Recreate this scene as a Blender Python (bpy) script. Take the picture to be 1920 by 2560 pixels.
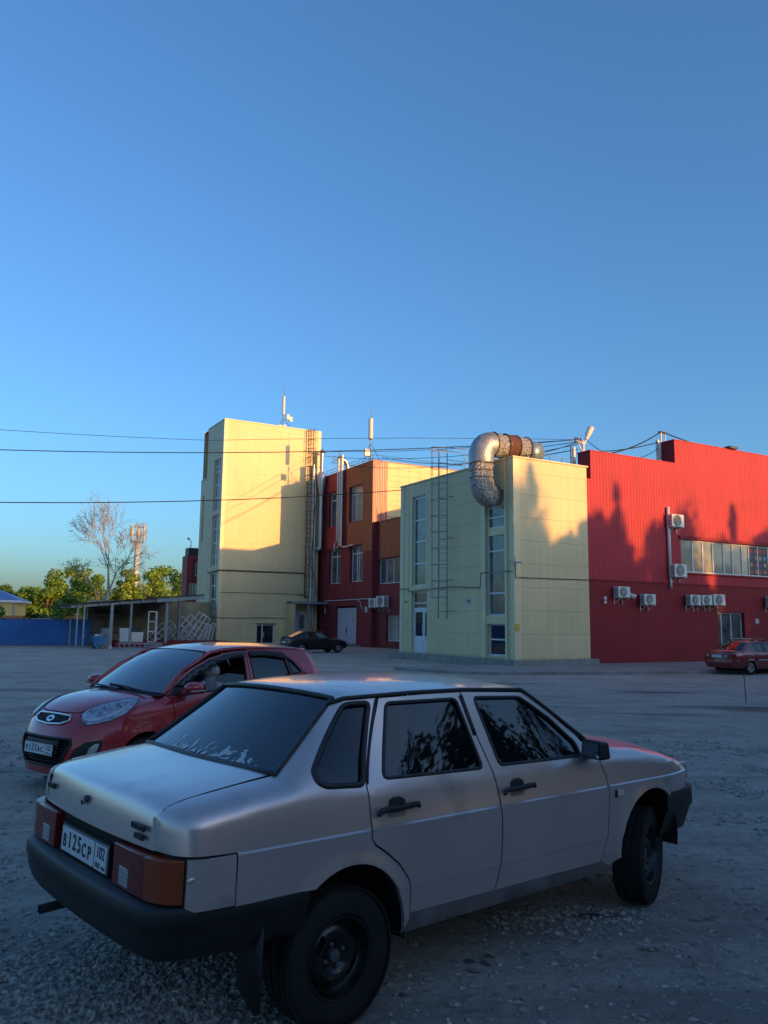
import bpy, bmesh, math, random
import numpy as np
from mathutils import Vector, Matrix
from mathutils.geometry import delaunay_2d_cdt
for _o in list(bpy.data.objects): bpy.data.objects.remove(_o)
S = bpy.context.scene
R = math.radians
# ------------------------------------------------------------------ camera
CH = 1.7135
cam = bpy.data.cameras.new('camera'); camo = bpy.data.objects.new('camera', cam); S.collection.objects.link(camo)
_p, _r = R(7.8825), R(0.6736)
_f = Vector((0, math.cos(_p), math.sin(_p))); _u = Vector((0, -math.sin(_p), math.cos(_p))); _x = Vector((1, 0, 0))
_rt = _x*math.cos(_r) + _u*math.sin(_r); _up = -_x*math.sin(_r) + _u*math.cos(_r)
M = Matrix.Identity(4)
for i in range(3):
    M[i][0] = _rt[i]; M[i][1] = _up[i]; M[i][2] = -_f[i]
M[2][3] = CH
camo.matrix_world = M
cam.sensor_fit = 'VERTICAL'; cam.sensor_height = 36; cam.lens = 36*1998.2/2560
cam.clip_start = .05; cam.clip_end = 6000
S.camera = camo
# ------------------------------------------------------------------ sky and sun
SUN_EL = R(6.4)
SUN = Vector((.79, -.613, 0)).normalized()          # horizontal direction towards the sun
w = bpy.data.worlds.new('World'); S.world = w; w.use_nodes = True
nt = w.node_tree; bg = nt.nodes['Background']
sky = nt.nodes.new('ShaderNodeTexSky'); sky.sky_type = 'NISHITA'; sky.sun_disc = False
sky.sun_elevation = SUN_EL; sky.sun_rotation = math.atan2(SUN.x, SUN.y)
sky.altitude = 200; sky.air_density = 1.0; sky.dust_density = 2.6; sky.ozone_density = 5.0
nt.links.new(sky.outputs[0], bg.inputs[0]); bg.inputs[1].default_value = .15
sl = bpy.data.lights.new('sun', 'SUN'); sl.energy = 2.0; sl.angle = R(.55); sl.color = (1, .50, .145)
so = bpy.data.objects.new('sun', sl); S.collection.objects.link(so); so.location = (40, -30, 30)
_sd = Vector((SUN.x*math.cos(SUN_EL), SUN.y*math.cos(SUN_EL), math.sin(SUN_EL)))
so.rotation_euler = _sd.to_track_quat('Z', 'Y').to_euler()
S.view_settings.view_transform = 'Standard'; S.view_settings.look = 'None'
S.view_settings.gamma = 1; S.view_settings.exposure = 1.58
S.view_settings.use_white_balance = True; S.view_settings.white_balance_temperature = 7600; S.view_settings.white_balance_tint = 10
S.render.engine = 'CYCLES'
# ------------------------------------------------------------------ materials
def mat(name, col, rough=.6, metal=0, noise=None, streak=0, bump=None, coat=0, ior=1.5, dirt=None, spec=None):
    m = bpy.data.materials.new(name); m.use_nodes = True
    t = m.node_tree; b = t.nodes['Principled BSDF']
    b.inputs['Base Color'].default_value = (*col, 1); b.inputs['Roughness'].default_value = rough
    b.inputs['Metallic'].default_value = metal; b.inputs['IOR'].default_value = ior
    if coat: b.inputs['Coat Weight'].default_value = coat; b.inputs['Coat Roughness'].default_value = .06
    if spec is not None: b.inputs['Specular IOR Level'].default_value = spec
    tc = t.nodes.new('ShaderNodeTexCoord'); out = None
    def nz(scale, detail=5, co=None):
        n = t.nodes.new('ShaderNodeTexNoise'); n.inputs['Scale'].default_value = scale; n.inputs['Detail'].default_value = detail
        t.links.new(co or tc.outputs['Object'], n.inputs['Vector']); return n
    if noise:
        n = nz(noise[0]); r = t.nodes.new('ShaderNodeMapRange')
        r.inputs['From Min'].default_value = .3; r.inputs['From Max'].default_value = .7
        r.inputs['To Min'].default_value = 1-noise[1]; r.inputs['To Max'].default_value = 1+noise[1]
        t.links.new(n.outputs['Fac'], r.inputs['Value'])
        mx = t.nodes.new('ShaderNodeVectorMath'); mx.operation = 'SCALE'; mx.inputs[0].default_value = col
        t.links.new(r.outputs[0], mx.inputs['Scale']); t.links.new(mx.outputs[0], b.inputs['Base Color']); out = mx.outputs[0]
    if streak and out:                                  # faint rain streaks running down the sheet
        mp = t.nodes.new('ShaderNodeMapping'); mp.inputs['Scale'].default_value = (2.6, 2.6, .16); t.links.new(tc.outputs['Object'], mp.inputs[0]); n = nz(1.6, 6, mp.outputs[0]); r = t.nodes.new('ShaderNodeMapRange')
        for i_, v_ in enumerate((.35, .68, 1+streak*.3, 1-streak)): r.inputs[i_+1].default_value = v_
        t.links.new(n.outputs['Fac'], r.inputs['Value']); mx = t.nodes.new('ShaderNodeVectorMath'); mx.operation = 'SCALE'; t.links.new(out, mx.inputs[0]); t.links.new(r.outputs[0], mx.inputs['Scale']); t.links.new(mx.outputs[0], b.inputs['Base Color']); out = mx.outputs[0]
    if dirt:                                            # (colour, scale, threshold): dirt patches with their own shape
        n = nz(dirt[1], 8); r = t.nodes.new('ShaderNodeMapRange')
        r.inputs['From Min'].default_value = dirt[2]; r.inputs['From Max'].default_value = dirt[2]+.15
        t.links.new(n.outputs['Fac'], r.inputs['Value'])
        x = t.nodes.new('ShaderNodeMix'); x.data_type = 'RGBA'; x.inputs[6].default_value = (*col, 1); x.inputs[7].default_value = (*dirt[0], 1)
        if out: t.links.new(out, x.inputs[6])
        t.links.new(r.outputs[0], x.inputs[0]); t.links.new(x.outputs[2], b.inputs['Base Color']); out = x.outputs[2]
    if bump:
        n = nz(bump[0], 6); bp = t.nodes.new('ShaderNodeBump'); bp.inputs['Strength'].default_value = bump[1]; bp.inputs['Distance'].default_value = bump[2] if len(bump) > 2 else .02
        t.links.new(n.outputs['Fac'], bp.inputs['Height']); t.links.new(bp.outputs[0], b.inputs['Normal'])
    return m
def panel_mat(name, col, pitch, z0, rib, ribd, amt=.08, seam=.55, seamw=.02, rough=.5):
    """sheet metal sandwich panel: wide horizontal joints every pitch metres and fine ribs"""
    m = mat(name, col, rough, noise=(.35, amt), streak=.06); t = m.node_tree; b = t.nodes['Principled BSDF']
    src = b.inputs['Base Color'].links[0].from_socket
    tc = [n for n in t.nodes if n.type == 'TEX_COORD'][0]
    sx = t.nodes.new('ShaderNodeSeparateXYZ'); t.links.new(tc.outputs['Object'], sx.inputs[0])
    def math_(op, a, v):
        n = t.nodes.new('ShaderNodeMath'); n.operation = op
        if hasattr(a, 'links'): t.links.new(a, n.inputs[0])
        else: n.inputs[0].default_value = a
        if hasattr(v, 'links'): t.links.new(v, n.inputs[1])
        else: n.inputs[1].default_value = v
        return n.outputs[0]
    z = math_('SUBTRACT', sx.outputs[2], z0); f = math_('MODULO', math_('ADD', z, pitch*20), pitch)
    k = math_('LESS_THAN', f, seamw)
    x = t.nodes.new('ShaderNodeMix'); x.data_type = 'RGBA'; t.links.new(k, x.inputs[0]); t.links.new(src, x.inputs[6])
    x.inputs[7].default_value = (col[0]*seam, col[1]*seam, col[2]*seam, 1)
    t.links.new(x.outputs[2], b.inputs['Base Color'])
    if rib:
        wv = math_('SINE', math_('MULTIPLY', sx.outputs[2], 6.28318/rib), 0)
        n2 = t.nodes.new('ShaderNodeTexNoise'); n2.inputs['Scale'].default_value = .8; t.links.new(tc.outputs['Object'], n2.inputs['Vector'])
        hh = math_('ADD', math_('MULTIPLY', wv, ribd), math_('MULTIPLY', n2.outputs['Fac'], .03))
        bp = t.nodes.new('ShaderNodeBump'); bp.inputs['Distance'].default_value = 1; bp.inputs['Strength'].default_value = 1
        t.links.new(hh, bp.inputs['Height']); t.links.new(bp.outputs[0], b.inputs['Normal'])
    return m
def glass_mat(name, tint=(.5, .55, .55), ior=1.6):
    m = bpy.data.materials.new(name); m.use_nodes = True; t = m.node_tree
    for n in list(t.nodes):
        if n.type == 'BSDF_PRINCIPLED': t.nodes.remove(n)
    o = t.nodes['Material Output']; tr = t.nodes.new('ShaderNodeBsdfTransparent'); tr.inputs[0].default_value = (*tint, 1)
    gl = t.nodes.new('ShaderNodeBsdfGlossy'); gl.inputs['Roughness'].default_value = .02; gl.inputs[0].default_value = (1, 1, 1, 1)
    fr = t.nodes.new('ShaderNodeFresnel'); fr.inputs[0].default_value = ior
    mx = t.nodes.new('ShaderNodeMixShader'); t.links.new(fr.outputs[0], mx.inputs[0]); t.links.new(tr.outputs[0], mx.inputs[1]); t.links.new(gl.outputs[0], mx.inputs[2])
    t.links.new(mx.outputs[0], o.inputs[0]); return m
MT = {}
MT['cream'] = panel_mat('cream_panel', (.66, .53, .30), 1.11, .12, .12, .0010)
MT['tower'] = panel_mat('tower_siding', (.66, .51, .28), 2.1, .2, .2, .0020, amt=.07, seam=.72, seamw=.03)
MT['creamtrim'] = mat('cream_trim', (.70, .58, .35), .45, noise=(2, .05))
MT['red'] = mat('red_sheet', (.43, .016, .034), .66, noise=(.5, .12), streak=.10, bump=(3, .2, .02))
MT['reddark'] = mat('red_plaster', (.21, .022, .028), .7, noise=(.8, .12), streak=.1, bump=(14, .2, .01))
MT['redlow'] = mat('red_plinth_paint', (.27, .008, .016), .75, noise=(.4, .14), streak=.12, bump=(2, .2, .03))
MT['redpanel'] = mat('red_infill', (.33, .03, .035), .6, noise=(1.2, .1))
MT['orange'] = mat('orange_sheet', (.36, .085, .03), .55, noise=(.9, .12))
MT['orangetrim'] = mat('orange_trim', (.42, .14, .06), .5)
MT['yellow'] = mat('yellow_cladding', (.66, .50, .25), .5, noise=(.7, .06))
MT['yjoint'] = mat('cladding_joint', (.28, .21, .10), .6)
MT['plinth'] = mat('plinth_concrete', (.26, .25, .22), .85, noise=(2.5, .2), bump=(20, .4, .02))
MT['white'] = mat('white_pvc', (.62, .65, .68), .35, noise=(3, .04))
MT['whitedoor'] = mat('white_painted_steel', (.47, .50, .55), .45, noise=(2, .07))
MT['paneD'] = mat('pane_dark', (.012, .017, .022), .03, ior=1.75)
MT['paneM'] = mat('pane_grey', (.10, .12, .12), .04, ior=1.7, noise=(1.5, .5))
MT['paneL'] = mat('pane_with_blind', (.30, .30, .24), .06, ior=1.6, noise=(1.1, .25))
MT['steel'] = mat('galvanised_steel', (.45, .46, .47), .35, .7, noise=(6, .15))
MT['foil'] = mat('foil', (.40, .39, .37), .42, .6, noise=(9, .35), bump=(11, 1, .16))
MT['rust'] = mat('rust', (.11, .045, .03), .85, noise=(8, .35), bump=(20, .4, .02))
MT['dkmetal'] = mat('dark_metal', (.045, .05, .055), .5, .3, noise=(5, .2))
MT['grey'] = mat('grey_painted_steel', (.23, .26, .29), .5, noise=(3, .12))
MT['wire'] = mat('cable_black', (.012, .012, .014), .6)
MT['acw'] = mat('ac_white', (.66, .66, .60), .4, noise=(4, .05))
MT['acd'] = mat('ac_grille', (.13, .14, .14), .5)
MT['concrete'] = mat('concrete', (.24, .24, .23), .9, noise=(2, .2), bump=(18, .4, .02))
MT['wood'] = mat('grey_wood', (.16, .14, .12), .8, noise=(9, .3))
MT['blue'] = mat('blue_sheet', (.004, .095, .32), .85, noise=(.5, .2))
MT['yellowsign'] = mat('yellow_sign', (.62, .40, .02), .5)
MT['ant'] = mat('antenna_shell', (.60, .58, .52), .45)
MT['black'] = mat('black_rubber', (.012, .012, .013), .55, noise=(20, .3))
MT['void'] = mat('dark_inside', (.006, .006, .007), .9)
MT['paper'] = mat('paper', (.5, .5, .52), .8)
# ------------------------------------------------------------------ mesh helpers
OFF = {}
class MB:
    def __init__(s): s.v = []; s.f = []
    def add(s, vs, fs):
        n = len(s.v); s.v += [tuple(map(float, p)) for p in vs]; s.f += [tuple(i+n for i in f) for f in fs]; return s
    def quad(s, a, b, c, d): return s.add([a, b, c, d], [(0, 1, 2, 3)])
    def box(s, x0, x1, y0, y1, z0, z1):
        return s.add([(x, y, z) for x in (x0, x1) for y in (y0, y1) for z in (z0, z1)],
                     [(0, 1, 3, 2), (4, 6, 7, 5), (0, 4, 5, 1), (2, 3, 7, 6), (0, 2, 6, 4), (1, 5, 7, 3)])
    def obox(s, o, ax, ay, az):
        o = Vector(o); ax, ay, az = Vector(ax), Vector(ay), Vector(az)
        return s.add([o+ax*i+ay*j+az*k for i in (0, 1) for j in (0, 1) for k in (0, 1)],
                     [(0, 1, 3, 2), (4, 6, 7, 5), (0, 4, 5, 1), (2, 3, 7, 6), (0, 2, 6, 4), (1, 5, 7, 3)])
    def bar(s, a, b, w=.05, h=None, up=(0, 0, 1)):
        a, b = Vector(a), Vector(b); d = b-a; h = h or w
        u = Vector(up)
        if abs(d.normalized().dot(u)) > .95: u = Vector((1, 0, 0))
        x = d.cross(u).normalized(); y = x.cross(d).normalized()
        return s.obox(a-x*w/2-y*h/2, x*w, y*h, d)
    def tube(s, pts, r, n=8, cap=True, closed=False):
        pts = [Vector(p) for p in pts]; rs = r if hasattr(r, '__len__') else [r]*len(pts)
        base = len(s.v); prev = None; m = len(pts)
        for i, p in enumerate(pts):
            if closed: d = pts[(i+1) % m]-pts[i-1]
            else: d = pts[min(i+1, m-1)]-pts[max(i-1, 0)]
            d.normalize() if d.length > 1e-9 else None
            if prev is None:
                x = d.cross(Vector((0, 0, 1)))
                if x.length < .05: x = d.cross(Vector((1, 0, 0)))
            else: x = prev-d*prev.dot(d)
            x.normalize(); prev = x.copy(); y = d.cross(x)
            for k in range(n):
                a = 2*math.pi*k/n; s.v.append(tuple(p+(x*math.cos(a)+y*math.sin(a))*rs[i]))
        rng = range(m if closed else m-1)
        for i in rng:
            j = (i+1) % m
            for k in range(n):
                l = (k+1) % n; s.f.append((base+i*n+k, base+i*n+l, base+j*n+l, base+j*n+k))
        if cap and not closed:
            s.f.append(tuple(base+k for k in range(n))[::-1]); s.f.append(tuple(base+(m-1)*n+k for k in range(n)))
        return s
    def lathe(s, prof, c, axis, n=32):
        """prof: (radius, offset along axis)"""
        ax = Vector(axis).normalized(); x = ax.cross(Vector((0, 0, 1)))
        if x.length < .05: x = ax.cross(Vector((0, 1, 0)))
        x.normalize(); y = ax.cross(x); c = Vector(c); b = len(s.v); m = len(prof)
        for i in range(n):
            a = 2*math.pi*i/n; e = x*math.cos(a)+y*math.sin(a)
            for r, o in prof: s.v.append(tuple(c+ax*o+e*r))
        for i in range(n):
            j = (i+1) % n
            for k in range(m-1): s.f.append((b+i*m+k, b+j*m+k, b+j*m+k+1, b+i*m+k+1))
        return s
    def grid(s, rows, closeu=False):
        n = len(rows[0]); b = len(s.v)
        for r in rows: s.v += [tuple(map(float, p)) for p in r]
        for i in range(len(rows)-1):
            for j in range(n-1): s.f.append((b+i*n+j, b+i*n+j+1, b+(i+1)*n+j+1, b+(i+1)*n+j))
        return s
    def prism(s, poly, lift):
        """poly: 3D points, lift: vector"""
        n = len(poly); l = Vector(lift); vs = [Vector(p) for p in poly]; vs += [p+l for p in vs]
        return s.add(vs, [tuple(range(n))[::-1], tuple(range(n, 2*n))]+[(i, (i+1) % n, (i+1) % n+n, i+n) for i in range(n)])
    def sphere(s, c, r, nu=10, nv=7, sc=(1, 1, 1)):
        rows = []
        for i in range(nv+1):
            t = math.pi*i/nv
            rows.append([(c[0]+r*sc[0]*math.sin(t)*math.cos(2*math.pi*j/nu), c[1]+r*sc[1]*math.sin(t)*math.sin(2*math.pi*j/nu), c[2]+r*sc[2]*math.cos(t)) for j in range(nu+1)])
        return s.grid(rows)
    def split(s, name, m, parent=None, **k):
        'one object for every connected piece'
        n = len(s.v); p = list(range(n))
        def f(i):
            while p[i] != i: p[i] = p[p[i]]; i = p[i]
            return i
        for q in s.f:
            for i in q[1:]: p[f(i)] = f(q[0])
        g = {}
        for q in s.f: g.setdefault(f(q[0]), []).append(q)
        for fs in g.values():
            ids = sorted({i for q in fs for i in q}); mp = {i: j for j, i in enumerate(ids)}; b = MB(); b.v = [s.v[i] for i in ids]; b.f = [tuple(mp[i] for i in q) for q in fs]; b.build(name, m, parent, **k)
    def build(s, name, m, parent=None, smooth=False, xf=None, sharp=None, bevel=0, recalc=True):
        vs = s.v
        if xf: vs = [tuple(xf(Vector(p))) for p in vs]
        off = OFF.get(parent.name) if parent else None
        if off: vs = [(p[0]-off[0], p[1]-off[1], p[2]-off[2]) for p in vs]
        me = bpy.data.meshes.new(name); me.from_pydata(vs, [], s.f)
        bm = bmesh.new(); bm.from_mesh(me)
        bmesh.ops.remove_doubles(bm, verts=bm.verts, dist=2e-5)
        if recalc: bmesh.ops.recalc_face_normals(bm, faces=bm.faces)
        bm.to_mesh(me); bm.free()
        if isinstance(m, str): m = MT[m]
        me.materials.append(m)
        if smooth:
            me.polygons.foreach_set('use_smooth', [True]*len(me.polygons))
            if sharp is not None:
                me.set_sharp_from_angle(angle=R(sharp))
        o = bpy.data.objects.new(name, me); S.collection.objects.link(o)
        if bevel:
            md = o.modifiers.new('bevel', 'BEVEL'); md.width = bevel; md.segments = 2; md.limit_method = 'ANGLE'; md.angle_limit = R(40)
        if parent:
            o.parent = parent
            if off and parent.type == 'MESH': pass
            if off: OFF[o.name] = off
        return o
def tag(o, label=None, cat=None, group=None, kind=None):
    if label: o['label'] = label
    if cat: o['category'] = cat
    if group: o['group'] = group
    if kind: o['kind'] = kind
    return o
def thing(name, label, cat, loc=(0, 0, 0), rz=0, group=None):
    o = bpy.data.objects.new(name, None); S.collection.objects.link(o); o.empty_display_size = .2
    o.location = loc; o.rotation_euler = (0, 0, rz); return tag(o, label, cat, group)
def solo(mb, name, m, label, cat, group=None, **k):
    """a thing that is one mesh given in world coordinates: origin moved to its base"""
    xs = np.array(mb.v); c = (float(xs[:, 0].mean()), float(xs[:, 1].mean()), float(xs[:, 2].min()))
    o = mb.build(name, m, None, xf=lambda p: p-Vector(c), **k); o.location = c; return tag(o, label, cat, group)
def copy_tree(o, parent=None):
    c = o.copy(); S.collection.objects.link(c); c.parent = parent
    for ch in list(o.children): copy_tree(ch, c)
    return c
# building frame: x runs along the red wall (b), y away from it (a)
ANG = R(29.63); NB = Vector((6.17, 37.67, 0))
BX = Vector((math.cos(ANG), math.sin(ANG), 0)); AY = Vector((-math.sin(ANG), math.cos(ANG), 0))
def W(b, a, z=0): return NB+BX*b+AY*a+Vector((0, 0, z))
def bthing(name, label, cat, b, a, z=0, group=None):
    o = thing(name, label, cat, W(b, a, z), ANG, group); OFF[o.name] = (b, a, z); return o
def pt(axis, c, u, z, d=0):
    """point on a facade; d = distance outward"""
    return (c-d, u, z) if axis == 'A' else (u, c-d, z)
def fbox(mb, axis, c, u0, u1, z0, z1, d0, d1):
    if axis == 'A': mb.box(c-d1, c-d0, u0, u1, z0, z1)
    else: mb.box(u0, u1, c-d1, c-d0, z0, z1)
def facade(mb, axis, c, u0, u1, z0, z1, holes=(), depth=.15, prof=None):
    us = {u0, u1}; zs = {z0, z1}
    for h in holes:
        us |= {min(max(h[0], u0), u1), min(max(h[1], u0), u1)}; zs |= {min(max(h[2], z0), z1), min(max(h[3], z0), z1)}
    if prof:
        p, dd = prof; k = math.floor(u0/p)
        while k*p < u1:
            for fr in (0, .12, .5, .62):
                u = (k+fr)*p
                if u0 < u < u1: us.add(round(u, 4))
            k += 1
    def off(u):
        if not prof: return 0
        fr = (u/prof[0]) % 1.0
        return prof[1] if (.119 < fr < .501) else 0
    us = sorted(us); zs = sorted(zs)
    for i in range(len(us)-1):
        if us[i+1]-us[i] < 1e-4: continue
        uc = (us[i]+us[i+1])/2; o0, o1 = off(us[i]), off(us[i+1])
        if prof:
            e = 1e-3
            o0 = off(us[i]+e) if abs(((us[i]/prof[0]) % 1)-.12) > .01 and abs(((us[i]/prof[0]) % 1)-.5) > .01 else prof[1]
            o1 = off(us[i+1]-e) if abs(((us[i+1]/prof[0]) % 1)-.12) > .01 and abs(((us[i+1]/prof[0]) % 1)-.5) > .01 else prof[1]
        for j in range(len(zs)-1):
            zc = (zs[j]+zs[j+1])/2
            if any(h[0] < uc < h[1] and h[2] < zc < h[3] for h in holes): continue
            mb.quad(pt(axis, c, us[i], zs[j], o0), pt(axis, c, us[i+1], zs[j], o1), pt(axis, c, us[i+1], zs[j+1], o1), pt(axis, c, us[i], zs[j+1], o0))
    for h in holes:
        a, b, e, f = max(h[0], u0), min(h[1], u1), max(h[2], z0), min(h[3], z1)
        if a >= b or e >= f: continue
        P = lambda u, z, d: pt(axis, c, u, z, d)
        if h[2] >= z0: mb.quad(P(a, e, 0), P(b, e, 0), P(b, e, -depth), P(a, e, -depth))
        if h[3] <= z1: mb.quad(P(a, f, 0), P(b, f, 0), P(b, f, -depth), P(a, f, -depth))
        mb.quad(P(a, e, 0), P(a, f, 0), P(a, f, -depth), P(a, e, -depth))
        mb.quad(P(b, e, 0), P(b, f, 0), P(b, f, -depth), P(b, e, -depth))
def window(parent, axis, c, u0, u1, z0, z1, mu=(), mz=(), depth=.12, fw=.07, pane='paneD', frame='white', name='window', label=None, extra=None):
    f = MB(); q = lambda a, b, e, g: fbox(f, axis, c, a, b, e, g, -depth, -depth+.06)
    q(u0, u0+fw, z0, z1); q(u1-fw, u1, z0, z1); q(u0+fw, u1-fw, z0, z0+fw); q(u0+fw, u1-fw, z1-fw, z1)
    for m in mu: fbox(f, axis, c, m-fw/2, m+fw/2, z0+fw, z1-fw, -depth, -depth+.057)
    for m in mz: fbox(f, axis, c, u0+fw, u1-fw, m-fw/2, m+fw/2, -depth, -depth+.054)
    if extra: extra(f)
    o = f.build(name, frame, parent)
    if label: o['label'] = label
    p = MB(); fbox(p, axis, c, u0+.01, u1-.01, z0+.01, z1-.01, -depth-.02, -depth+.012)
    p.build('pane', pane, o)
    return o
def text_mb(body, size, xf, depth=.002, align='CENTER', sx=1, font_off=0):
    cu = bpy.data.curves.new('t', 'FONT'); cu.body = body; cu.size = size; cu.align_x = align; cu.align_y = 'CENTER'; cu.extrude = depth; cu.offset = font_off
    o = bpy.data.objects.new('t', cu); S.collection.objects.link(o)
    dg = bpy.context.evaluated_depsgraph_get(); dg.update(); me = bpy.data.meshes.new_from_object(o.evaluated_get(dg))
    mb = MB(); mb.add([xf(Vector((v.co.x*sx, v.co.y, v.co.z))) for v in me.vertices], [tuple(p.vertices) for p in me.polygons])
    bpy.data.objects.remove(o); bpy.data.curves.remove(cu); bpy.data.meshes.remove(me)
    return mb
def sm(t): t = min(max(t, 0), 1); return t*t*(3-2*t)
def gz(y): return -.30*sm((y-3)/31)
# inside-polygon test and constrained triangulation of a panel outline
def inside(p, poly):
    c = False; n = len(poly); x, y = p
    for i in range(n):
        x1, y1 = poly[i]; x2, y2 = poly[(i+1) % n]
        if (y1 > y) != (y2 > y) and x < (x2-x1)*(y-y1)/(y2-y1)+x1: c = not c
    return c
def resample(poly, st, closed=True):
    out = []; n = len(poly)
    for i in range(n if closed else n-1):
        a = np.array(poly[i]); b = np.array(poly[(i+1) % n]); k = max(1, int(np.linalg.norm(b-a)/st))
        for j in range(k): out.append(tuple(a+(b-a)*j/k))
    if not closed: out.append(tuple(poly[-1]))
    return out
def roundpoly(poly, r=.02, k=4):
    out = []; n = len(poly)
    for i in range(n):
        p = np.array(poly[i], float); a = np.array(poly[i-1], float); b = np.array(poly[(i+1) % n], float)
        la, lb = np.linalg.norm(a-p), np.linalg.norm(b-p); ra = min(r, la*.4, lb*.4)
        s0 = p+(a-p)/la*ra; s1 = p+(b-p)/lb*ra
        for j in range(k+1):
            t = j/k; out.append(tuple((1-t)**2*s0+2*t*(1-t)*p+t*t*s1))
    return out
def cdt(outer, holes=(), st=.04, rows=()):
    vs = []; es = []
    def loop(l):
        b = len(vs); vs.extend([Vector(p) for p in l]); es.extend([(b+i, b+(i+1) % len(l)) for i in range(len(l))])
    o = resample(outer, st); loop(o); hs = [resample(h, st) for h in holes]
    for h in hs: loop(h)
    A = np.array(o); x0, z0 = A.min(0); x1, z1 = A.max(0)
    allb = np.concatenate([np.array(l) for l in [o]+hs])
    zs = list(np.arange(z0+st/2, z1, st)); zs = [z for z in zs if all(abs(z-r) > st*.45 for r in rows)]+[r for r in rows if z0 < r < z1]
    for z in zs:
        for x in np.arange(x0+st/2, x1, st):
            if inside((x, z), o) and not any(inside((x, z), h) for h in hs):
                if np.min(np.abs(allb-np.array((x, z))).sum(1)) > st*.35: vs.append(Vector((x, z)))
    r = delaunay_2d_cdt(vs, es, [], 0, 1e-5)
    V, F = r[0], r[2]; out = []
    for f in F:
        c = sum((V[i] for i in f), Vector((0, 0)))/len(f)
        if inside(c, o) and not any(inside(c, h) for h in hs): out.append(tuple(f))
    return [(float(v[0]), float(v[1])) for v in V], out
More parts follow.
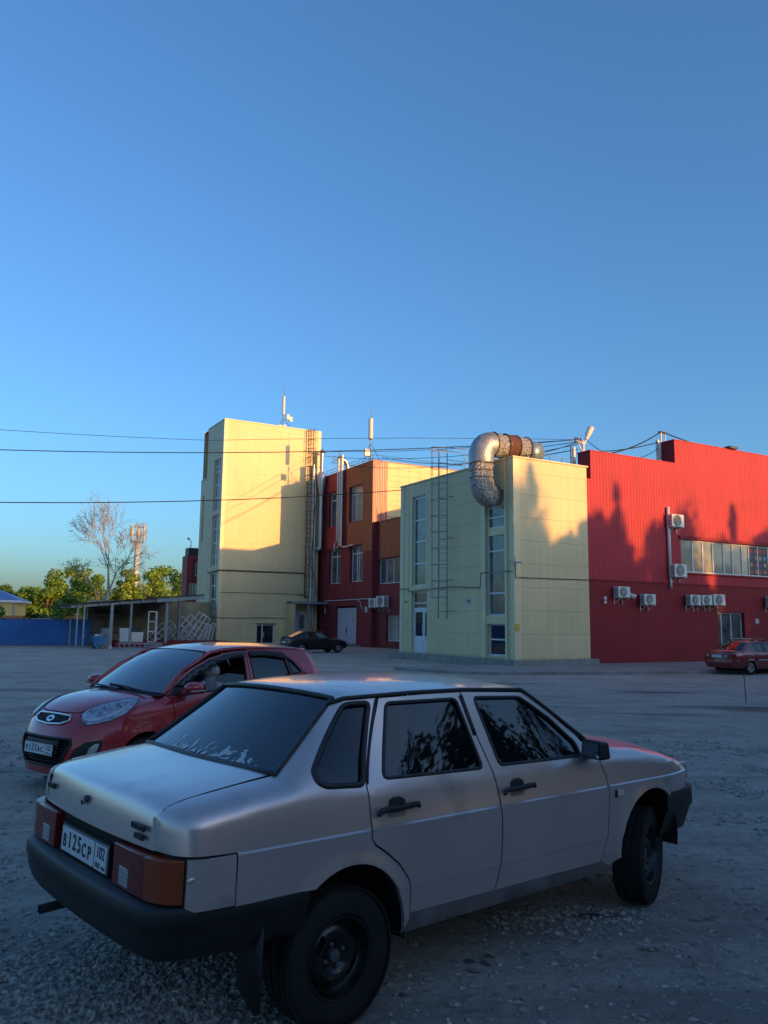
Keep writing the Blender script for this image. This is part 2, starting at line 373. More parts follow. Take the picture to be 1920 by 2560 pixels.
# ------------------------------------------------------------------ ground
def ground_mat():
    m = bpy.data.materials.new('gravel_ground'); m.use_nodes = True; t = m.node_tree; b = t.nodes['Principled BSDF']; b.inputs['Roughness'].default_value = .85
    tc = t.nodes.new('ShaderNodeTexCoord'); L = t.links.new
    def N(scale, det=6, dist=0, rough=.6):
        n = t.nodes.new('ShaderNodeTexNoise'); n.inputs['Scale'].default_value = scale; n.inputs['Detail'].default_value = det
        n.inputs['Distortion'].default_value = dist; n.inputs['Roughness'].default_value = rough; L(tc.outputs['Object'], n.inputs['Vector']); return n.outputs['Fac']
    def MR(s, a, c, d=0, e=1):
        n = t.nodes.new('ShaderNodeMapRange'); L(s, n.inputs['Value'])
        for i, v in enumerate((a, c, d, e)): n.inputs[i+1].default_value = v
        return n.outputs[0]
    def MX(f, a, c, mode='MIX'):
        n = t.nodes.new('ShaderNodeMix'); n.data_type = 'RGBA'; n.blend_type = mode
        (L(f, n.inputs[0]) if hasattr(f, 'links') else setattr(n.inputs[0], 'default_value', f))
        for k, v in ((6, a), (7, c)):
            if hasattr(v, 'links'): L(v, n.inputs[k])
            else: n.inputs[k].default_value = (*v, 1)
        return n.outputs[2]
    def V(scale, rnd=1):
        n = t.nodes.new('ShaderNodeTexVoronoi'); n.inputs['Scale'].default_value = scale; L(tc.outputs['Object'], n.inputs['Vector']); return n
    base = MX(MR(N(.35), .35, .65), (.26, .225, .185), (.54, .47, .39))
    base = MX(MR(N(2.2, 8), .42, .62), base, (.50, .43, .35))
    base = MX(MR(N(9, 8, 0, .7), .5, .72), base, (.20, .17, .14))
    v = V(38); vm = MR(v.outputs['Distance'], .0, .35, 1, 0)
    stone = MR(N(30, 2), .5, .6)
    sc = t.nodes.new('ShaderNodeMath'); sc.operation = 'MULTIPLY'; L(vm, sc.inputs[0]); L(stone, sc.inputs[1])
    r = t.nodes.new('ShaderNodeSeparateColor'); L(v.outputs['Color'], r.inputs[0])
    stc = MX(MR(r.outputs[0], 0, 1), (.22, .20, .175), (.55, .51, .46))
    base = MX(sc.outputs[0], base, stc)
    v0 = V(13); r0 = t.nodes.new('ShaderNodeSeparateColor'); L(v0.outputs['Color'], r0.inputs[0]); m0 = t.nodes.new('ShaderNodeMath'); m0.operation = 'MULTIPLY'; L(MR(v0.outputs['Distance'], .15, .5, 1, 0), m0.inputs[0]); L(MR(N(5, 4), .47, .58), m0.inputs[1])
    base = MX(m0.outputs[0], base, MX(r0.outputs[0], (.15, .135, .115), (.60, .54, .46)))
    base = MX(MR(N(.9, 7, .6), .52, .66, 0, .55), base, (.22, .18, .14))
    v2 = V(120); r2 = t.nodes.new('ShaderNodeSeparateColor'); L(v2.outputs['Color'], r2.inputs[0])
    base = MX(MR(r2.outputs[1], .1, .9, .0, .45), base, MX(r2.outputs[0], (.13, .125, .115), (.52, .49, .44)))
    mp = t.nodes.new('ShaderNodeMapping'); mp.inputs['Rotation'].default_value = (0, 0, .5); mp.inputs['Scale'].default_value = (.22, 2.2, 1); L(tc.outputs['Object'], mp.inputs[0]); tn_ = t.nodes.new('ShaderNodeTexNoise'); tn_.inputs['Scale'].default_value = 1.1; tn_.inputs['Detail'].default_value = 5; L(mp.outputs[0], tn_.inputs[0])
    base = MX(MR(tn_.outputs['Fac'], .52, .66, 0, .5), base, (.22, .195, .165))
    # oil drips and damp patches on the ground, each with its own place
    sx = t.nodes.new('ShaderNodeVectorMath'); sx.operation = 'ADD'; L(tc.outputs['Object'], sx.inputs[0])
    nn = t.nodes.new('ShaderNodeTexNoise'); nn.inputs['Scale'].default_value = 9; L(tc.outputs['Object'], nn.inputs['Vector'])
    n3 = t.nodes.new('ShaderNodeVectorMath'); n3.operation = 'SCALE'; n3.inputs['Scale'].default_value = .14; L(nn.outputs['Color'], n3.inputs[0]); L(n3.outputs[0], sx.inputs[1])
    for x, y, rx, ry, col, k in ((1.34, 5.06, .20, .06, (.028, .026, .026), .85), (.475, 4.38, .035, .03, (.03, .03, .032), .8), (.55, 4.35, .03, .03, (.03, .03, .032), .8), (.475, 4.27, .035, .028, (.03, .03, .032), .8),
                            (.58, 4.46, .03, .02, (.03, .03, .032), .8), (1.45, 4.56, .07, .03, (.07, .05, .03), .7), (1.08, 4.83, .03, .02, (.03, .03, .03), .7), (.1, 4.0, .04, .025, (.03, .03, .03), .8), (1.9, 5.0, .08, .03, (.05, .05, .05), .6), (-1.0, 3.72, .1, .05, (.04, .04, .042), .6),
                            (9.6, 18.6, 2.0, .8, (.13, .075, .06), .75), (7.8, 19.2, 1.3, .4, (.07, .065, .06), .6), (6.0, 17.2, 1.0, .3, (.09, .085, .08), .5), (8.0, 24.0, 1.1, .3, (.02, .02, .02), .85), (-6.0, 17, 1.6, .5, (.09, .085, .08), .5), (-9.5, 22, 2, .6, (.09, .085, .08), .5), (4.5, 27.5, 1.0, .25, (.06, .06, .06), .7)):
        d = t.nodes.new('ShaderNodeVectorMath'); d.operation = 'SUBTRACT'; L(sx.outputs[0], d.inputs[0]); d.inputs[1].default_value = (x+.07, y+.07, 0)
        e = t.nodes.new('ShaderNodeVectorMath'); e.operation = 'DIVIDE'; L(d.outputs[0], e.inputs[0]); e.inputs[1].default_value = (rx, ry, 99)
        l = t.nodes.new('ShaderNodeVectorMath'); l.operation = 'LENGTH'; L(e.outputs[0], l.inputs[0])
        base = MX(MR(l.outputs['Value'], .7, 1.25, k, 0), base, col)
    L(base, b.inputs['Base Color'])
    h = t.nodes.new('ShaderNodeMath'); h.operation = 'MULTIPLY_ADD'; L(sc.outputs[0], h.inputs[0]); h.inputs[1].default_value = .010
    h2 = t.nodes.new('ShaderNodeMath'); h2.operation = 'MULTIPLY'; L(N(16, 9, .3, .75), h2.inputs[0]); h2.inputs[1].default_value = .040; L(h2.outputs[0], h.inputs[2])
    h3 = t.nodes.new('ShaderNodeMath'); h3.operation = 'MULTIPLY_ADD'; L(N(1.3, 5), h3.inputs[0]); h3.inputs[1].default_value = .16; L(h.outputs[0], h3.inputs[2])
    h4 = t.nodes.new('ShaderNodeMath'); h4.operation = 'MULTIPLY_ADD'; L(m0.outputs[0], h4.inputs[0]); h4.inputs[1].default_value = .02; L(h3.outputs[0], h4.inputs[2]); h3 = h4
    bp = t.nodes.new('ShaderNodeBump'); bp.inputs['Distance'].default_value = 1; bp.inputs['Strength'].default_value = 1; L(h3.outputs[0], bp.inputs['Height']); L(bp.outputs[0], b.inputs['Normal'])
    return m
MT['ground'] = ground_mat()
g = MB(); ys = [-1500, -60, -10, 0, 3]+[3+i*1.55 for i in range(1, 21)]+[60, 150, 3000]; xs = [-3000, -80, -20, 0, 20, 80, 3000]
g.grid([[(x, y, gz(y)) for x in xs] for y in ys])
tag(g.build('ground', 'ground', smooth=True), kind='structure')
# pavement strip along the buildings with its kerb
pv = MB(); kz = -.17
kp = [(-6.2, .6), (-5.4, -2.6), (-4.0, -3.9), (-1.4, -4.6), (3.9, -6.0), (9, -6.9), (40, -10)]
bk = [(-.3, .9), (0, .6), (0, .3), (0, .12), (4, .12), (9, .12), (40, .12)]
pv.grid([[tuple(W(b, a, kz)) for b, a in bk], [tuple(W(b, a, kz)) for b, a in kp], [tuple(W(b, a-.03, kz-.012)) for b, a in kp], [tuple(W(b, a-.04, -.33)) for b, a in kp]])
MT['asphalt'] = mat('asphalt_pavement', (.24, .23, .21), .9, noise=(1.2, .25), bump=(30, .5, .02))
tag(pv.build('pavement', 'asphalt'), kind='structure')
# loose gravel beside the silver car
rng = random.Random(5); gv = MB(); ico = []
def pebble(c, r, q):
    n = len(gv.v); s = [q.uniform(.6, 1.3) for _ in range(3)]; s[2] *= .6; a = q.uniform(0, 6.28); ca, sa = math.cos(a), math.sin(a)
    for x, y, z in ((1, 0, 0), (.3, .95, 0), (-.8, .6, .05), (-.8, -.6, 0), (.3, -.95, -.05), (.1, .1, .85), (0, 0, -.6), (.55, .5, .55), (-.5, -.3, .6)):
        x *= s[0]*r*q.uniform(.8, 1.2); y *= s[1]*r*q.uniform(.8, 1.2); gv.v.append((c[0]+x*ca-y*sa, c[1]+x*sa+y*ca, c[2]+z*s[2]*r))
    for f in ((0, 1, 7), (1, 2, 5), (1, 5, 7), (2, 3, 8), (2, 8, 5), (3, 4, 8), (4, 0, 7), (4, 7, 5), (4, 5, 8), (1, 0, 6), (2, 1, 6), (3, 2, 6), (4, 3, 6), (0, 4, 6)): gv.f.append(tuple(i+n for i in f))
from mathutils import noise as mn
def dens(x, y):
    p = max(0, mn.noise(Vector((x*.9, y*.9, 3)))+.5*mn.noise(Vector((x*2.7, y*2.7, 8)))+.05); p = .02+1.3*p*p
    return max(p, dens0(x, y))
def dens0(x, y):
    d = math.hypot((x+1.25)/.75, (y-4.0)/.55)
    return math.exp(-d*d*1.2) if x < -.2 else 0
k = 0
while k < 32000:
    y = rng.uniform(3.1, 13) if rng.random() < .6 else rng.uniform(3.2, 5.2)
    x = rng.uniform(-.56*y-.2, .56*y+.2)
    if rng.random() > dens(x, y): continue
    r = rng.choice((.003, .004, .005, .006, .008, .011, .016, .023)); 
    if y > 5.5: r *= 1.5
    pebble((x, y, gz(y)+r*.1), r, rng); k += 1
MT['pebble'] = mat('pebble', (.29, .26, .225), .85, noise=(25, .7))
tag(gv.build('gravel', 'pebble', recalc=False), kind='stuff')
tag(bpy.data.objects['gravel'], 'loose grey gravel scattered over the yard, thickest beside the silver sedan\'s tail', 'gravel')
# ------------------------------------------------------------------ cream stair block
cb = bthing('cream_building', 'cream panelled stair block with two tall window strips and foil duct, between red buildings', 'building', 0, 0)
H1 = 9.68
wl = MB()
holesA = [(.66, 2.18, 4.2, 8.2), (.66, 2.18, 1.95, 4.2), (.64, 2.1, .2, 1.72), (7.72, 9.16, 3.78, 8.9), (7.56, 9.2, .08, 3.46)]
holesA = [(.72, 2.2, 2.12, 8.2), (.66, 2.12, .2, 1.72), (7.74, 9.18, 3.78, 8.9), (7.6, 9.2, .08, 3.46)]
facade(wl, 'A', 0, 0, 10.45, .05, H1, holesA, .22)
facade(wl, 'B', 0, 0, 4.72, .05, H1, (), .2)
facade(wl, 'A', 4.72, 0, 10.45, .05, H1); facade(wl, 'B', 10.45, 0, 4.72, .05, H1)
wl.quad((0, 0, H1-.2), (4.72, 0, H1-.2), (4.72, 10.45, H1-.2), (0, 10.45, H1-.2))
wl.build('wall', 'cream', cb)
tr = MB()
for (b0, b1, a0, a1) in ((-.07, 4.79, -.07, .1), (-.07, .1, .1, 10.5), (4.62, 4.79, .1, 10.5), (.1, 4.62, 10.33, 10.5)): tr.box(b0, b1, a0, a1, H1-.02, H1+.05)
tr.box(-.035, .36, -.035, -.003, .05, H1-.03); tr.box(-.035, -.003, -.0, .25, .05, H1-.03)      # corner flashing
tr.box(-.028, -.004, 10.1, 10.45, .05, H1-.03); tr.box(-.02, -.003, 9.55, 9.6, .05, H1-.03)
tr.box(-.06, -.004, 2.2, 2.52, .05, 7.7); tr.box(-.06, -.004, .5, .66, .05, H1-.03)
tr.build('corner_trim', 'creamtrim', cb)
pl = MB(); pl.prism([(-.32, -.32, -.32), (5.0, -.32, -.32), (5.0, .05, -.32), (-.1, .05, -.32), (-.1, 11.0, -.32), (-.42, 11.0, -.32)], (0, 0, .40))
pl.build('plinth', 'plinth', cb, bevel=.02)
lite = mat('blind_panel', (.42, .47, .52), .5)
def bands(f):
    fbox(f, 'A', 0, .79, 2.13, 6.92, 7.42, -.2, -.12); fbox(f, 'A', 0, .79, 2.13, 6.02, 6.46, -.2, -.10)
window(cb, 'A', 0, .72, 2.2, 2.12, 7.9, (), (3.2, 4.22, 5.26, 6.06, 6.42, 6.92, 7.42), .2, .075, 'paneM', extra=lambda f: None)
mb = MB(); fbox(mb, 'A', 0, .74, 2.18, 6.02, 6.40, -.18, -.09); fbox(mb, 'A', 0, .74, 2.18, 7.42, 8.2, -.2, -.1); mb.split('spandrel_panel', 'creamtrim', cb)
window(cb, 'A', 0, .66, 2.12, .2, 1.72, (), (.97,), .2, .07, 'paneD')
mb = MB(); fbox(mb, 'A', 0, .66, 2.2, 1.72, 2.12, -.16, .01)
for i in range(4): fbox(mb, 'A', 0, .68, 2.15, 1.76+i*.09, 1.80+i*.09, .01, .025)
mb.build('spandrel_panel', 'creamtrim', cb)
window(cb, 'A', 0, 7.74, 9.18, 3.78, 8.9, (), (5.05, 6.3, 7.53, 8.78), .2, .08, 'paneM')
window(cb, 'A', 0, 7.6, 9.2, 2.5, 3.46, (), (2.82,), .2, .07, 'paneM')
d = MB()
def dbx(u0, u1, z0, z1, o=.05): fbox(d, 'A', 0, u0, u1, z0, z1, -.2, -.2+o)
dbx(7.6, 7.7, .08, 2.5); dbx(9.1, 9.2, .08, 2.5); dbx(7.7, 9.1, 2.42, 2.5); dbx(8.0, 8.12, .1, 2.42, .06); dbx(7.7, 8.0, 2.3, 2.42); dbx(7.7, 8.0, .1, 1.0, .045); dbx(8.12, 9.1, .1, 1.0, .045)
dbx(8.12, 8.22, 1.0, 2.42, .065); dbx(9.0, 9.1, 1.0, 2.42, .065); dbx(8.22, 9.0, 2.32, 2.42, .065); dbx(8.2, 9.0, .2, .88, .06)
do = d.build('entrance_door', 'white', cb); do['label'] = 'white glazed double door'
p = MB(); fbox(p, 'A', 0, 7.7, 9.1, 1.0, 2.34, -.2, -.175); p.build('pane', 'paneD', do)
p = MB(); p.tube([pt('A', 0, 8.17, 1.15, -.07), pt('A', 0, 8.17, 1.65, -.07)], .018); p.build('handle', 'steel', do)
cbl = MB()
pth = [(10.45, 3.66), (9.45, 3.64), (9.3, 3.46), (9.0, 3.5), (7.5, 3.56), (5.0, 3.62), (2.75, 3.5), (2.55, 3.6), (2.53, 4.22), (.06, 4.2)]
cbl.tube([pt('A', 0, a, z, .075) for a, z in pth], .02, 6)
cbl.tube([(.02, -.06, 4.6), (.02, -.06, 3.88), (.4, -.06, 3.9), (4.72, -.06, 3.94)], .018, 6)
cbl.build('wall_cable', 'wire', cb)
sg = MB(); sg.box(-.06, .22, -.075, -.05, 1.42, 1.74); o = sg.build('gas_sign', 'yellowsign', cb); o['label'] = 'small yellow sign'
sg = MB(); sg.box(.07, .09, -.085, -.076, 1.5, 1.7); sg.build('mark', 'white', o)
cm = MB(); cm.tube([(-.05, -.05, 4.6), (-.15, -.22, 4.62), (-.15, -.22, 4.85)], .015, 6); cm.bar((-.4, -.1, 4.62), (-.16, -.2, 4.62), .07); cm.bar((-.1, -.24, 4.6), (.2, -.3, 4.58), .07); cm.build('camera_bracket', 'grey', cb)
sg = MB(); fbox(sg, 'A', 0, 3.5, 3.82, 2.66, 3.0, .003, .012); so_ = sg.build('notice', 'paper', cb); so_['label'] = 'small pale notice with a black dog'
dg = MB()
dogp = [(0, 0), (.03, 0), (.04, .10), (.12, .11), (.13, 0), (.16, 0), (.165, .14), (.20, .17), (.19, .2), (.15, .22), (.13, .17), (.03, .17), (-.02, .22), (-.03, .2), (.0, .15)]
dg.prism([pt('A', 0, 3.73-x, 2.72+y, .014) for x, y in dogp], (-.003, 0, 0)); dg.build('emblem', 'black', so_)
for z0, z1, m_ in ((2.86, 2.96, 'dkmetal'), (1.62, 1.84, 'paper')):
    sg = MB(); fbox(sg, 'A', 0, 9.66, 9.88, z0, z1, .022, .03); sg.build('notice', m_, cb)
# fire ladder
LO = .42
ld = bthing('fire_ladder', 'grey steel fire ladder with safety cage on the cream block', 'ladder', -LO, 5.6, .3)
l1, l2 = 5.0, 5.82
s = MB()
for a in (l1, l2): s.tube([(-LO, a, 1.95), (-LO, a, 11.05)], .028, 6)
s.tube([(-LO, l1, 11.05), (-LO+1.7, l1, 11.05), (-LO+1.7, l1, 9.7)], .025, 6); s.tube([(-LO, l2, 11.05), (-LO+1.7, l2, 11.05), (-LO+1.7, l2, 9.7)], .025, 6)
s.tube([(-LO, l1, 10.35), (-LO+1.7, l1, 10.35)], .018, 6); s.tube([(-LO, l2, 10.35), (-LO+1.7, l2, 10.35)], .018, 6)
s.build('stringer', 'grey', ld, smooth=True)
s = MB(); z = 2.35
while z < 9.9: s.tube([(-LO, l1, z), (-LO, l2, z)], .016, 6); z += .38
s.split('rung', 'grey', ld)
s = MB(); zs = [3.05+i*.86 for i in range(10)]
def hoop(t): an = R(180*t); return (-LO-.72*math.sin(an), (l1+l2)/2-(l2-l1)/2*1.0*math.cos(an))
for z in zs: s.tube([(*hoop(i/12), z) for i in range(13)], .018, 5)
for t in (.2, .5, .8): s.tube([(*hoop(t), 3.05), (*hoop(t), 11.0)], .014, 5)
s.tube([(*hoop(i/12), 11.02) for i in range(13)], .02, 5)
s.build('safety_cage', 'grey', ld)
s = MB()
for z in (2.35, 3.97, 6.18, 8.4):
    for a in (l1, l2): s.tube([(-LO, a, z), (-.03, a, z)], .018, 6); pass
s.split('wall_bracket', 'dkmetal', ld)
# foil duct
du = bthing('air_duct', 'crumpled silver foil air duct looping from the window strip over the cream roof', 'air duct', -.9, 1.5, 7.3)
def crumple(mb, amt, q):
    for i, (x, y, z) in enumerate(mb.v): mb.v[i] = (x+q.uniform(-amt, amt), y+q.uniform(-amt, amt), z+q.uniform(-amt, amt))
q = random.Random(3); ac = 1.36
pts = [(.0, ac, 8.0), (-.25, ac, 7.95)]
for i in range(9): an = R(-90-90*i/8); pts.append((-.25+.62*math.cos(an), ac, 8.57+.62*math.sin(an)))
pts = [p for p in pts]; low = pts+[(-.87, ac+.02, 8.57+.14*i) for i in range(1, 8)]
s = MB(); s.tube(low, [.5, .55]+[.60]*(len(low)-2), 28, cap=False); crumple(s, .034, q); s.build('foil_bend', 'foil', du, smooth=True)
up = [(-.87, ac, 9.5)]
for i in range(9): an = R(180-90*i/8); up.append((-.25+.62*math.cos(an), ac, 9.88+.62*math.sin(an)))
s = MB(); s.tube(up, .625, 28, cap=False); crumple(s, .010, q); s.build('metal_elbow', mat('dull_duct_metal', (.34, .35, .35), .45, .6, noise=(3, .3), bump=(9, .5, .05)), du, smooth=True)
s = MB(); s.tube([(-.25+.1*i, ac, 10.5) for i in range(9)], .6, 26, cap=False); crumple(s, .045, q); s.build('foil_section', 'foil', du, smooth=True)
s = MB(); s.tube([(.5, ac, 10.5), (1.15, ac, 10.52)], .62, 26, cap=False); s.build('rusty_section', 'rust', du, smooth=True)
s = MB(); s.tube([(1.15, ac, 10.5), (1.9, ac, 10.5)], .6, 26, cap=False); crumple(s, .01, q); s.build('foil_section', 'foil', du, smooth=True)
s = MB(); s.tube([(1.9, ac+.1, 10.45), (2.75, ac+.1, 10.4)], .58, 26); s.build('grey_section', mat('duct_blue_grey', (.25, .34, .38), .4, .5, noise=(4, .2)), du, smooth=True)
s = MB()
for z in (8.75, 9.1, 9.45): s.tube([(-.87+.615*math.cos(R(k*15)), ac+.615*math.sin(R(k*15)), z+.02*math.sin(k)) for k in range(24)], .014, 5, closed=True)
s.split('foil_band', 'dkmetal', du)
s = MB()
for x in (-.22, .48, 1.16, 1.86): s.tube([(x, ac+.64*math.cos(R(k*15)), 10.5+.64*math.sin(R(k*15))) for k in range(24)], .025, 6, closed=True)
s.split('clamp_ring', 'rust', du, smooth=True)
# roof rail of the cream block
rr = bthing('roof_rail', 'thin grey guard rail with posts along the right edge of the cream roof', 'railing', 3.7, .6, H1)
s = MB()
for b in (2.75, 3.55, 4.2): s.tube([(b-.08, .5, H1-.1), (b, .5, H1+.42), (b+.08, .5, H1-.1)], .014, 5)
s.split('post', 'grey', rr); s = MB(); s.tube([(2.3, .5, H1+.42), (4.6, .5, H1+.42)], .014, 5); s.tube([(2.3, .5, H1+.2), (4.6, .5, H1+.2)], .012, 5); s.build('rail', 'grey', rr)
# ------------------------------------------------------------------ red hall
rh = bthing('red_hall', 'large bright red hall clad in ribbed sheet with stepped parapet and a ribbon window', 'building', 5, .1)
C = .1; s = MB(); rw = (11.66, 31.0, 4.62, 6.45)
facade(s, 'B', C, 4.72, 5.1, 4.0, 9.08, (), .15, (.22, .013))
facade(s, 'B', C, 5.1, 11.44, 4.0, 10.6, (), .15, (.22, .013))
facade(s, 'B', C, 11.44, 32, 4.0, 11.95, [rw], .2, (.22, .013))
s.build('ribbed_cladding', 'red', rh)
s = MB(); dh = (14.46, 16.72, -.12, 2.52)
facade(s, 'B', C+.0, 4.72, 32, -.32, 4.0, [dh], .3)
s.build('wall', 'redlow', rh)
s = MB(); s.box(4.72, 5.1, C+.03, C+.5, 9.0, 9.06); s.box(4.7, 4.72, C, C+.5, -.3, 9.08)
s.quad((5.1, C, 9.08), (5.1, C+.9, 9.08), (5.1, C+.9, 10.6), (5.1, C, 10.6)); s.quad((5.1, C+.9, 9.0), (11.44, C+.9, 9.0), (11.44, C+.9, 10.6), (5.1, C+.9, 10.6))
s.quad((11.44, C, 10.6), (11.44, C+.9, 10.6), (11.44, C+.9, 11.95), (11.44, C, 11.95)); s.quad((11.44, C+.9, 10.6), (32, C+.9, 10.6), (32, C+.9, 11.95), (11.44, C+.9, 11.95))
s.build('parapet_return', 'redlow', rh)
s = MB(); s.box(4.72, 5.12, C-.03, C+.5, 9.08, 9.13); s.box(5.07, 11.46, C-.035, C+.93, 10.6, 10.65); s.box(11.41, 32, C-.035, C+.93, 11.95, 12.0); s.box(4.69, 4.715, C-.03, C+.3, -.2, 9.1)
s.build('coping', 'red', rh)
s = MB(); s.box(4.9, 32, C+.95, 7.0, -.2, 8.9); s.box(11.5, 32, 4.7, 6.1, 8.9, 11.9); s.box(9.5, 32, 7.0, 24, -.2, 9.2); s.box(16.1, 32, 9.0, 16, 9.2, 13.0)  # hall rear, plus unseen raised boxes added to shadow tower and red building
s.build('rear_shadow_block', 'redlow', rh)
mus = [12.70, 13.53, 14.38, 15.30, 16.07, 16.92, 17.54, 18.35, 19.3, 20.2, 21.1, 22]
wn = window(rh, 'B', C, *rw, mus, (), .16, .085, 'paneL')
fs = MB(); fbox(fs, 'B', C, 11.5, 31, 6.45, 6.62, .0, .12); fbox(fs, 'B', C, 11.55, 31, 4.53, 4.62, .0, .09); fs.build('sill', 'redlow', wn)
pn = MB(); fbox(pn, 'B', C, 17.6, 19.95, 4.70, 6.38, -.14, -.128); pn = pn.build('sticker_panel', mat('sticker_navy', (.012, .016, .035), .35), wn)
qq = random.Random(8); cols = [(.5, .03, .06), (.06, .3, .55), (.45, .3, .12), (.5, .16, .12), (.06, .07, .2), (.55, .55, .55)]
for ci, cc in enumerate(cols):
    st = MB()
    for i in range(5):
        for j in range(4):
            if (i*3+j*2+i*j) % 6 != ci: continue
            u, z = 17.78+i*.41, 4.92+j*.4
            st.lathe([(.0 if ci != 5 else .09, .0), (.13, .0), (.13, .006)], pt('B', C, u, z, -.126), (0, -1, 0), 16)
    if st.v: st.build('round_sticker', mat('sticker', cc, .4), pn)
window(rh, 'B', C, *dh[:2], -.1, 2.5, (14.96, 15.8), (), .26, .06, 'paneM', name='glazed_door')
sg = MB(); fbox(sg, 'B', C, 17.7, 18.0, 1.92, 2.18, .0, .012); sg.build('notice', 'paper', rh)
sg = MB(); fbox(sg, 'B', C, 4.75, 32, 3.94, 4.02, .005, .04); sg.build('drip_edge', 'redlow', rh)
MT['reddark2'] = MT['reddark']
# ------------------------------------------------------------------ air conditioners
def ac_unit(b, z, wd, ht, label, axis='B', c=.1, dp=.34, face=True):
    """wd x ht, b,z = lower left corner"""
    if axis == 'B': t = bthing('air_conditioner', label, 'air conditioner', b+wd/2, c, z, 'outdoor air conditioners on the red walls')
    else: t = bthing('air_conditioner', label, 'air conditioner', c, b+wd/2, z, 'outdoor air conditioners on the red walls')
    s = MB(); fbox(s, axis, c, b, b+wd, z, z+ht, .1, .1+dp); s.build('housing', 'acw', t, bevel=.018)
    cx = b+wd*(.42 if axis == 'B' else .5)
    s = MB(); rr_ = min(wd*.36, ht*.44); d1 = .1+dp+.004
    P = lambda u, v, d: Vector(pt(axis, c, u, v, d)); nrm = P(0, 0, 1)-P(0, 0, 0)
    s.lathe([(0, -.003), (rr_, -.003), (rr_, .012), (rr_*.94, .012)], P(cx, z+ht*.5, d1), nrm, 28); fg = s.build('fan_grille', 'acd', t)
    s = MB()
    for k in range(1, 5): s.lathe([(rr_*k/5-.006, .008), (rr_*k/5+.006, .008), (rr_*k/5+.006, .014)], P(cx, z+ht*.5, d1), nrm, 20)
    for k in range(8):
        an = k*math.pi/4; s.bar(P(cx, z+ht*.5, d1+.012), P(cx+rr_*.95*math.cos(an), z+ht*.5+rr_*.95*math.sin(an), d1+.012), .01)
    s.build('fan_guard', 'acw', fg)
    s = MB()
    for i in range(7):
        v = z+ht*(.12+.11*i)
        if axis == 'B': s.box(b-.006, b+.002, c-.1-dp*.85, c-.1-dp*.15, v, v+ht*.055)
        else: s.box(c-.1-dp*.85, c-.1-dp*.15, b-.006, b+.002, v, v+ht*.055)
    s.build('side_louvre', 'acd', t)
    s = MB()
    for u in (b+wd*.15, b+wd*.85):
        s = MB(); s.bar(P(u, z-.03, 0), P(u, z-.03, .16+dp), .04, .05); s.bar(P(u, z-.33, .01), P(u, z-.05, .1+dp), .025); s.bar(P(u, z-.36, .012), P(u, z, .012), .035); s.build('bracket', 'acw', t)
    return t
ac_unit(10.52, 7.02, .95, .68, 'sunlit white air conditioner high on the pipe, topmost on the ribbed red wall')
ac_unit(10.6, 4.33, .95, .68, 'white air conditioner at the foot of the vertical pipe, left of the ribbon window')
ac_unit(6.4, 3.13, .82, .54, 'white air conditioner nearest the cream block on the red wall')
ac_unit(8.25, 2.8, .82, .54, 'white air conditioner hanging alone below the vertical pipe, second from the cream block')
ac_unit(11.75, 2.86, .8, .54, 'left one of the three air conditioners side by side above the glazed door')
ac_unit(12.68, 2.88, .8, .52, 'middle one of the three air conditioners side by side above the glazed door')
ac_unit(13.62, 2.88, .95, .60, 'right and largest of the three air conditioners side by side above the glazed door')
ac_unit(18.55, 2.9, .9, .60, 'white air conditioner cut by the right edge of the photo')
pp = MB(); pp.tube([pt('B', .1, 10.6, 8.1, .12), pt('B', .1, 10.6, 4.3, .12)], .085, 12)
pp.tube([pt('B', .1, 10.63, 4.3, .12), pt('B', .1, 10.63, 3.7, .12)], .06, 10)
solo(MB().add([W(*p) for p in pp.v], pp.f), 'vertical_pipe', 'acw', 'white vertical pipe running between two air conditioners on the red wall', 'pipe', smooth=True)
for b, z, lab in ((5.82, 3.0, 'tiny white junction box on the red wall left of the first air conditioner'), ):
    s = MB(); s.box(b-.07, b+.07, -.02, .1, z, z+.16); s.box(b-.06, b+.06, -.02, .1, z-.2, z-.06); solo(MB().add([W(*p) for p in s.v], s.f), 'junction_box', 'acw', lab, 'junction box')
s = MB(); s.tube([pt('B', .1, 7.4, 3.2, 0), pt('B', .1, 7.45, 3.2, .3)], .03); s.tube([pt('B', .1, 7.36, 3.3, .25), pt('B', .1, 7.6, 3.16, .42)], [.09, .13], 14)
solo(MB().add([W(*p) for p in s.v], s.f), 'security_camera', 'acw', 'small white wall camera between the first two air conditioners', 'camera', smooth=True, sharp=40)
s = MB(); s.box(15.9, 16.6, -.15, .3, 12.0, 12.13); solo(MB().add([W(*p) for p in s.v], s.f), 'floodlight', 'dkmetal', 'flat dark floodlight fixed to the top edge of the red parapet', 'lamp')
# ------------------------------------------------------------------ three-storey red building
mbd = bthing('red_building', 'three-storey dark red building with orange ribbed panels, in the corner beside the cream tower', 'building', 7.8, 28.1)
b0, a0 = 7.8, 28.1; q0 = 27.83
win = {'w1': (q0+6.05, q0+8.45, 5.12, 8.2), 'w2': (q0+1.85, q0+4.3, 5.15, 8.18), 't1': (q0+6.2, q0+8.72, 10.38, 13.5), 't2': (q0+2.1, q0+4.56, 10.4, 13.5)}
gate = (q0+2.9, q0+6.9, -.12, 3.1)
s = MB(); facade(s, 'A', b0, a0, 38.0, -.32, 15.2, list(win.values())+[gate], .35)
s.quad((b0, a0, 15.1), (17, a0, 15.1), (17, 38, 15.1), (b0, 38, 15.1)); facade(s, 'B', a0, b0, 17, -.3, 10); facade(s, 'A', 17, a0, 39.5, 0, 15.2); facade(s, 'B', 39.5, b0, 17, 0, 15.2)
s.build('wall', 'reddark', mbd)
s = MB()
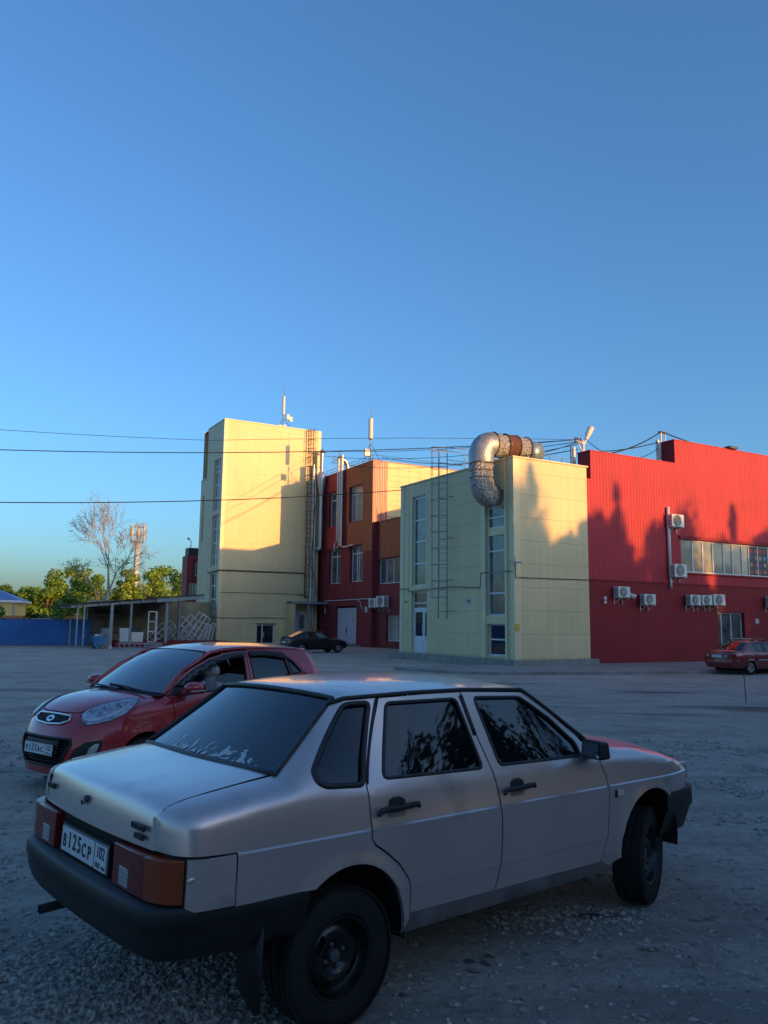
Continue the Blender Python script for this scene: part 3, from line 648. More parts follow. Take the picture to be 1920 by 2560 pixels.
def infill(u0, u1, z0, z1, holes=(), prof=(.3, .025), d=.035):
    facade(s, 'A', b0-d, u0, u1, z0, z1, holes, .05, prof)
    for z in (z0, z1): s.quad((b0, u0, z), (b0, u1, z), (b0-d, u1, z), (b0-d, u0, z))
    for u in (u0, u1): s.quad((b0, u, z0), (b0, u, z1), (b0-d, u, z1), (b0-d, u, z0))
infill(a0+.02, q0+5.2, 13.5, 15.18); infill(a0+.02, q0+1.95, 7.6, 13.5); infill(q0+1.95, q0+4.75, 8.3, 10.28); infill(q0+4.56, q0+4.95, 10.28, 13.5)
s.build('orange_panel', 'orange', mbd)
s = MB(); infill(q0+6.3, q0+9.3, 8.3, 10.3, prof=None, d=.03); infill(q0+5.6, q0+9.6, 13.62, 15.18, prof=None, d=.03); s.split('red_infill', 'redpanel', mbd)
s = MB(); facade(s, 'B', a0-.03, b0+.01, 9.15, 10.0, 15.2, (), .1, (.125, .035)); s.build('corrugated_panel', mat('pinkish_red_sheet', (.46, .075, .06), .38, noise=(.6, .4)), mbd)
s = MB()
for i in range(17):
    x = b0+.05+i*.08
    if i % 2: s.box(x, x+.018, a0-.085, a0-.066, 10.0+1.3*(i % 3 == 0), 15.15)
s.build('highlight_streak', 'white', mbd)  # white strips painting the highlights on the corrugated sheet
s = MB(); facade(s, 'B', a0-.02, 9.15, 17, 10.0, 15.2); s.build('cladding', 'yellow', mbd)
s = MB()
for z in (11.0, 11.5, 11.96, 12.52, 13.09, 13.6, 14.09, 14.63): s.box(9.15, 17, a0-.024, a0-.021, z, z+.022)
for b in np.arange(10.2, 17, 1.1): s.box(b, b+.025, a0-.026, a0-.0245, 10, 15.2)
s.build('cladding_joint', 'yjoint', mbd)
s = MB(); s.box(b0-.06, 17.05, a0-.1, a0+.1, 15.2, 15.26); s.box(b0-.06, b0+.1, a0+.1, 38, 15.2, 15.26); s.box(b0-.05, b0+.01, a0-.06, a0+.02, 9.9, 15.2); s.build('coping', 'orangetrim', mbd)
window(mbd, 'A', b0, *win['w1'], (q0+7.25,), (7.57,), .32, .09, 'paneM'); window(mbd, 'A', b0, *win['w2'], (q0+3.0, q0+3.35), (7.6,), .32, .09, 'paneM')
window(mbd, 'A', b0, *win['t1'], (q0+7.3,), (12.8,), .32, .09, 'paneM'); window(mbd, 'A', b0, *win['t2'], (q0+2.6, q0+3.6), (12.8,), .32, .09, 'paneL')
s = MB(); g0, g1 = gate[0], gate[1]; gm = (g0+g1)/2
for u0, u1 in ((g0+.03, gm-.015), (gm+.015, g1-.03)):
    fbox(s, 'A', b0, u0, u1, -.1, 2.95, -.32, -.22)
    for i in range(8): fbox(s, 'A', b0, u0+.3, u1-.3, 2.1+i*.09, 2.14+i*.09, -.22, -.20)
    for z in (.7, 1.9): fbox(s, 'A', b0, u0+.1, u1-.1, z, z+.04, -.22, -.205)
gt = s.build('double_gate', 'whitedoor', mbd); gt['label'] = 'pale grey steel double gate with louvres'
s = MB(); s.bar(pt('A', b0, gm+.15, .7, -.2), pt('A', b0, gm+.15, 1.25, -.2), .07); s.build('lock', 'dkmetal', gt)
s = MB(); s.lathe([(0, 0), (.22, 0), (.22, .01)], pt('A', b0, g0+1.0, 1.95-.1, -.215), (-1, 0, 0), 3); s.build('warning_sign', 'yellowsign', gt)
s = MB(); s.box(b0-1.2, b0+.02, gate[0]-.8, gate[1]+.2, -.32, -.13); s.build('step', 'concrete', mbd)
s = MB(); fbox(s, 'A', b0, q0+.95, q0+1.35, 2.55, 3.0, .003, .03); s.build('notice', 'paper', mbd)
s = MB(); s.tube([pt('A', b0, q0+8.9, 2.4, .06), pt('A', b0, q0+8.9, 3.6, .06), pt('A', b0, q0+.1, 3.66, .06), (8.2, 28.0, 3.66)], .035, 6)
s.tube([pt('A', b0, q0+2.6, 3.62, .06), pt('A', b0, q0+2.1, 3.4, .06), pt('A', b0, q0+1.8, 2.8, .06)], .025, 6); s.build('conduit', 'white', mbd)
s = MB()
for dz in (.55, .3): s.tube([(b0+.15, a0+.2, 15.2+dz), (b0+.15, 37.5, 15.2+dz)], .02, 5)
for a in np.arange(a0+.3, 37.6, 1.3): s.tube([(b0+.15, a, 15.2), (b0+.15, a, 15.75)], .018, 5)
s.tube([(b0+.15, a0+.2, 15.75), (17, a0+.2, 15.75)], .018, 5)
s.build('roof_railing', 'dkmetal', mbd)
# low wing
c0 = 8.25; s = MB(); lw = [(q0-4.3, q0+.05, 4.84, 6.85), (q0-4.3, q0-1.4, .27, 2.3)]
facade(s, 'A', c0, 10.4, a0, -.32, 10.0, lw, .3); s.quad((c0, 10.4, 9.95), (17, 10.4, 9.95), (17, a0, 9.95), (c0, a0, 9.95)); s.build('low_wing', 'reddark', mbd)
s = MB(); facade(s, 'A', c0-.04, q0-8, q0-.25, 6.95, 9.93, (), .05, (.3, .03)); s.quad((c0, q0-.25, 6.95), (c0, q0-.25, 9.93), (c0-.04, q0-.25, 9.93), (c0-.04, q0-.25, 6.95)); s.build('orange_panel', 'orange', mbd)
s = MB(); s.box(c0-.08, c0+.12, 10.4, q0+.25, 10.0, 10.07); s.build('coping', 'orangetrim', mbd)
window(mbd, 'A', c0, *lw[0], (q0-1.03, q0-2.2, q0-3.4), (), .28, .08, 'paneM'); window(mbd, 'A', c0, *lw[1], (q0-2.7,), (), .28, .08, 'paneL')
s = MB()
for b in (9.3, 10.3, 11.3): s.tube([(b, 27.6, 10), (b, 27.6, 10.5)], .02, 5)
s.tube([(8.9, 27.6, 10.5), (12, 27.6, 10.5)], .02, 5); s.build('roof_railing', 'dkmetal', mbd)
ac_unit(q0-.55, 2.95, 1.15, .72, 'left one of the two air conditioners on the dark red low wing', 'A', c0, .45)
ac_unit(q0-2.0, 2.98, 1.25, .85, 'right one of the two air conditioners on the dark red low wing', 'A', c0, .5)
# flue pipes in front of the red building
for i, (a, zb, end) in enumerate(((q0+6.25, 8.65, [(b0-.3, q0+6.25, 8.8), (b0-.3, q0+6.7, 8.65), (b0-.3, q0+6.7, 8.15), (b0, q0+6.7, 8.1)]), (q0+5.85, 8.2, [(b0-.3, q0+5.85, 8.35), (b0-.28, q0+6.3, 8.2)]), (q0+5.48, 8.25, [(b0-.3, q0+5.48, 8.4), (b0-.3, q0+4.9, 8.22), (b0-.25, q0+3.1, 8.3)]))):
    s = MB(); P = [(b0-.3, a, 16.45), (b0-.3, a, 12)]+end; s.tube([W(*p) for p in P], .105, 12); n = len(s.v)
    s.tube([W(b0-.3, a, 16.4), W(b0-.3, a, 16.55)], .14, 12)
    for z in (9.9, 11.4, 12.9, 14.4): s.tube([W(b0-.3, a, z), W(b0-.3, a, z+.07)], .118, 12); s.bar(W(b0-.3, a, z), W(b0, a, z), .03)
    solo(s, 'flue_pipe', 'steel', ('leftmost of the three parallel flue pipes on the red facade', 'middle of the three parallel flue pipes on the red facade', 'rightmost of the three parallel flue pipes, bending to the lower right window')[i], 'flue pipe', 'flue pipes between the red building\'s windows', smooth=True, sharp=40)
for b, a, r, zt, zb, lab, cap in ((7.3, 37.2, .2, 17.4, 8.6, 'thick silver flue with a dark cap in the corner beside the tower', 1), (6.95, 37.75, .11, 15.9, 1.2, 'slim pale pipe down the corner, reaching lowest behind the porch', 0), (6.7, 37.7, .15, 16.3, 2.0, 'pale pipe next to the caged ladder in the tower corner', 0)):
    s = MB(); s.tube([W(b, a, zt), W(b, a, zb)]+([W(b-.02, a, zb-.15), W(b-.35, a-.0, zb-.35)] if cap else [W(b, a, zb-.3)]), r, 14)
    if cap:
        s.lathe([(.0, .45), (.42, .12), (.42, .08), (.2, .08)], W(b, a, zt), (0, 0, 1), 16)
        s.lathe([(.2, 13.3-17.4), (.42, 14.6-17.4), (.42, 15.3-17.4), (.25, 15.6-17.4)], W(b, a, zt), (0, 0, 1), 14)
    for z in np.arange(zb+1, zt, 1.6): s.tube([W(b, a, z), W(b, a, z+.08)], r*1.12, 12)
    solo(s, 'corner_flue', 'steel', lab, 'flue pipe', 'flues in the tower corner', smooth=True, sharp=40)
s = MB()
P = [(6.9, 37.6, 12.5), (6.75, 37.55, 9.5), (6.5, 37.5, 7.2), (6.75, 37.5, 6.2), (7.1, 37.5, 5.5), (7.2, 37.5, 4.2)]
s.tube([W(*p) for p in P], .03, 6); s.tube([W(5.6, 37.9, 4.1), W(7.5, 37.6, 4.15), W(7.75, q0+9.2, 4.1)], .025, 6)
solo(s, 'hanging_cable', 'dkmetal', 'grey cable hanging in a loop beside the corner flues', 'cable')
# roof things
def aerial(name, lab, b, a, z, h, pz0, pz1, pr, boxes, cat='antenna', guy=True):
    t = bthing(name, lab, cat, b, a, z)
    s = MB(); s.tube([(b, a, z), (b, a, pz1+.1)], .05, 8); s.tube([(b, a, pz1+.1), (b, a, h-.6)], .025, 6); s.tube([(b, a, h-.6), (b, a, h)], .01, 5); s.build('mast', 'grey', t, smooth=True)
    s = MB(); s.tube([(b-.06, a-.1, pz0), (b-.06, a-.1, pz1)], pr, 14); s.build('antenna_panel', 'ant', t, smooth=True, sharp=40, bevel=.02)
    s = MB()
    for x, y, zz, w_, h_ in boxes: s.box(b+x, b+x+w_, a+y-.2, a+y, zz, zz+h_)
    if boxes: s.build('radio_unit', 'ant', t, bevel=.02)
    if guy:
        s = MB()
        for dx, dy in ((1.15, .1), (-.3, .9), (.3, .9)): s.tube([(b, a, z+(pz0-z)*.85), (b+dx, a+dy, z)], .022, 5)
        s.build('stay', 'dkmetal', t)
    return t
aerial('roof_antenna', 'slim sunlit antenna with white tip and small radio boxes on top of the cream tower', 4.25, 39.5, 19.6, 24.4, 21.15, 22.95, .14, ((.25, 0, 20.75, .3, .5), (.6, .1, 20.6, .28, .5), (-.5, 0, 19.7, .3, .45), (-.1, -.1, 19.8, .25, .4)))
t = aerial('roof_antenna', 'pale antenna drum standing at the corner of the red building\'s roof', 8.0, 29.0, 15.26, 20.6, 17.2, 19.0, .2, ((-.65, 0, 15.7, .5, .6),))
s = MB(); s.tube([W(9.5, 36.2, 15.1), W(9.5, 36.2, 16.2), W(9.3, 36.2, 16.7), W(8.8, 36.2, 16.85), W(8.5, 36.2, 16.6)], .22, 12); solo(s, 'roof_vent', 'steel', 'curved silver vent pipe on the red roof behind the railing', 'vent pipe', smooth=True)
s = MB(); s.tube([W(8.1, q0+7.3, 15.2), W(8.1, q0+7.3, 17.3)], .035, 6); solo(s, 'roof_mast', 'dkmetal', 'thin dark rod on the red roof left of the three flues', 'mast')
s = MB(); s.tube([W(8.3, 36.6, 15.2), W(8.3, 36.6, 17.2)], .025, 6)
for z in (17.1, 16.8): s.tube([W(8.3, 36.2, z), W(8.3, 37, z)], .015, 5); s.tube([W(8.1, 36.6, z), W(8.5, 36.6, z)], .015, 5)
solo(s, 'tv_aerial', 'grey', 'thin television aerial with crossbars on the red roof near the tower', 'aerial')
# ------------------------------------------------------------------ tower
tb = bthing('cream_tower', 'tall cream tower with fine siding, sunlit upper half and stair windows on its narrow side', 'building', -1.96, 38)
TB = -1.96; TZ = 19.6; s = MB(); dr = (1.66, 3.39, -.3, 1.44)
tw = [(38.75, 40.55, 11.5, 16.2), (38.6, 40.5, 6.5, 11.1), (38.6, 40.5, 2.45, 5.9)]
facade(s, 'B', 38, TB, 7.5, -.32, TZ, [dr], .25); facade(s, 'A', TB, 38, 42.7, -.32, TZ, tw, .25); facade(s, 'A', 7.5, 38, 44, 15, TZ); facade(s, 'B', 44, TB, 7.5, 0, TZ)
facade(s, 'A', TB, 42.7, 44.4, -.32, 14.85, [(43.2, 43.7, 9, 13.3)], .2); s.quad((TB, 42.7, 14.85), (TB, 44.4, 14.85), (3, 44.4, 14.85), (3, 42.7, 14.85)); s.quad((TB, 38, TZ-.1), (7.5, 38, TZ-.1), (7.5, 44, TZ-.1), (TB, 44, TZ-.1))
s.build('wall', 'tower', tb)
s = MB(); s.box(TB-.05, 7.55, 37.94, 38.05, TZ, TZ+.07); s.box(TB-.05, TB+.05, 38.05, 42.75, TZ, TZ+.07); s.box(TB-.03, TB+.3, 37.965, 37.995, 0, TZ); s.box(TB-.03, TB-.003, 37.995, 38.3, 0, TZ); s.box(7.2, 7.53, 37.965, 37.995, 9, TZ)
s.box(TB-.04, TB+.03, 42.7, 44.45, 14.85, 14.93); s.build('corner_trim', 'creamtrim', tb)
window(tb, 'A', TB, *tw[0], (39.65,), (12.7, 13.9, 15.1, 15.6), .22, .1, 'paneL'); window(tb, 'A', TB, *tw[1], (39.55,), (7.4, 8.6, 9.9), .22, .1, 'paneL'); window(tb, 'A', TB, *tw[2], (39.55,), (3.6, 4.8), .22, .1, 'paneD')
window(tb, 'A', TB, 43.2, 43.7, 9, 13.3, (), (10.5, 12), .18, .07, 'paneM')
o = window(tb, 'B', 38, *dr, (2.25,), (), .2, .1, 'paneD', name='glazed_door', label='white framed glazed door')
s = MB(); s.tube([pt('B', 38, 2.4, .3, -.08), pt('B', 38, 2.4, .8, -.08)], .03, 6); s.build('handle', 'white', o)
s = MB(); s.box(dr[0]-.15, dr[1]+.1, 37.9, 37.99, 1.46, 1.52); s.build('door_hood', 'dkmetal', tb)
s = MB(); s.tube([(TB-.1, 41, 6.0), (TB-.1, 37.9, 6.05), (TB, 37.88, 6.1), (6.0, 37.88, 6.12), (6.15, 37.88, 5.95), (6.2, 37.88, 4.0), (6.5, 37.88, 3.95)], .05, 8); s.build('gas_pipe', 'dkmetal', tb, smooth=True)
s = MB(); s.tube([(TB, 37.95, 4.18), (6.2, 37.95, 4.2)], .02, 5); s.tube([(TB-.03, 42.6, 2.2), (TB-.03, 37.95, 1.98), (0, 37.93, 1.95), (2, 37.93, 2.02), (4.4, 37.93, 2.0)], .025, 5); s.build('wall_cable', 'dkmetal', tb)
# porch on the tower
ph = bthing('entrance_porch', 'flat grey porch roof on thin posts over two white doors in the tower corner', 'porch', 5.2, 37, -.3)
s = MB(); s.obox((4.45, 36.0, 3.3), (3.6, 0, 0), (0, 2.0, .22), (0, 0, .05)); s.build('roof', 'grey', ph)
s = MB()
for b in (4.5, 5.75, 7.9): s.tube([(b, 36.05, -.3), (b, 36.05, 3.32)], .05, 8)
s.split('post', 'grey', ph)
s = MB(); s.box(4.46, 4.52, 36.1, 37.98, -.3, 3.3); s.build('side_panel', 'tower', ph)
s = MB(); s.box(4.7, 5.55, 37.86, 37.98, -.3, 2.8); s.box(5.6, 6.3, 37.88, 37.98, -.3, 2.7); d_ = s.build('door', 'whitedoor', ph); s = MB(); s.box(5.72, 6.15, 37.84, 37.875, 1.1, 2.3); s.build('pane', 'paneM', d_)
# caged ladder on the tower
tl = bthing('caged_ladder', 'dark rusty caged ladder running up the tower near its right edge', 'ladder', 6.35, 37.8, 2)
s = MB()
for b in (6.12, 6.62): s.tube([(b, 37.75, 3.8), (b, 37.75, 19.75)], .035, 6)
s.build('stringer', 'rust', tl); s = MB()
for z in np.arange(4, 19.7, .42): s.tube([(6.12, 37.75, z), (6.62, 37.75, z)], .022, 5)
s.build('rung', 'rust', tl); s = MB()
for z in np.arange(5, 19.8, .85): s.tube([(6.37-.38*math.cos(R(k*18)), 37.75-.75*math.sin(R(k*18)), z) for k in range(11)], .022, 5)
for k in (2, 5, 8): s.tube([(6.37-.38*math.cos(R(k*18)), 37.75-.75*math.sin(R(k*18)), 5) , (6.37-.38*math.cos(R(k*18)), 37.75-.75*math.sin(R(k*18)), 19.7)], .018, 5)
s.build('safety_cage', 'rust', tl)
s = MB()
for k in range(5): s.tube([(6.9+.05*k, 37.9, 3+.3*k), (6.88+.04*k, 37.9, 10), (6.9+.03*k, 37.86, 14)], .022, 5)
tag(MB().add([W(*p) for p in s.v], s.f).build('cable_bundle', 'wire'), 'bundle of black cables running down the tower beside the caged ladder', 'cable')
# small red building far left behind the tower
fr = bthing('small_red_building', 'small two-storey red building seen just left of the tower', 'building', -.8, 52)
s = MB(); facade(s, 'B', 52, -.82, 4, -.3, 8.35, [(.05, .75, 6.3, 7.6), (-.5, 3, 4.0, 5.5)], .2); facade(s, 'A', -.82, 52, 53.8, -.3, 8.35); s.quad((-.82, 52, 8.3), (4, 52, 8.3), (4, 53.8, 8.3), (-.82, 53.8, 8.3)); s.build('wall', 'redpanel', fr)
s = MB(); s.box(-.62, 4, 52.3, 53.6, 8.3, 9.2); s.build('rear_parapet', 'dkmetal', fr)
s = MB()
for b in (-.2, 0, .8): s.box(b-.02, b+.02, 51.95, 51.99, 5.6, 8.1)
s.build('cladding_joint', 'reddark', fr)
window(fr, 'B', 52, .05, .75, 6.3, 7.6, (.35,), (), .15, .08, 'paneM'); window(fr, 'B', 52, -.5, 3, 4.0, 5.5, (-.1, .2, .5), (), .15, .06, 'paneL')
lp = bthing('roof_lamp', 'small lamp on a bent arm above the small red building', 'lamp', -.4, 52.4, 9.2); s = MB(); s.tube([(-.4, 52.4, 9.2), (-.4, 52.4, 9.9), (-.6, 52.4, 10.1)], .04, 6); s.build('arm', 'dkmetal', lp); s = MB(); s.sphere((-.68, 52.4, 10.15), .14); s.build('lamp_head', 'ant', lp, smooth=True)
# ------------------------------------------------------------------ open shed left of the tower
sh = bthing('open_shed', 'open lean-to shed with dark sloping roof on grey posts, left of the tower', 'shed', -10, 31.5, -.3)
s = MB(); L_ = (-15.15, 2.72); R_ = (-5.3, 3.66)
def rz_(b): return L_[1]+(b-L_[0])*(R_[1]-L_[1])/(R_[0]-L_[0])
s.obox((L_[0], 31, rz_(L_[0])), (R_[0]-L_[0], 0, R_[1]-L_[1]), (0, 8.5, 0), (0, 0, .07)); s.build('roof', mat('dark_roofing', (.03, .035, .035), .9, noise=(3, .3)), sh)
s = MB(); s.obox((-8.9, 31.05, rz_(-8.9)-.30), (3.6, 0, .35), (0, .1, 0), (0, 0, .30)); s.obox((-14.9, 31.3, rz_(-14.9)-.25), (6.2, 0, .59), (0, .1, 0), (0, 0, .22))
for b in np.arange(-14.5, -5.5, 1.5): s.box(b, b+.12, 31.1, 39.4, rz_(b)-.24, rz_(b)-.02)
s.split('beam', 'grey', sh)
for b, a, w_, zb in ((-14.46, 31.2, .1, -.3), (-14.0, 31.2, .1, -.3), (-13.1, 36, .09, -.3), (-12.1, 31.2, .2, -.3), (-10.7, 31.3, .13, -.3), (-9.4, 37, .1, 0), (-8.05, 31.4, .19, .0), (-5.6, 36.8, .25, -.3)):
    s = MB(); s.box(b-w_/2, b+w_/2, a-w_/2, a+w_/2, zb, rz_(b)-.1); s.build('post', 'grey', sh)
s = MB(); s.box(-12.4, -1.96, 39.3, 39.5, -.3, 3.3); s.build('back_wall', mat('dirty_cream', (.27, .24, .15), .8, noise=(.8, .3)), sh)
s = MB(); s.box(-11.9, -9.8, 39.2, 39.29, 2.2, 2.5); s.box(-12.2, -9.9, 39.2, 39.29, 1.2, 1.26); s.box(-12.2, -9.9, 39.2, 39.29, .6, .66); s.build('wall_shelf', 'dkmetal', sh)
dk = bthing('loading_dock', 'low red-painted concrete loading dock under the shed roof', 'loading dock', -9, 31.6, -.3)
s = MB(); s.box(-11.6, -2.1, 31.9, 38, -.3, .07); s.build('platform', 'redlow', dk); s = MB(); s.box(-9.35, -8.3, 31.2, 31.9, -.3, .03); s.box(-9.6, -8.5, 30.9, 31.2, -.3, -.1); s.build('steps', 'concrete', dk)
rl = bthing('low_railing', 'low grey rail on seven stubby posts in front of the red dock', 'railing', -10.4, 30.5, -.3)
s = MB(); s.tube([(-11.6, 30.6, .0), (-9.35, 30.6, -.02)], .06, 8); s.build('rail', 'grey', rl); s = MB()
for k in range(7): s.tube([(-11.55+k*.36, 30.6, -.3), (-11.55+k*.36, 30.6, 0)], .055, 8)
s.split('post', 'grey', rl)
# dumpster
dm = bthing('dumpster', 'bright blue wheeled dumpster overflowing with rubbish', 'dumpster', -13.3, 29, -.3)
MT['dumpblue'] = mat('dumpster_blue', (.02, .17, .36), .5, noise=(4, .2))
s = MB(); s.add([(-13.6, 28.5, -.18), (-12.95, 28.5, -.18), (-12.95, 29.3, -.18), (-13.6, 29.3, -.18), (-13.72, 28.4, .52), (-12.86, 28.4, .52), (-12.86, 29.4, .52), (-13.72, 29.4, .52)], [(0, 1, 2, 3), (0, 1, 5, 4), (1, 2, 6, 5), (2, 3, 7, 6), (3, 0, 4, 7)])
s.box(-13.76, -12.82, 28.34, 28.42, .5, .57); s.box(-13.76, -13.7, 28.42, 29.4, .5, .57); s.box(-12.88, -12.82, 28.42, 29.4, .5, .57)
for b in (-13.4, -13.15): s.box(b-.02, b+.02, 28.42, 28.48, -.15, .5)
s.build('body', 'dumpblue', dm)
for b in (-13.6, -12.98):
    for a in (28.6, 29.2): s = MB(); s.lathe([(0, -.03), (.09, -.03), (.09, .03), (0, .03)], (b, a, -.21), (1, .3, 0), 14); s.build('wheel', 'black', dm)
q = random.Random(2)
for i, (x, y, z, w_, c_, lab) in enumerate(((-13.5, 28.7, .5, .3, 'paper', 'crumpled pale rubbish bag on the left of the full dumpster'), (-13.2, 28.8, .52, .34, 'concrete', 'grey rubbish bag in the middle of the full dumpster'), (-12.98, 28.7, .5, .22, 'wood', 'brown rubbish bag on the right of the full dumpster'))):
    s = MB(); s.sphere((x, y, z+.08), w_*.6, 9, 6, (1, .8, .6)); s.v = [(a+q.uniform(-.03, .03), b+q.uniform(-.03, .03), c+q.uniform(-.03, .03)) for a, b, c in s.v]
    solo(MB().add([W(*p) for p in s.v], s.f), 'rubbish_bag', c_, lab, 'rubbish bag', 'rubbish bags in the dumpster')
for i, (x, y, w_, m_, lab) in enumerate(((-13.25, 28.0, .28, 'wood', 'brown cardboard box on the ground in front of the dumpster'), (-12.75, 28.2, .2, 'paper', 'pale crumpled carton on the ground right of the dumpster'))):
    s = MB(); s.obox((x, y, -.3), (w_, .1, 0), (-.08, w_, 0), (.02, 0, w_)); solo(MB().add([W(*p) for p in s.v], s.f), 'carton', m_, lab, 'carton')
# stored things under the shed
for b, w_, h_, m_, lab, cat in ((-11.2, .62, 1.02, 'white', 'white cabinet standing under the shed roof', 'cabinet'), (-10.35, .85, .72, 'acw', 'white slatted panel leaning under the shed roof', 'panel'), (-12.5, .6, 1.0, 'grey', 'grey cabinet under the shed beside the dumpster', 'cabinet')):
    s = MB(); s.box(b, b+w_, 32.3, 32.8, -.3 if b < -12 else .07, .07+h_)
    for k in range(5): s.box(b+.05+k*w_*.19, b+.07+k*w_*.19, 32.28, 32.3, .12, h_)
    solo(MB().add([W(*p) for p in s.v], s.f), {'cabinet': 'storage_cabinet', 'panel': 'slatted_board'}[cat], m_, lab, cat)
s = MB(); s.box(-10.35, -9.3, 32.9, 34, .07, .6); s.box(-10.2, -9.5, 33, 33.8, .6, 1.1); solo(MB().add([W(*p) for p in s.v], s.f), 'tarpaulin_pile', 'dkmetal', 'dark covered pile under the shed behind the white panel', 'pile', bevel=.08)
def wframe(P0, U, V, nu, nv, label, name='window_frame', grp='spare white window frames', t=.06, wv=.07):
    s = MB(); P0, U, V = Vector(P0), Vector(U), Vector(V); nn = U.cross(V).normalized()*t; u, v = U.normalized(), V.normalized(); lu, lv = U.length, V.length
    for k in range(nu+1): s.obox(P0+u*((lu-wv)*k/nu), u*wv, V, nn)
    for k in range(nv+1): s.obox(P0+v*((lv-wv)*k/nv)+u*wv+nn*.02, u*(lu-2*wv), v*wv, nn*.96)
    solo(MB().add([W(*p) for p in s.v], s.f), name, 'white', label, 'window frame', grp)
wframe((-9.3, 31.9, .07), (.62, 0, 0), (0, 0, 2.3), 1, 3, 'white door frame standing upright under the shed, nearest the dock steps')
wframe((-8.62, 32.3, .07), (.2, .45, 0), (0, 0, 2.3), 1, 3, 'narrow white frame standing behind the upright door frame')
fl = [('leftmost leaning frame, low against the shed wall', -6.6, 38.6, 1.6, 1.5), ('second leaning frame from the left, dark glass showing', -6.2, 38.3, 1.5, 1.75), ('tall leaning frame in the middle of the stack', -5.5, 37.9, 1.9, 2.15), ('tall leaning frame with three lights, right of the middle', -5.0, 37.5, 2.0, 2.3), ('tallest leaning frame, its top corner against the tower', -4.4, 37.2, 2.0, 2.5), ('leaning frame just right of the tallest one', -3.9, 36.8, 1.7, 2.25), ('short leaning frame at the right of the stack', -3.3, 36.6, 1.0, 1.6), ('narrow slat frame second from the right end of the stack', -2.95, 36.4, .6, 1.5), ('rightmost narrow slat frame of the leaning stack', -2.65, 36.1, .55, 1.6)]
for i, (lab, b, a, L2, h) in enumerate(fl):
    th = R((46, 44, 42, 40, 38, 34, 27, 20, 16)[i]); Wd = .85 if i < 6 else .30 if i > 6 else .45; H_ = h*1.12
    wframe((b-1.0+.25*(i > 5), a-.02*i, -.25+Wd*math.sin(th)), (Wd*math.cos(th), .05, -Wd*math.sin(th)), (H_*math.sin(th), .45, H_*math.cos(th)), 1 if i > 6 else 2, 4 if i < 6 else 1, lab, grp='white frames leaning against the tower', t=.05, wv=.055)
# ------------------------------------------------------------------ blue fence
f0 = Vector((-40, 54.3, 0)); f1 = Vector((-22.4, 62.2, 0)); fd = (f1-f0).normalized(); fnn = Vector((-fd.y, fd.x, 0)); FT = 1.66
fe = thing('blue_fence', 'long blue sheet metal fence across the left background', 'fence', f0+Vector((0, 0, -.3)), math.atan2(fd.y, fd.x))
Lf = (f1-f0).length; s = MB(); n = int(Lf/.14); row = []
prs = [(i*.14, .02 if (i//2) % 2 else 0) for i in range(n+1)]
s.grid([[(x, y, 0) for x, y in prs], [(x, y, FT+.3-.0) for x, y in prs]]); s.build('sheet', 'blue', fe)
s = MB(); s.box(0, Lf, -.06, -.02, -.02, .07); s.box(0, Lf, -.03, .05, FT+.3, FT+.34); s.build('rail', 'dkmetal', fe)
s = MB(); s.box(Lf-1.6, Lf-1.5, -.1, 0, 0, FT+.4); s.box(Lf-8.6, Lf-8.52, -.12, -.06, 0, .6); s.split('post', 'grey', fe)
# faded marks and letters painted on the fence
for body, x, z, sz, col in (('2', Lf-15.4, .95, .42, (.10, .14, .32)), ('1ЗВА', Lf-.5, 1.3, .26, (.25, .36, .5))):
    if len(body) == 1:
        tm = text_mb(body, sz, lambda p: (x+p.x, -.03, z+p.y)); tm.build('painted_mark', mat('faded_paint', col, .7), fe)
    else:
        for k, ch in enumerate(body):
            tm = text_mb(ch, sz, lambda p, k=k: (x+p.x, -.03, z+.1-k*.24+p.y)); tm.build('painted_letter', mat('white_letter', col, .7), fe)
s = MB(); s.box(0, Lf, -.25, -.05, -.15, .02); s.build('kerb', 'concrete', fe)
s = MB(); s.box(Lf+.02, Lf+.85, -.08, .02, 0, FT+.3); s.build('end_panel', mat('dark_slate_sheet', (.03, .035, .05), .5), fe)
# house with a blue roof beyond the fence
hs = thing('yellow_house', 'yellow house with a blue roof beyond the fence at the far left', 'house', (-63.0, 109, 0), R(16))
s = MB(); s.box(-14, 12.3, 0, 9, 0, 3.9); s.build('wall', mat('yellow_render', (.62, .44, .16), .7, noise=(.6, .08)), hs)
s = MB(); s.box(-14.4, 13, -.6, 9.6, 3.9, 4.2); s.build('eaves', 'white', hs)
s = MB(); s.add([(-14.4, -.5, 4.2), (12.9, -.5, 4.2), (12.9, 9.6, 4.2), (-14.4, 9.6, 4.2), (-9, 4.5, 6.3), (8, 4.5, 6.3)], [(0, 1, 5, 4), (1, 2, 5), (2, 3, 4, 5), (3, 0, 4)]); s.build('roof', mat('blue_roof', (.12, .2, .42), .5), hs)
s = MB(); s.box(11.9, 12.15, -.1, -.02, 0, 3.9); s.build('downpipe', 'grey', hs)
s = MB(); s.box(-42, -30, 84, 84.3, 0, 2.0); solo(s, 'brick_wall', mat('orange_brick', (.42, .16, .07), .8, noise=(4, .3)), 'low orange brick wall just above the blue fence', 'wall')
s = MB(); s.box(-31.4, -30.7, 82, 82.2, 1.2, 2.3); solo(s, 'notice_board', mat('board_orange', (.5, .22, .06), .7), 'small orange board above the blue fence', 'board')
s = MB(); s.box(-33.2, -31.2, 76, 77, 1.3, 1.72); solo(s, 'parked_van', 'acw', 'white roof of a vehicle parked behind the fence', 'van', bevel=.1)
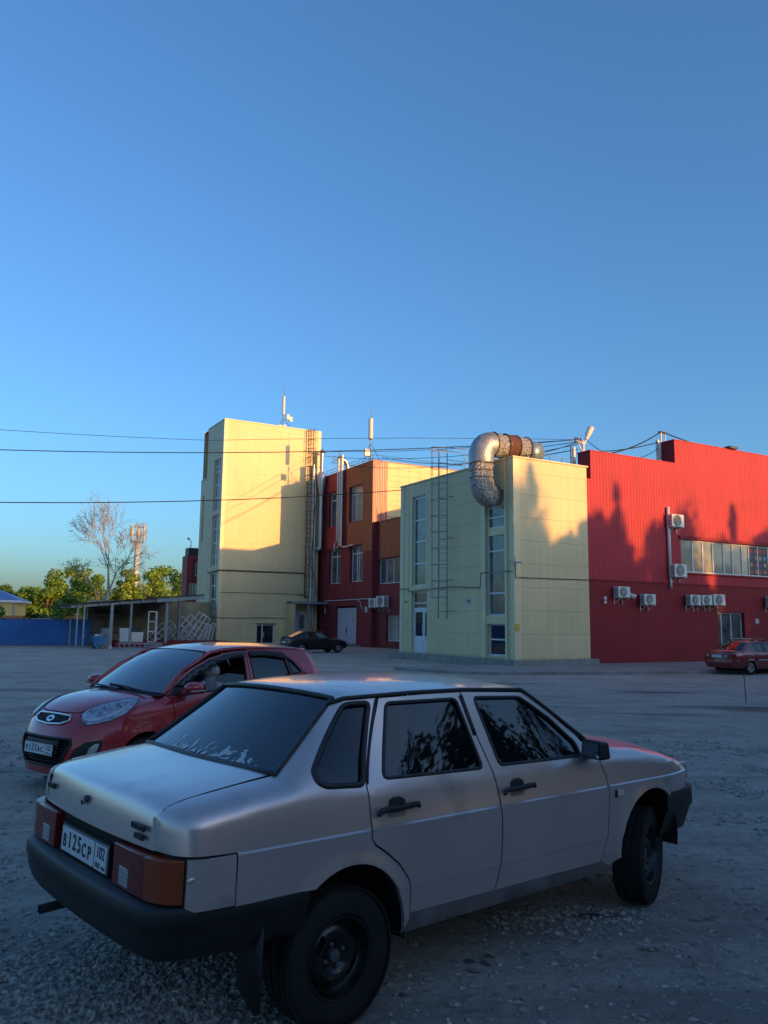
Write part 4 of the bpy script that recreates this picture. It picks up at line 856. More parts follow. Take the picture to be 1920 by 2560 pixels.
# mobile phone mast
mm = thing('phone_mast', 'sunlit tubular phone mast with a basket of antenna panels and a ladder, beyond the trees', 'mast', (-50.2, 162.5, -1)); mm.scale = (1.31, 1.31, 1.30)
s = MB(); s.tube([(0, 0, 0), (0, 0, 8), (0, 0, 14.2)], [.52, .42, .36], 14); s.build('pole', mat('mast_grey', (.42, .42, .38), .5), mm, smooth=True)
s = MB()
for k in range(6):
    an = k*math.pi/3; s.box(1.0*math.cos(an)-.11, 1.0*math.cos(an)+.11, 1.25*math.sin(an)-.1, 1.25*math.sin(an)+.1, 14.6+(k % 2)*.2, 16.9-(k % 3)*.3)
s.build('antenna_panel', 'ant', mm)
s = MB()
for z in (14.2, 15.3, 16.6): s.tube([(1.0*math.cos(R(k*30)), 1.0*math.sin(R(k*30)), z) for k in range(12)], .06, 5, closed=True)
for k in range(6): an = R(30+k*60); s.tube([(1.2*math.cos(an), 1.2*math.sin(an), 14.2), (1.2*math.cos(an), 1.2*math.sin(an), 16.9)], .05, 5); s.tube([(1.2*math.cos(an), 1.2*math.sin(an), 14.2), (0, 0, 14.2)], .05, 5)
s.tube([(0, 0, 14.2), (0, 0, 17.3)], .12, 6); s.build('platform', 'grey', mm)
s = MB()
for x in (.95, 1.4): s.tube([(x, -.3, 2), (x, -.3, 14)], .04, 5)
for z in np.arange(2, 14, .5): s.tube([(.95, -.3, z), (1.4, -.3, z)], .03, 4)
s.build('ladder', 'grey', mm)
# ------------------------------------------------------------------ street lamps, wires
lp = bthing('street_lamp', 'street lamp with a pale head on a pole rising behind the red and cream walls', 'street lamp', 6.0, 1.5, 8.8)
s = MB(); s.tube([(6.02, 1.5, 8.8), (5.98, 1.5, 11.5)], .085, 10); s.tube([(5.45, 1.5, 11.45), (6.1, 1.5, 11.35), (6.3, 1.5, 11.75)], .05, 8); s.tube([(5.6, 1.5, 11.35), (5.9, 1.5, 10.9)], .03, 6); s.build('pole', 'acw', lp, smooth=True)
s = MB(); s.tube([(6.2, 1.5, 11.6), (6.36, 1.5, 11.9), (6.6, 1.5, 12.3)], [.08, .16, .17], 12); s.build('lamp_head', 'ant', lp, smooth=True, sharp=50)
s = MB()
for x in (5.45, 5.6, 5.8): s.tube([(x, 1.5, 11.35), (x, 1.5, 11.62)], .05, 8)
s.split('insulator', 'rust', lp)
for b, h0, h1, r, lab in ((5.5, 9.3, 11.12, .09, 'thick pale tube standing left of the street lamp'), (5.29, 9.3, 11.2, .035, 'thin dark tube standing left of the street lamp')):
    s = MB(); s.tube([W(b, 1.7, h0), W(b, 1.7, h1)], r, 10); solo(s, 'roof_tube', 'acw' if r > .05 else 'dkmetal', lab, 'tube', smooth=True, sharp=40)
pl2 = bthing('cable_pole', 'short cable pole with a bracket at the step of the red parapet', 'pole', 11.4, 1.2, 8.9)
s = MB(); s.box(11.28, 11.42, 1.1, 1.25, 8.9, 12.14); s.tube([(11.5, 1.1, 11), (11.55, 1.1, 12.6)], .05, 8); s.tube([(11.5, 1.1, 12.6), (11.95, 1.1, 12.68), (11.88, 1.1, 12.1)], .03, 6); s.build('pole', 'acw', pl2)
s = MB(); s.box(11.45, 12.0, 1.0, 1.2, 12.6, 12.66); s.build('bracket', 'dkmetal', pl2)
def wire(A, B, sag, r, label, grp='overhead wires across the sky'):
    A, B = Vector(A), Vector(B); s = MB(); n = 28
    s.tube([A.lerp(B, i/n)-Vector((0, 0, 4*sag*(i/n)*(1-i/n))) for i in range(n+1)], r, 5); solo(s, 'overhead_wire', 'wire', label, 'wire', grp)
def ray(u, v, d):
    r = _f+_rt*((u-960)/1998.2)-_up*((v-1280)/1998.2); return Vector((0, 0, CH))+r*(d/math.hypot(r.x, r.y))
lt = W(5.5, 1.5, 11.5)
wire((-22.5, 33.5, 10.1), ray(530, 1101, 40), .1, .012, 'faint upper wire entering from the left edge above the tower\'s window strip')
wire(ray(525, 1101, 40), lt, -.1, .012, 'thin straight wire from before the tower to the street lamp')
wire((-21.9, 33.6, 9.0), lt, .5, .022, 'middle thick wire from the left edge past the tower to the street lamp')
wire((-21, 33.5, 6.6), W(0, 10.3, 9.5), .35, .024, 'lowest thick wire from the left edge to the corner of the cream block')
wire(W(7.3, 37.8, 17.7), lt, .25, .020, 'upper wire from the tower corner to the street lamp')
wire(W(7.3, 37.8, 17.3), W(5.6, 1.5, 11.4), .6, .020, 'second wire from the tower corner to the street lamp')
wire(W(8.1, 37, 16.6), W(5.7, 1.5, 11.3), .9, .020, 'lower sagging wire from the tower corner to the street lamp')
wire(W(9.1, 29, 15.8), W(5.6, 1.5, 11.0), .7, .025, 'wire from the red roof corner to the street lamp')
wire(W(.2, .6, 9.8), W(5.5, 1.5, 11.35), .15, .02, 'short wire rising from the cream block\'s corner to the street lamp')
wire(W(6.1, 1.4, 10.7), W(11.5, 1.1, 12.6), .35, .035, 'thick cable from the street lamp up to the parapet bracket', 'cables along the red parapet')
wire(W(6.1, 1.4, 10.9), W(11.3, 1.1, 12.0), .15, .028, 'second cable from the street lamp to the parapet step', 'cables along the red parapet')
wire(W(6.2, 1.5, 11.6), W(11.3, 1.1, 11.65), .85, .02, 'sagging thin cable between lamp and parapet step', 'cables along the red parapet')
wire(W(11.95, 1.1, 12.6), W(22, .8, 11.9), .25, .035, 'thick cable running right from the parapet bracket', 'cables along the red parapet')
s = MB(); s.tube([(9.05, 20.3, gz(20.3)), (8.98, 20.2, .62)], .012, 5); solo(s, 'thin_rod', 'dkmetal', 'thin upright metal rod standing in the yard in front of the red sedan', 'rod')
# ------------------------------------------------------------------ trees
def leafmat(name, c1, c2, tr=.25):
    m = bpy.data.materials.new(name); m.use_nodes = True; t = m.node_tree; b = t.nodes['Principled BSDF']; b.inputs['Roughness'].default_value = .6
    oi = t.nodes.new('ShaderNodeNewGeometry'); r = t.nodes.new('ShaderNodeValToRGB'); r.color_ramp.elements[0].color = (*c1, 1); r.color_ramp.elements[1].color = (*c2, 1)
    t.links.new(oi.outputs['Random Per Island'], r.inputs[0]); t.links.new(r.outputs[0], b.inputs['Base Color'])
    tl_ = t.nodes.new('ShaderNodeBsdfTranslucent'); t.links.new(r.outputs[0], tl_.inputs[0]); mx = t.nodes.new('ShaderNodeMixShader'); mx.inputs[0].default_value = tr
    t.links.new(b.outputs[0], mx.inputs[1]); t.links.new(tl_.outputs[0], mx.inputs[2]); t.links.new(mx.outputs[0], t.nodes['Material Output'].inputs[0]); return m
LM = [leafmat('leaf_a', (.08, .17, .025), (.24, .40, .06), .4), leafmat('leaf_b', (.05, .12, .025), (.15, .29, .05), .4), leafmat('leaf_c', (.12, .20, .025), (.30, .44, .07), .4), leafmat('leaf_dark', (.02, .04, .012), (.05, .08, .02))]
MT['bark'] = mat('bark', (.14, .11, .085), .9, noise=(6, .3))
def crown_mesh(seed, h, rad, n, leaf, kind):
    q = random.Random(seed); s = MB(); cl = []
    for i in range(26 if kind != 'spire' else 34):
        t = q.random()
        if kind == 'round': rr = rad*math.sin(math.pi*min(1, .12+t*.85))**.7; zz = h*(.12+.86*t)
        elif kind == 'spire': rr = rad*(1-t)**.75; zz = h*(.08+.92*t)
        else: rr = rad*(.55+.5*math.sin(t*9+seed))*(1-.55*t); zz = h*(.1+.88*t)
        an = q.uniform(0, 6.28); k = q.uniform(.35, 1.0)*rr; cl.append((k*math.cos(an), k*math.sin(an), zz, (.34+.3*q.random())*rad*(.55 if kind == 'spire' else 1)*(1.1-.55*t)))
    for i in range(n):
        c = cl[i % len(cl)]; v = Vector((q.gauss(0, 1), q.gauss(0, 1), q.gauss(0, .85))).normalized()*c[3]*q.uniform(.55, 1.12)
        p = Vector(c[:3])+v; u = Vector((q.gauss(0, 1), q.gauss(0, 1), q.gauss(0, 1))).normalized(); w_ = u.cross(v).normalized() if v.length else Vector((1, 0, 0)); l = leaf*q.uniform(.5, 1.3); u = w_.cross(v).normalized()
        nn = v.normalized()*q.uniform(-.5, .5)*l
        s.add([p-u*l*.5, p+w_*l*.3+nn, p+u*l*.5, p-w_*l*.3+nn], [(0, 1, 2), (0, 2, 3)])
    return s, cl
TREE = {}
def tree(name, label, cat, loc, h, rad, kind, lm, seed, n=1500, leaf=.42, grp=None, rz=0):
    key = (kind, seed, n)
    t = thing(name, label, cat, loc, rz, grp)
    if key not in TREE:
        s, cl = crown_mesh(seed, 1, .34 if kind != 'spire' else .22, n, leaf/h, kind); c = s.build('crown', LM[lm], t, recalc=False)
        k = MB(); q = random.Random(seed); k.tube([(0, 0, 0), (.01, 0, .3), (-.005, .01, .6), (0, 0, .92)], [.028, .022, .014, .004], 8)
        for p in cl[:14]: z = max(.1, p[2]*.55); k.tube([(0, 0, z), (p[0]*.5, p[1]*.5, (z+p[2])/2), p[:3]], [.011, .007, .002], 5)
        kk = k.build('trunk', 'bark', t, smooth=True); TREE[key] = (c.data, kk.data)
        tops = [c, kk]
    else:
        tops = []
        for nm, d_ in zip(('crown', 'trunk'), TREE[key]): o = bpy.data.objects.new(nm, d_); S.collection.objects.link(o); o.parent = t; tops.append(o)
    t.scale = (rad/.34*1.0 if kind != 'spire' else rad/.22, rad/.34 if kind != 'spire' else rad/.22, h)
    return t
BT = [(-41.5, 88, 5.2, 2.6, 'round', 1, 1, 'small dark tree at the far left beside the blue roof'), (-37.2, 84, 4.9, 2.6, 'mess', 0, 2, 'low yellowish tree right of the yellow house'), (-37.9, 92, 5.1, 2.8, 'mess', 2, 3, 'pale low tree behind the yellow house\'s right end'),
      (-34.6, 83, 5.0, 2.3, 'round', 0, 4, 'round bright green tree above the fence middle'), (-34.0, 90, 7.4, 3.0, 'mess', 2, 5, 'tall ragged yellow-green tree left of the bare tree'), (-35.6, 88, 7.0, 2.6, 'mess', 0, 6, 'tall bushy tree forming the left shoulder of the group'),
      (-31.3, 86, 6.4, 2.9, 'round', 0, 7, 'rounded green tree just left of the bare trunk'), (-29.0, 82, 5.6, 2.4, 'round', 1, 8, 'dark green tree low behind the shed roof, left of the bare trunk'), (-29.2, 91, 8.0, 2.6, 'spire', 2, 9, 'pointed light green tree right of the bare trunk'),
      (-27.5, 86, 6.3, 2.8, 'mess', 2, 10, 'yellow-green tree in front of the phone mast'), (-26.6, 94, 7.6, 3.1, 'mess', 0, 11, 'ragged tree right of the phone mast'), (-24.8, 87, 6.8, 2.6, 'round', 2, 12, 'bright green tree two from the tower'), (-23.0, 90, 7.0, 2.7, 'mess', 1, 13, 'green tree next to the small red building'), (-21.6, 95, 7.0, 2.8, 'round', 0, 14, 'last tree before the small red building')]
for i, (x, y, h, r, k, lm, sd, lab) in enumerate(BT):
    tree('leafy_tree', lab, 'tree', (x*1.6, y*1.6, -.6), ((h-1.71)*1.6+1.9)*1.03, r*1.5, k, lm, sd, 3200, .52, 'sunlit trees beyond the fence')
q = random.Random(12)
for i, (x, y, h) in enumerate([(-39.3, 78, 2.5), (-36.9, 76, 3.5), (-38.2, 80, 2.5), (-34, 79, 2.4), (-31.5, 78, 3.6), (-28, 79, 3.4), (-26, 78, 3.2), (-23.5, 76, 3.4), (-21, 76, 3.2), (-43, 79, 2.8)]):
    tree('shrub', ('dark leafy shrub above the blue fence', 'dark bush in front of the yellow house', 'low bush showing over the fence', 'low shrub behind the fence', 'grey-green shrub by the shed\'s left end', 'dark shrub seen under the shed roof, left', 'dark shrub seen under the shed roof, middle', 'dark shrub seen under the shed roof, right', 'dark shrub behind the shed posts', 'bush at the left edge of the photo')[i], 'shrub', (x, y, -.3), h, 1.7, ('mess', 'round')[i % 2], 1 if i % 3 else 3, 30+i, 700, .3, 'shrubs behind the fence')
# bare tree
def bare_tree():
    t = thing('bare_tree', 'tall half-dead tree with mostly bare branches beyond the shed', 'tree', (-36.3, 104, -.3)); t.scale = (.86, .86, .83); q = random.Random(21); k = MB(); tips = []
    def br(p, d, l, r, lv):
        pts = [p]; rs = [r]; n = 4
        for i in range(n):
            d = (d+Vector((q.gauss(0, .10), q.gauss(0, .10), q.gauss(.03, .06)))).normalized(); p = p+d*l/n; pts.append(p); rs.append(r*(1-.5*(i+1)/n))
        k.tube(pts, rs, 6 if lv < 2 else 3, cap=False)
        if lv >= 5: tips.append(p); return
        if lv >= 2: tips.append(p)
        m = q.choice((3, 4, 4)) if lv < 3 else q.choice((2, 3, 3))
        for j in range(m):
            an = q.uniform(0, 6.28); sp = q.uniform(.35, .8); u = d.cross(Vector((math.cos(an), math.sin(an), .2))).normalized()
            b0_ = pts[q.choice((2, 3, 4))] if j else p; br(b0_, (d+u*sp+Vector((0, 0, .12))).normalized(), l*q.uniform(.6, .82), max(.028, rs[-1]*q.uniform(.6, .9)), lv+1)
    p0 = Vector((0, 0, 0)); k.tube([(0, 0, 0), (.3, 0, 3), (.8, 0, 6.5)], [.42, .36, .3], 10)
    br(Vector((.8, 0, 6.4)), Vector((-.12, 0, 1)).normalized(), 5.0, .22, 0); br(Vector((.8, 0, 6.4)), Vector((.38, .1, 1)).normalized(), 4.0, .17, 0); br(Vector((.5, 0, 5.0)), Vector((-.6, 0, .8)).normalized(), 3.4, .12, 1); br(Vector((.8, 0, 6.0)), Vector((.75, 0, .7)).normalized(), 3.2, .12, 1)
    k.build('trunk', mat('pale_bark', (.33, .31, .27), .9, noise=(5, .2)), t, smooth=True, recalc=False)
    s = MB()
    for p in tips:
        if p.z < 11.5 and q.random() < .35 or q.random() < .03:
            for i in range(5): c = p+Vector((q.gauss(0, .25), q.gauss(0, .25), q.gauss(0, .2))); u = Vector((q.gauss(0, 1), q.gauss(0, 1), q.gauss(0, 1))).normalized()*.13; w_ = u.orthogonal().normalized()*.08; s.add([c-u, c+w_, c+u, c-w_], [(0, 1, 2, 3)])
    s.build('crown', LM[0], t, recalc=False)
bare_tree()
# the row of trees to the right of and behind the camera: it shades the yard and shows in the car windows
q = random.Random(77)
def wood(name, label, items, lm=3):
    """a mass of trees read as one: many crowns and trunks joined into one object"""
    VS, FS, n = [], [], 0; k = MB()
    base = {}
    for (x, y, z), h, rad, kind, seed, cnt, leaf, rz in items:
        key = (kind, seed, cnt)
        if key not in base:
            c, cl = crown_mesh(seed, 1, .34 if kind != 'spire' else .22, cnt, leaf/h, kind); base[key] = (np.array(c.v), np.array(c.f))
        v, f = base[key]; sc2 = rad/(.34 if kind != 'spire' else .22); ca, sa = math.cos(rz), math.sin(rz)
        vv = np.stack([(v[:, 0]*ca-v[:, 1]*sa)*sc2+x, (v[:, 0]*sa+v[:, 1]*ca)*sc2+y, v[:, 2]*h+z], 1); VS.append(vv); FS.append(f+n); n += len(v)
    V = np.concatenate(VS).astype(np.float32); F = np.concatenate(FS).astype(np.int32); me = bpy.data.meshes.new(name)
    me.vertices.add(len(V)); me.vertices.foreach_set('co', V.ravel()); me.loops.add(F.size); me.loops.foreach_set('vertex_index', F.ravel()); me.polygons.add(len(F)); me.polygons.foreach_set('loop_start', np.arange(len(F), dtype=np.int32)*3); me.update(calc_edges=True)
    me.materials.append(LM[lm]); o = bpy.data.objects.new(name, me); S.collection.objects.link(o); return tag(o, label, 'trees', None, 'stuff')
row = []
for i in range(17):
    b = 16.5+i*2.8+q.uniform(-.5, .5); a = -41+q.uniform(-2, 2)+(-3 if i % 2 else 2); P = W(b, a); kd = ('mess', 'spire', 'mess', 'spire', 'round')[i % 5]; h = q.choice((12.2, 12.8, 13.2))+(1.2 if b > 44 else 0)
    if kd == 'spire': h += q.uniform(1.2, 2.2)
    row.append(((P.x, P.y, -.2), h, 2.4 if kd != 'spire' else 1.5, kd, 60+i % 5, 5200, .30, q.uniform(0, 6)))
for i in range(22):
    b = 15+i*2.2; P = W(b, -38+q.uniform(-1.5, 1.5)); row.append(((P.x, P.y, -.3), q.uniform(10.6, 11.9), 2.5, 'round', 70+i % 3, 3400, .62, q.uniform(0, 6)))
for i in range(26):
    b = 15+i*1.9; P = W(b, -34+q.uniform(-1, 1)); row.append(((P.x, P.y, -.8), q.uniform(8.6, 9.8), 2.3, 'round', 70+i % 3, 3400, .62, q.uniform(0, 6)))
wood('tree_belt', 'dark belt of trees whose shadow falls over the yard and the red wall', row)
row = []
for i in range(20):
    b = -48+i*3.9+q.uniform(-.6, .6); P = W(b, -62+q.uniform(-2, 2)); row.append(((P.x, P.y, -.2), q.uniform(15.5, 17), 4.2, ('mess', 'round')[i % 2], (60, 62)[i % 2], 3000, .6, q.uniform(0, 6)))
for i in range(30):
    b = -50+i*2.7; P = W(b, -66+q.uniform(-1.5, 1.5)); row.append(((P.x, P.y, -.3), q.uniform(13.2, 14.5), 3.3, 'round', 70+i % 3, 3400, .68, q.uniform(0, 6)))
wood('distant_tree_belt', 'tall dark belt of trees behind the camera that keeps the whole yard in shade', row)
row = []
for i in range(17):
    y = -12+i*2.0+q.uniform(-.4, .4); x = 17.5+q.uniform(-1.0, 1.0)+.12*y; row.append(((x, y, -.1), q.choice((8.6, 9.3, 10.2)), 2.3, ('round', 'mess')[i % 2], 80+i % 3, 4200, .27, q.uniform(0, 6)))
wood('leafy_thicket', 'leafy thicket reflected in the silver sedan\'s side windows', row)
# ------------------------------------------------------------------ car materials
def paint(name, col, metal=.0, rough=.35, dirt=None):
    m = mat(name, col, rough, metal, noise=(3, .05), coat=.8)
    return m
MT['silver'] = mat('lilac_silver_paint', (.66, .53, .50), .32, .68, noise=(2.2, .05), coat=.6, dirt=((.34, .29, .27), 2.4, .62))
MT['redpaint'] = mat('red_car_paint', (.44, .02, .03), .32, .15, noise=(2, .06), coat=.9)
MT['blackpaint'] = mat('black_car_paint', (.006, .008, .009), .35, noise=(2, .2), coat=.3)
MT['maroon'] = mat('dark_red_car_paint', (.17, .016, .022), .32, .2, noise=(2, .1), coat=.9)
MT['tint'] = mat('tinted_glass', (.004, .006, .008), .02, ior=1.65)
MT['reartint'] = mat('rear_tinted_glass', (.004, .008, .018), .05, ior=1.7, noise=(4, .3))
MT['clear'] = glass_mat('clear_glass', (.62, .68, .70))
MT['bumper'] = mat('black_plastic', (.008, .009, .010), .55, noise=(5, .35), bump=(60, .15, .004))
MT['rubber'] = mat('tyre_rubber', (.007, .007, .008), .8, noise=(9, .5), bump=(80, .3, .003))
MT['rim'] = mat('black_steel_rim', (.012, .012, .014), .32, .3, noise=(8, .4), coat=.3)
MT['alloy'] = mat('alloy', (.55, .56, .58), .28, .85)
MT['hubgrey'] = mat('brake_drum', (.12, .13, .15), .5, .6)
MT['lampred'] = mat('tail_lamp_red', (.20, .008, .008), .35, coat=.25, noise=(20, .15))
MT['lampamber'] = mat('tail_lamp_amber', (.26, .035, .007), .35, coat=.25)
MT['lampclear'] = mat('lamp_clear', (.32, .33, .34), .18, coat=.9)
MT['chrome'] = mat('chrome', (.72, .73, .75), .12, 1)
MT['plate'] = mat('plate_white', (.62, .63, .65), .4)
MT['ink'] = mat('plate_ink', (.012, .012, .014), .5)
MT['scuffed'] = mat('scuffed_black_trim', (.02, .02, .022), .5, dirt=((.13, .13, .135), 14, .64))
class Body:
    """car side surface: x forward, z up, y = half width; lower zone up to the belt, upper zone up to the top edge"""
    def __init__(s, lower, taper, belt, edge, k, arches, flare=.012):
        s.lz = [p[0] for p in lower]; s.ly = [p[1] for p in lower]; s.taper = taper; s.bx = [p[0] for p in belt]; s.bz = [p[1] for p in belt]
        s.ex = [p[0] for p in edge]; s.ey = [p[1] for p in edge]; s.ez = [p[2] for p in edge]; s.kx = [p[0] for p in k]; s.kw = [p[1] for p in k]; s.arches = arches; s.fl = flare
    def low(s, x, z):
        y = float(np.interp(z, s.lz, s.ly)) - s.taper(x)
        for cx, cz, r0, r1 in s.arches:
            d = math.hypot(x-cx, z-cz)
            if d < r1: y += s.fl*sm((r1-d)/(r1-r0)) if z > cz-.12 else 0
        return y
    def top(s, x): return float(np.interp(x, s.ex, s.ey)), float(np.interp(x, s.ex, s.ez))
    def P(s, x, z, d=0, side=-1):
        zb = float(np.interp(x, s.bx, s.bz)); ey, ez = s.top(x)
        if z <= zb or ez <= zb+.005: return Vector((x, side*(s.low(x, z)-d), z))
        u = min((z-zb)/(ez-zb), 1.03); y0 = s.low(x, zb); w_ = float(np.interp(x, s.kx, s.kw))
        ky = (y0+ey)/2*w_+(y0-.015*(1-w_))*(1-w_)*1.0 if w_ < 1 else (y0+ey)/2; kz = (zb+ez)/2*w_+(ez-.012)*(1-w_)
        y = (1-u)**2*y0+2*u*(1-u)*ky+u*u*ey; zz = (1-u)**2*zb+2*u*(1-u)*kz+u*u*ez
        n = Vector((0, ez-zb, y0-ey)); n.normalize()
        return Vector((x, side*(y-d*abs(n.y)), zz-d*n.z))
    def panel(s, mb, outline, holes=(), d=0, st=.035, side=-1, rim=.02, rows=()):
        V, F = cdt(outline, holes, st, rows); n = len(mb.v)
        mb.v += [tuple(s.P(x, z, d, side)) for x, z in V]
        ec = {}
        for f in F:
            a = [V[i] for i in f]; area = (a[1][0]-a[0][0])*(a[2][1]-a[0][1])-(a[2][0]-a[0][0])*(a[1][1]-a[0][1])
            f = tuple(f) if (area > 0) == (side < 0) else tuple(f[::-1])
            mb.f.append(tuple(i+n for i in f))
            for i in range(len(f)):
                e = (f[i], f[(i+1) % len(f)]); k = tuple(sorted(e)); ec[k] = None if k in ec else e
        if rim:
            m = {}
            for e in ec.values():
                if e is None: continue
                for i in e:
                    if i not in m: m[i] = len(mb.v); mb.v.append(tuple(s.P(V[i][0], V[i][1], d+rim, side)))
                a, b = e; mb.f.append((b+n, a+n, m[a], m[b]))
        return mb
    def line(s, mb, pts, r, side=-1, d=0, closed=False, n=6, st=.05):
        pts = resample(pts, st, closed); mb.tube([s.P(x, z, d, side) for x, z in pts], r, n, closed=closed); return mb
def arc(cx, cz, r, a0, a1, n=18): return [(cx+r*math.cos(R(a0+(a1-a0)*i/n)), cz+r*math.sin(R(a0+(a1-a0)*i/n))) for i in range(n+1)]
def cross(rows, n=14, p=2.0, px=2.0):
    """rows: (x_edge, y_edge, z_edge, x_mid, z_mid): crowned strips across the car"""
    out = []
    for xe, ye, ze, xm, zm in rows:
        r = []
        for i in range(n+1):
            t = -1+2*i/n; tt = math.copysign(abs(t)**.85, t); k = 1-abs(tt)**p; kx = 1-abs(tt)**px
            r.append((xe+(xm-xe)*kx, ye*tt, ze+(zm-ze)*k))
        out.append(r)
    return out
def wheel(t, cx, cy, cz, r, wd, side, steer=0, kind='steel', xf=None, seed=0, detail=True):
    """side -1 = right side of the car; the outer face looks along y*side"""
    a = R(steer); ax = Vector((-math.sin(a)*side*1.0, math.cos(a)*side, 0)) if steer else Vector((0, side, 0))
    if steer: ax = Vector((math.sin(a), -math.cos(a), 0))*(-side)
    c = Vector((cx, cy, cz)); rr = r*.60; h = wd/2
    s = MB(); prof = [(rr*.97, -h*.8), (rr, -h*.92), (r*.80, -h*1.02), (r*.93, -h*.92), (r*.985, -h*.75)]
    for g in (-.45, -.15, .15, .45): prof += [(r, (g-.04)*wd), (r*.972, (g-.03)*wd), (r*.972, (g+.03)*wd), (r, (g+.04)*wd)]
    prof += [(r*.985, h*.75), (r*.93, h*.92), (r*.80, h*1.02), (rr*1.04, h*.95), (rr, h*.86), (rr*.96, h*.8)]
    s.lathe(prof, c, ax, 56 if detail else 28)
    if detail:
        x = ax.cross(Vector((0, 0, 1))).normalized(); y = ax.cross(x)
        for k in range(64):
            an = 2*math.pi*k/64; e = x*math.cos(an)+y*math.sin(an); tg = -x*math.sin(an)+y*math.cos(an)
            for g in (-.40, -.02, .30): s.obox(c+e*(r-.001)+ax*(g-.06)*wd-tg*.006, tg*.011, ax*wd*.10+tg*.012, e*.0035)
    w_ = s.build('wheel', 'rubber', t, smooth=True, sharp=38, xf=xf); tn = w_
    s = MB()
    if kind == 'steel':
        s.lathe([(rr*.96, h*.8), (rr*1.0, h*.88), (rr*.985, h*.93), (rr*.93, h*.90), (rr*.90, h*.72), (rr*.88, h*.55), (rr*.84, h*.38), (rr*.80, h*.30)], c, ax, 48)
        # pressed disc with four slots
        o = [(rr*.81*math.cos(2*math.pi*i/48), rr*.81*math.sin(2*math.pi*i/48)) for i in range(48)]; hs = []
        for k in range(4):
            b0 = k*90+25+seed*11; sl = [(rr*.70*math.cos(R(b0+j*6.5)), rr*.70*math.sin(R(b0+j*6.5))) for j in range(7)]+[(rr*.56*math.cos(R(b0+j*6.5)), rr*.56*math.sin(R(b0+j*6.5))) for j in range(6, -1, -1)]
            hs.append(sl)
        hs.append([(rr*.17*math.cos(-2*math.pi*i/16), rr*.17*math.sin(-2*math.pi*i/16)) for i in range(16)])
        V, F = cdt(o, hs, .022); x = ax.cross(Vector((0, 0, 1))).normalized(); y = ax.cross(x)
        def dd(u, v):
            q = math.hypot(u, v)/rr
            return float(np.interp(q, [.17, .30, .36, .5, .62, .74, .81], [.22, .26, .42, .62, .60, .42, .30]))*h
        n = len(s.v); s.v += [tuple(c+x*u+y*v+ax*dd(u, v)) for u, v in V]; s.f += [tuple(i+n for i in f) for f in F]
        rim = s.build('rim', 'rim', tn, smooth=True, sharp=50, xf=xf)
        s = MB(); s.lathe([(rr*.80, h*.1), (0, h*.1)], c, ax, 32); s.build('brake_drum', 'hubgrey', rim, xf=xf)
        s = MB(); s.lathe([(rr*.16, h*.2), (rr*.15, h*.5), (.0, h*.55)], c, ax, 20)
        for k in range(4): e = x*math.cos(R(k*90+20))+y*math.sin(R(k*90+20)); s.lathe([(.010, h*.3), (.010, h*.45), (0, h*.5)], c+e*rr*.29, ax, 8)
        s.build('hub_bolt', 'hubgrey', rim, smooth=True, sharp=40, xf=xf)
    else:
        s.lathe([(rr*.98, h*.8), (rr*1.0, h*.9), (rr*.96, h*.92), (rr*.90, h*.8), (rr*.88, h*.3)], c, ax, 36)
        x = ax.cross(Vector((0, 0, 1))).normalized(); y = ax.cross(x); ns = 5 if kind == 'alloy5' else 7
        for k in range(ns):
            an = 2*math.pi*(k+.3)/ns; e = x*math.cos(an)+y*math.sin(an); tg = -x*math.sin(an)+y*math.cos(an); wk = .16 if ns == 5 else .10
            s.add([c+e*rr*.12-tg*rr*.12+ax*h*.6, c+e*rr*.12+tg*rr*.12+ax*h*.6, c+e*rr*.92+tg*rr*wk+ax*h*.84, c+e*rr*.92-tg*rr*wk+ax*h*.84,
                   c+e*rr*.12-tg*rr*.12+ax*h*.4, c+e*rr*.12+tg*rr*.12+ax*h*.4, c+e*rr*.92+tg*rr*wk+ax*h*.6, c+e*rr*.92-tg*rr*wk+ax*h*.6], [(0, 1, 2, 3), (4, 5, 6, 7), (0, 4, 7, 3), (1, 5, 6, 2), (0, 1, 5, 4)])
        s.lathe([(rr*.2, h*.4), (rr*.2, h*.66), (0, h*.7)], c, ax, 16); rim = s.build('rim', 'alloy', tn, smooth=True, sharp=30, xf=xf)
        s = MB(); s.lathe([(rr*.85, 0), (0, 0)], c, ax, 24); s.build('brake_disc', 'hubgrey', rim, xf=xf)
    return w_
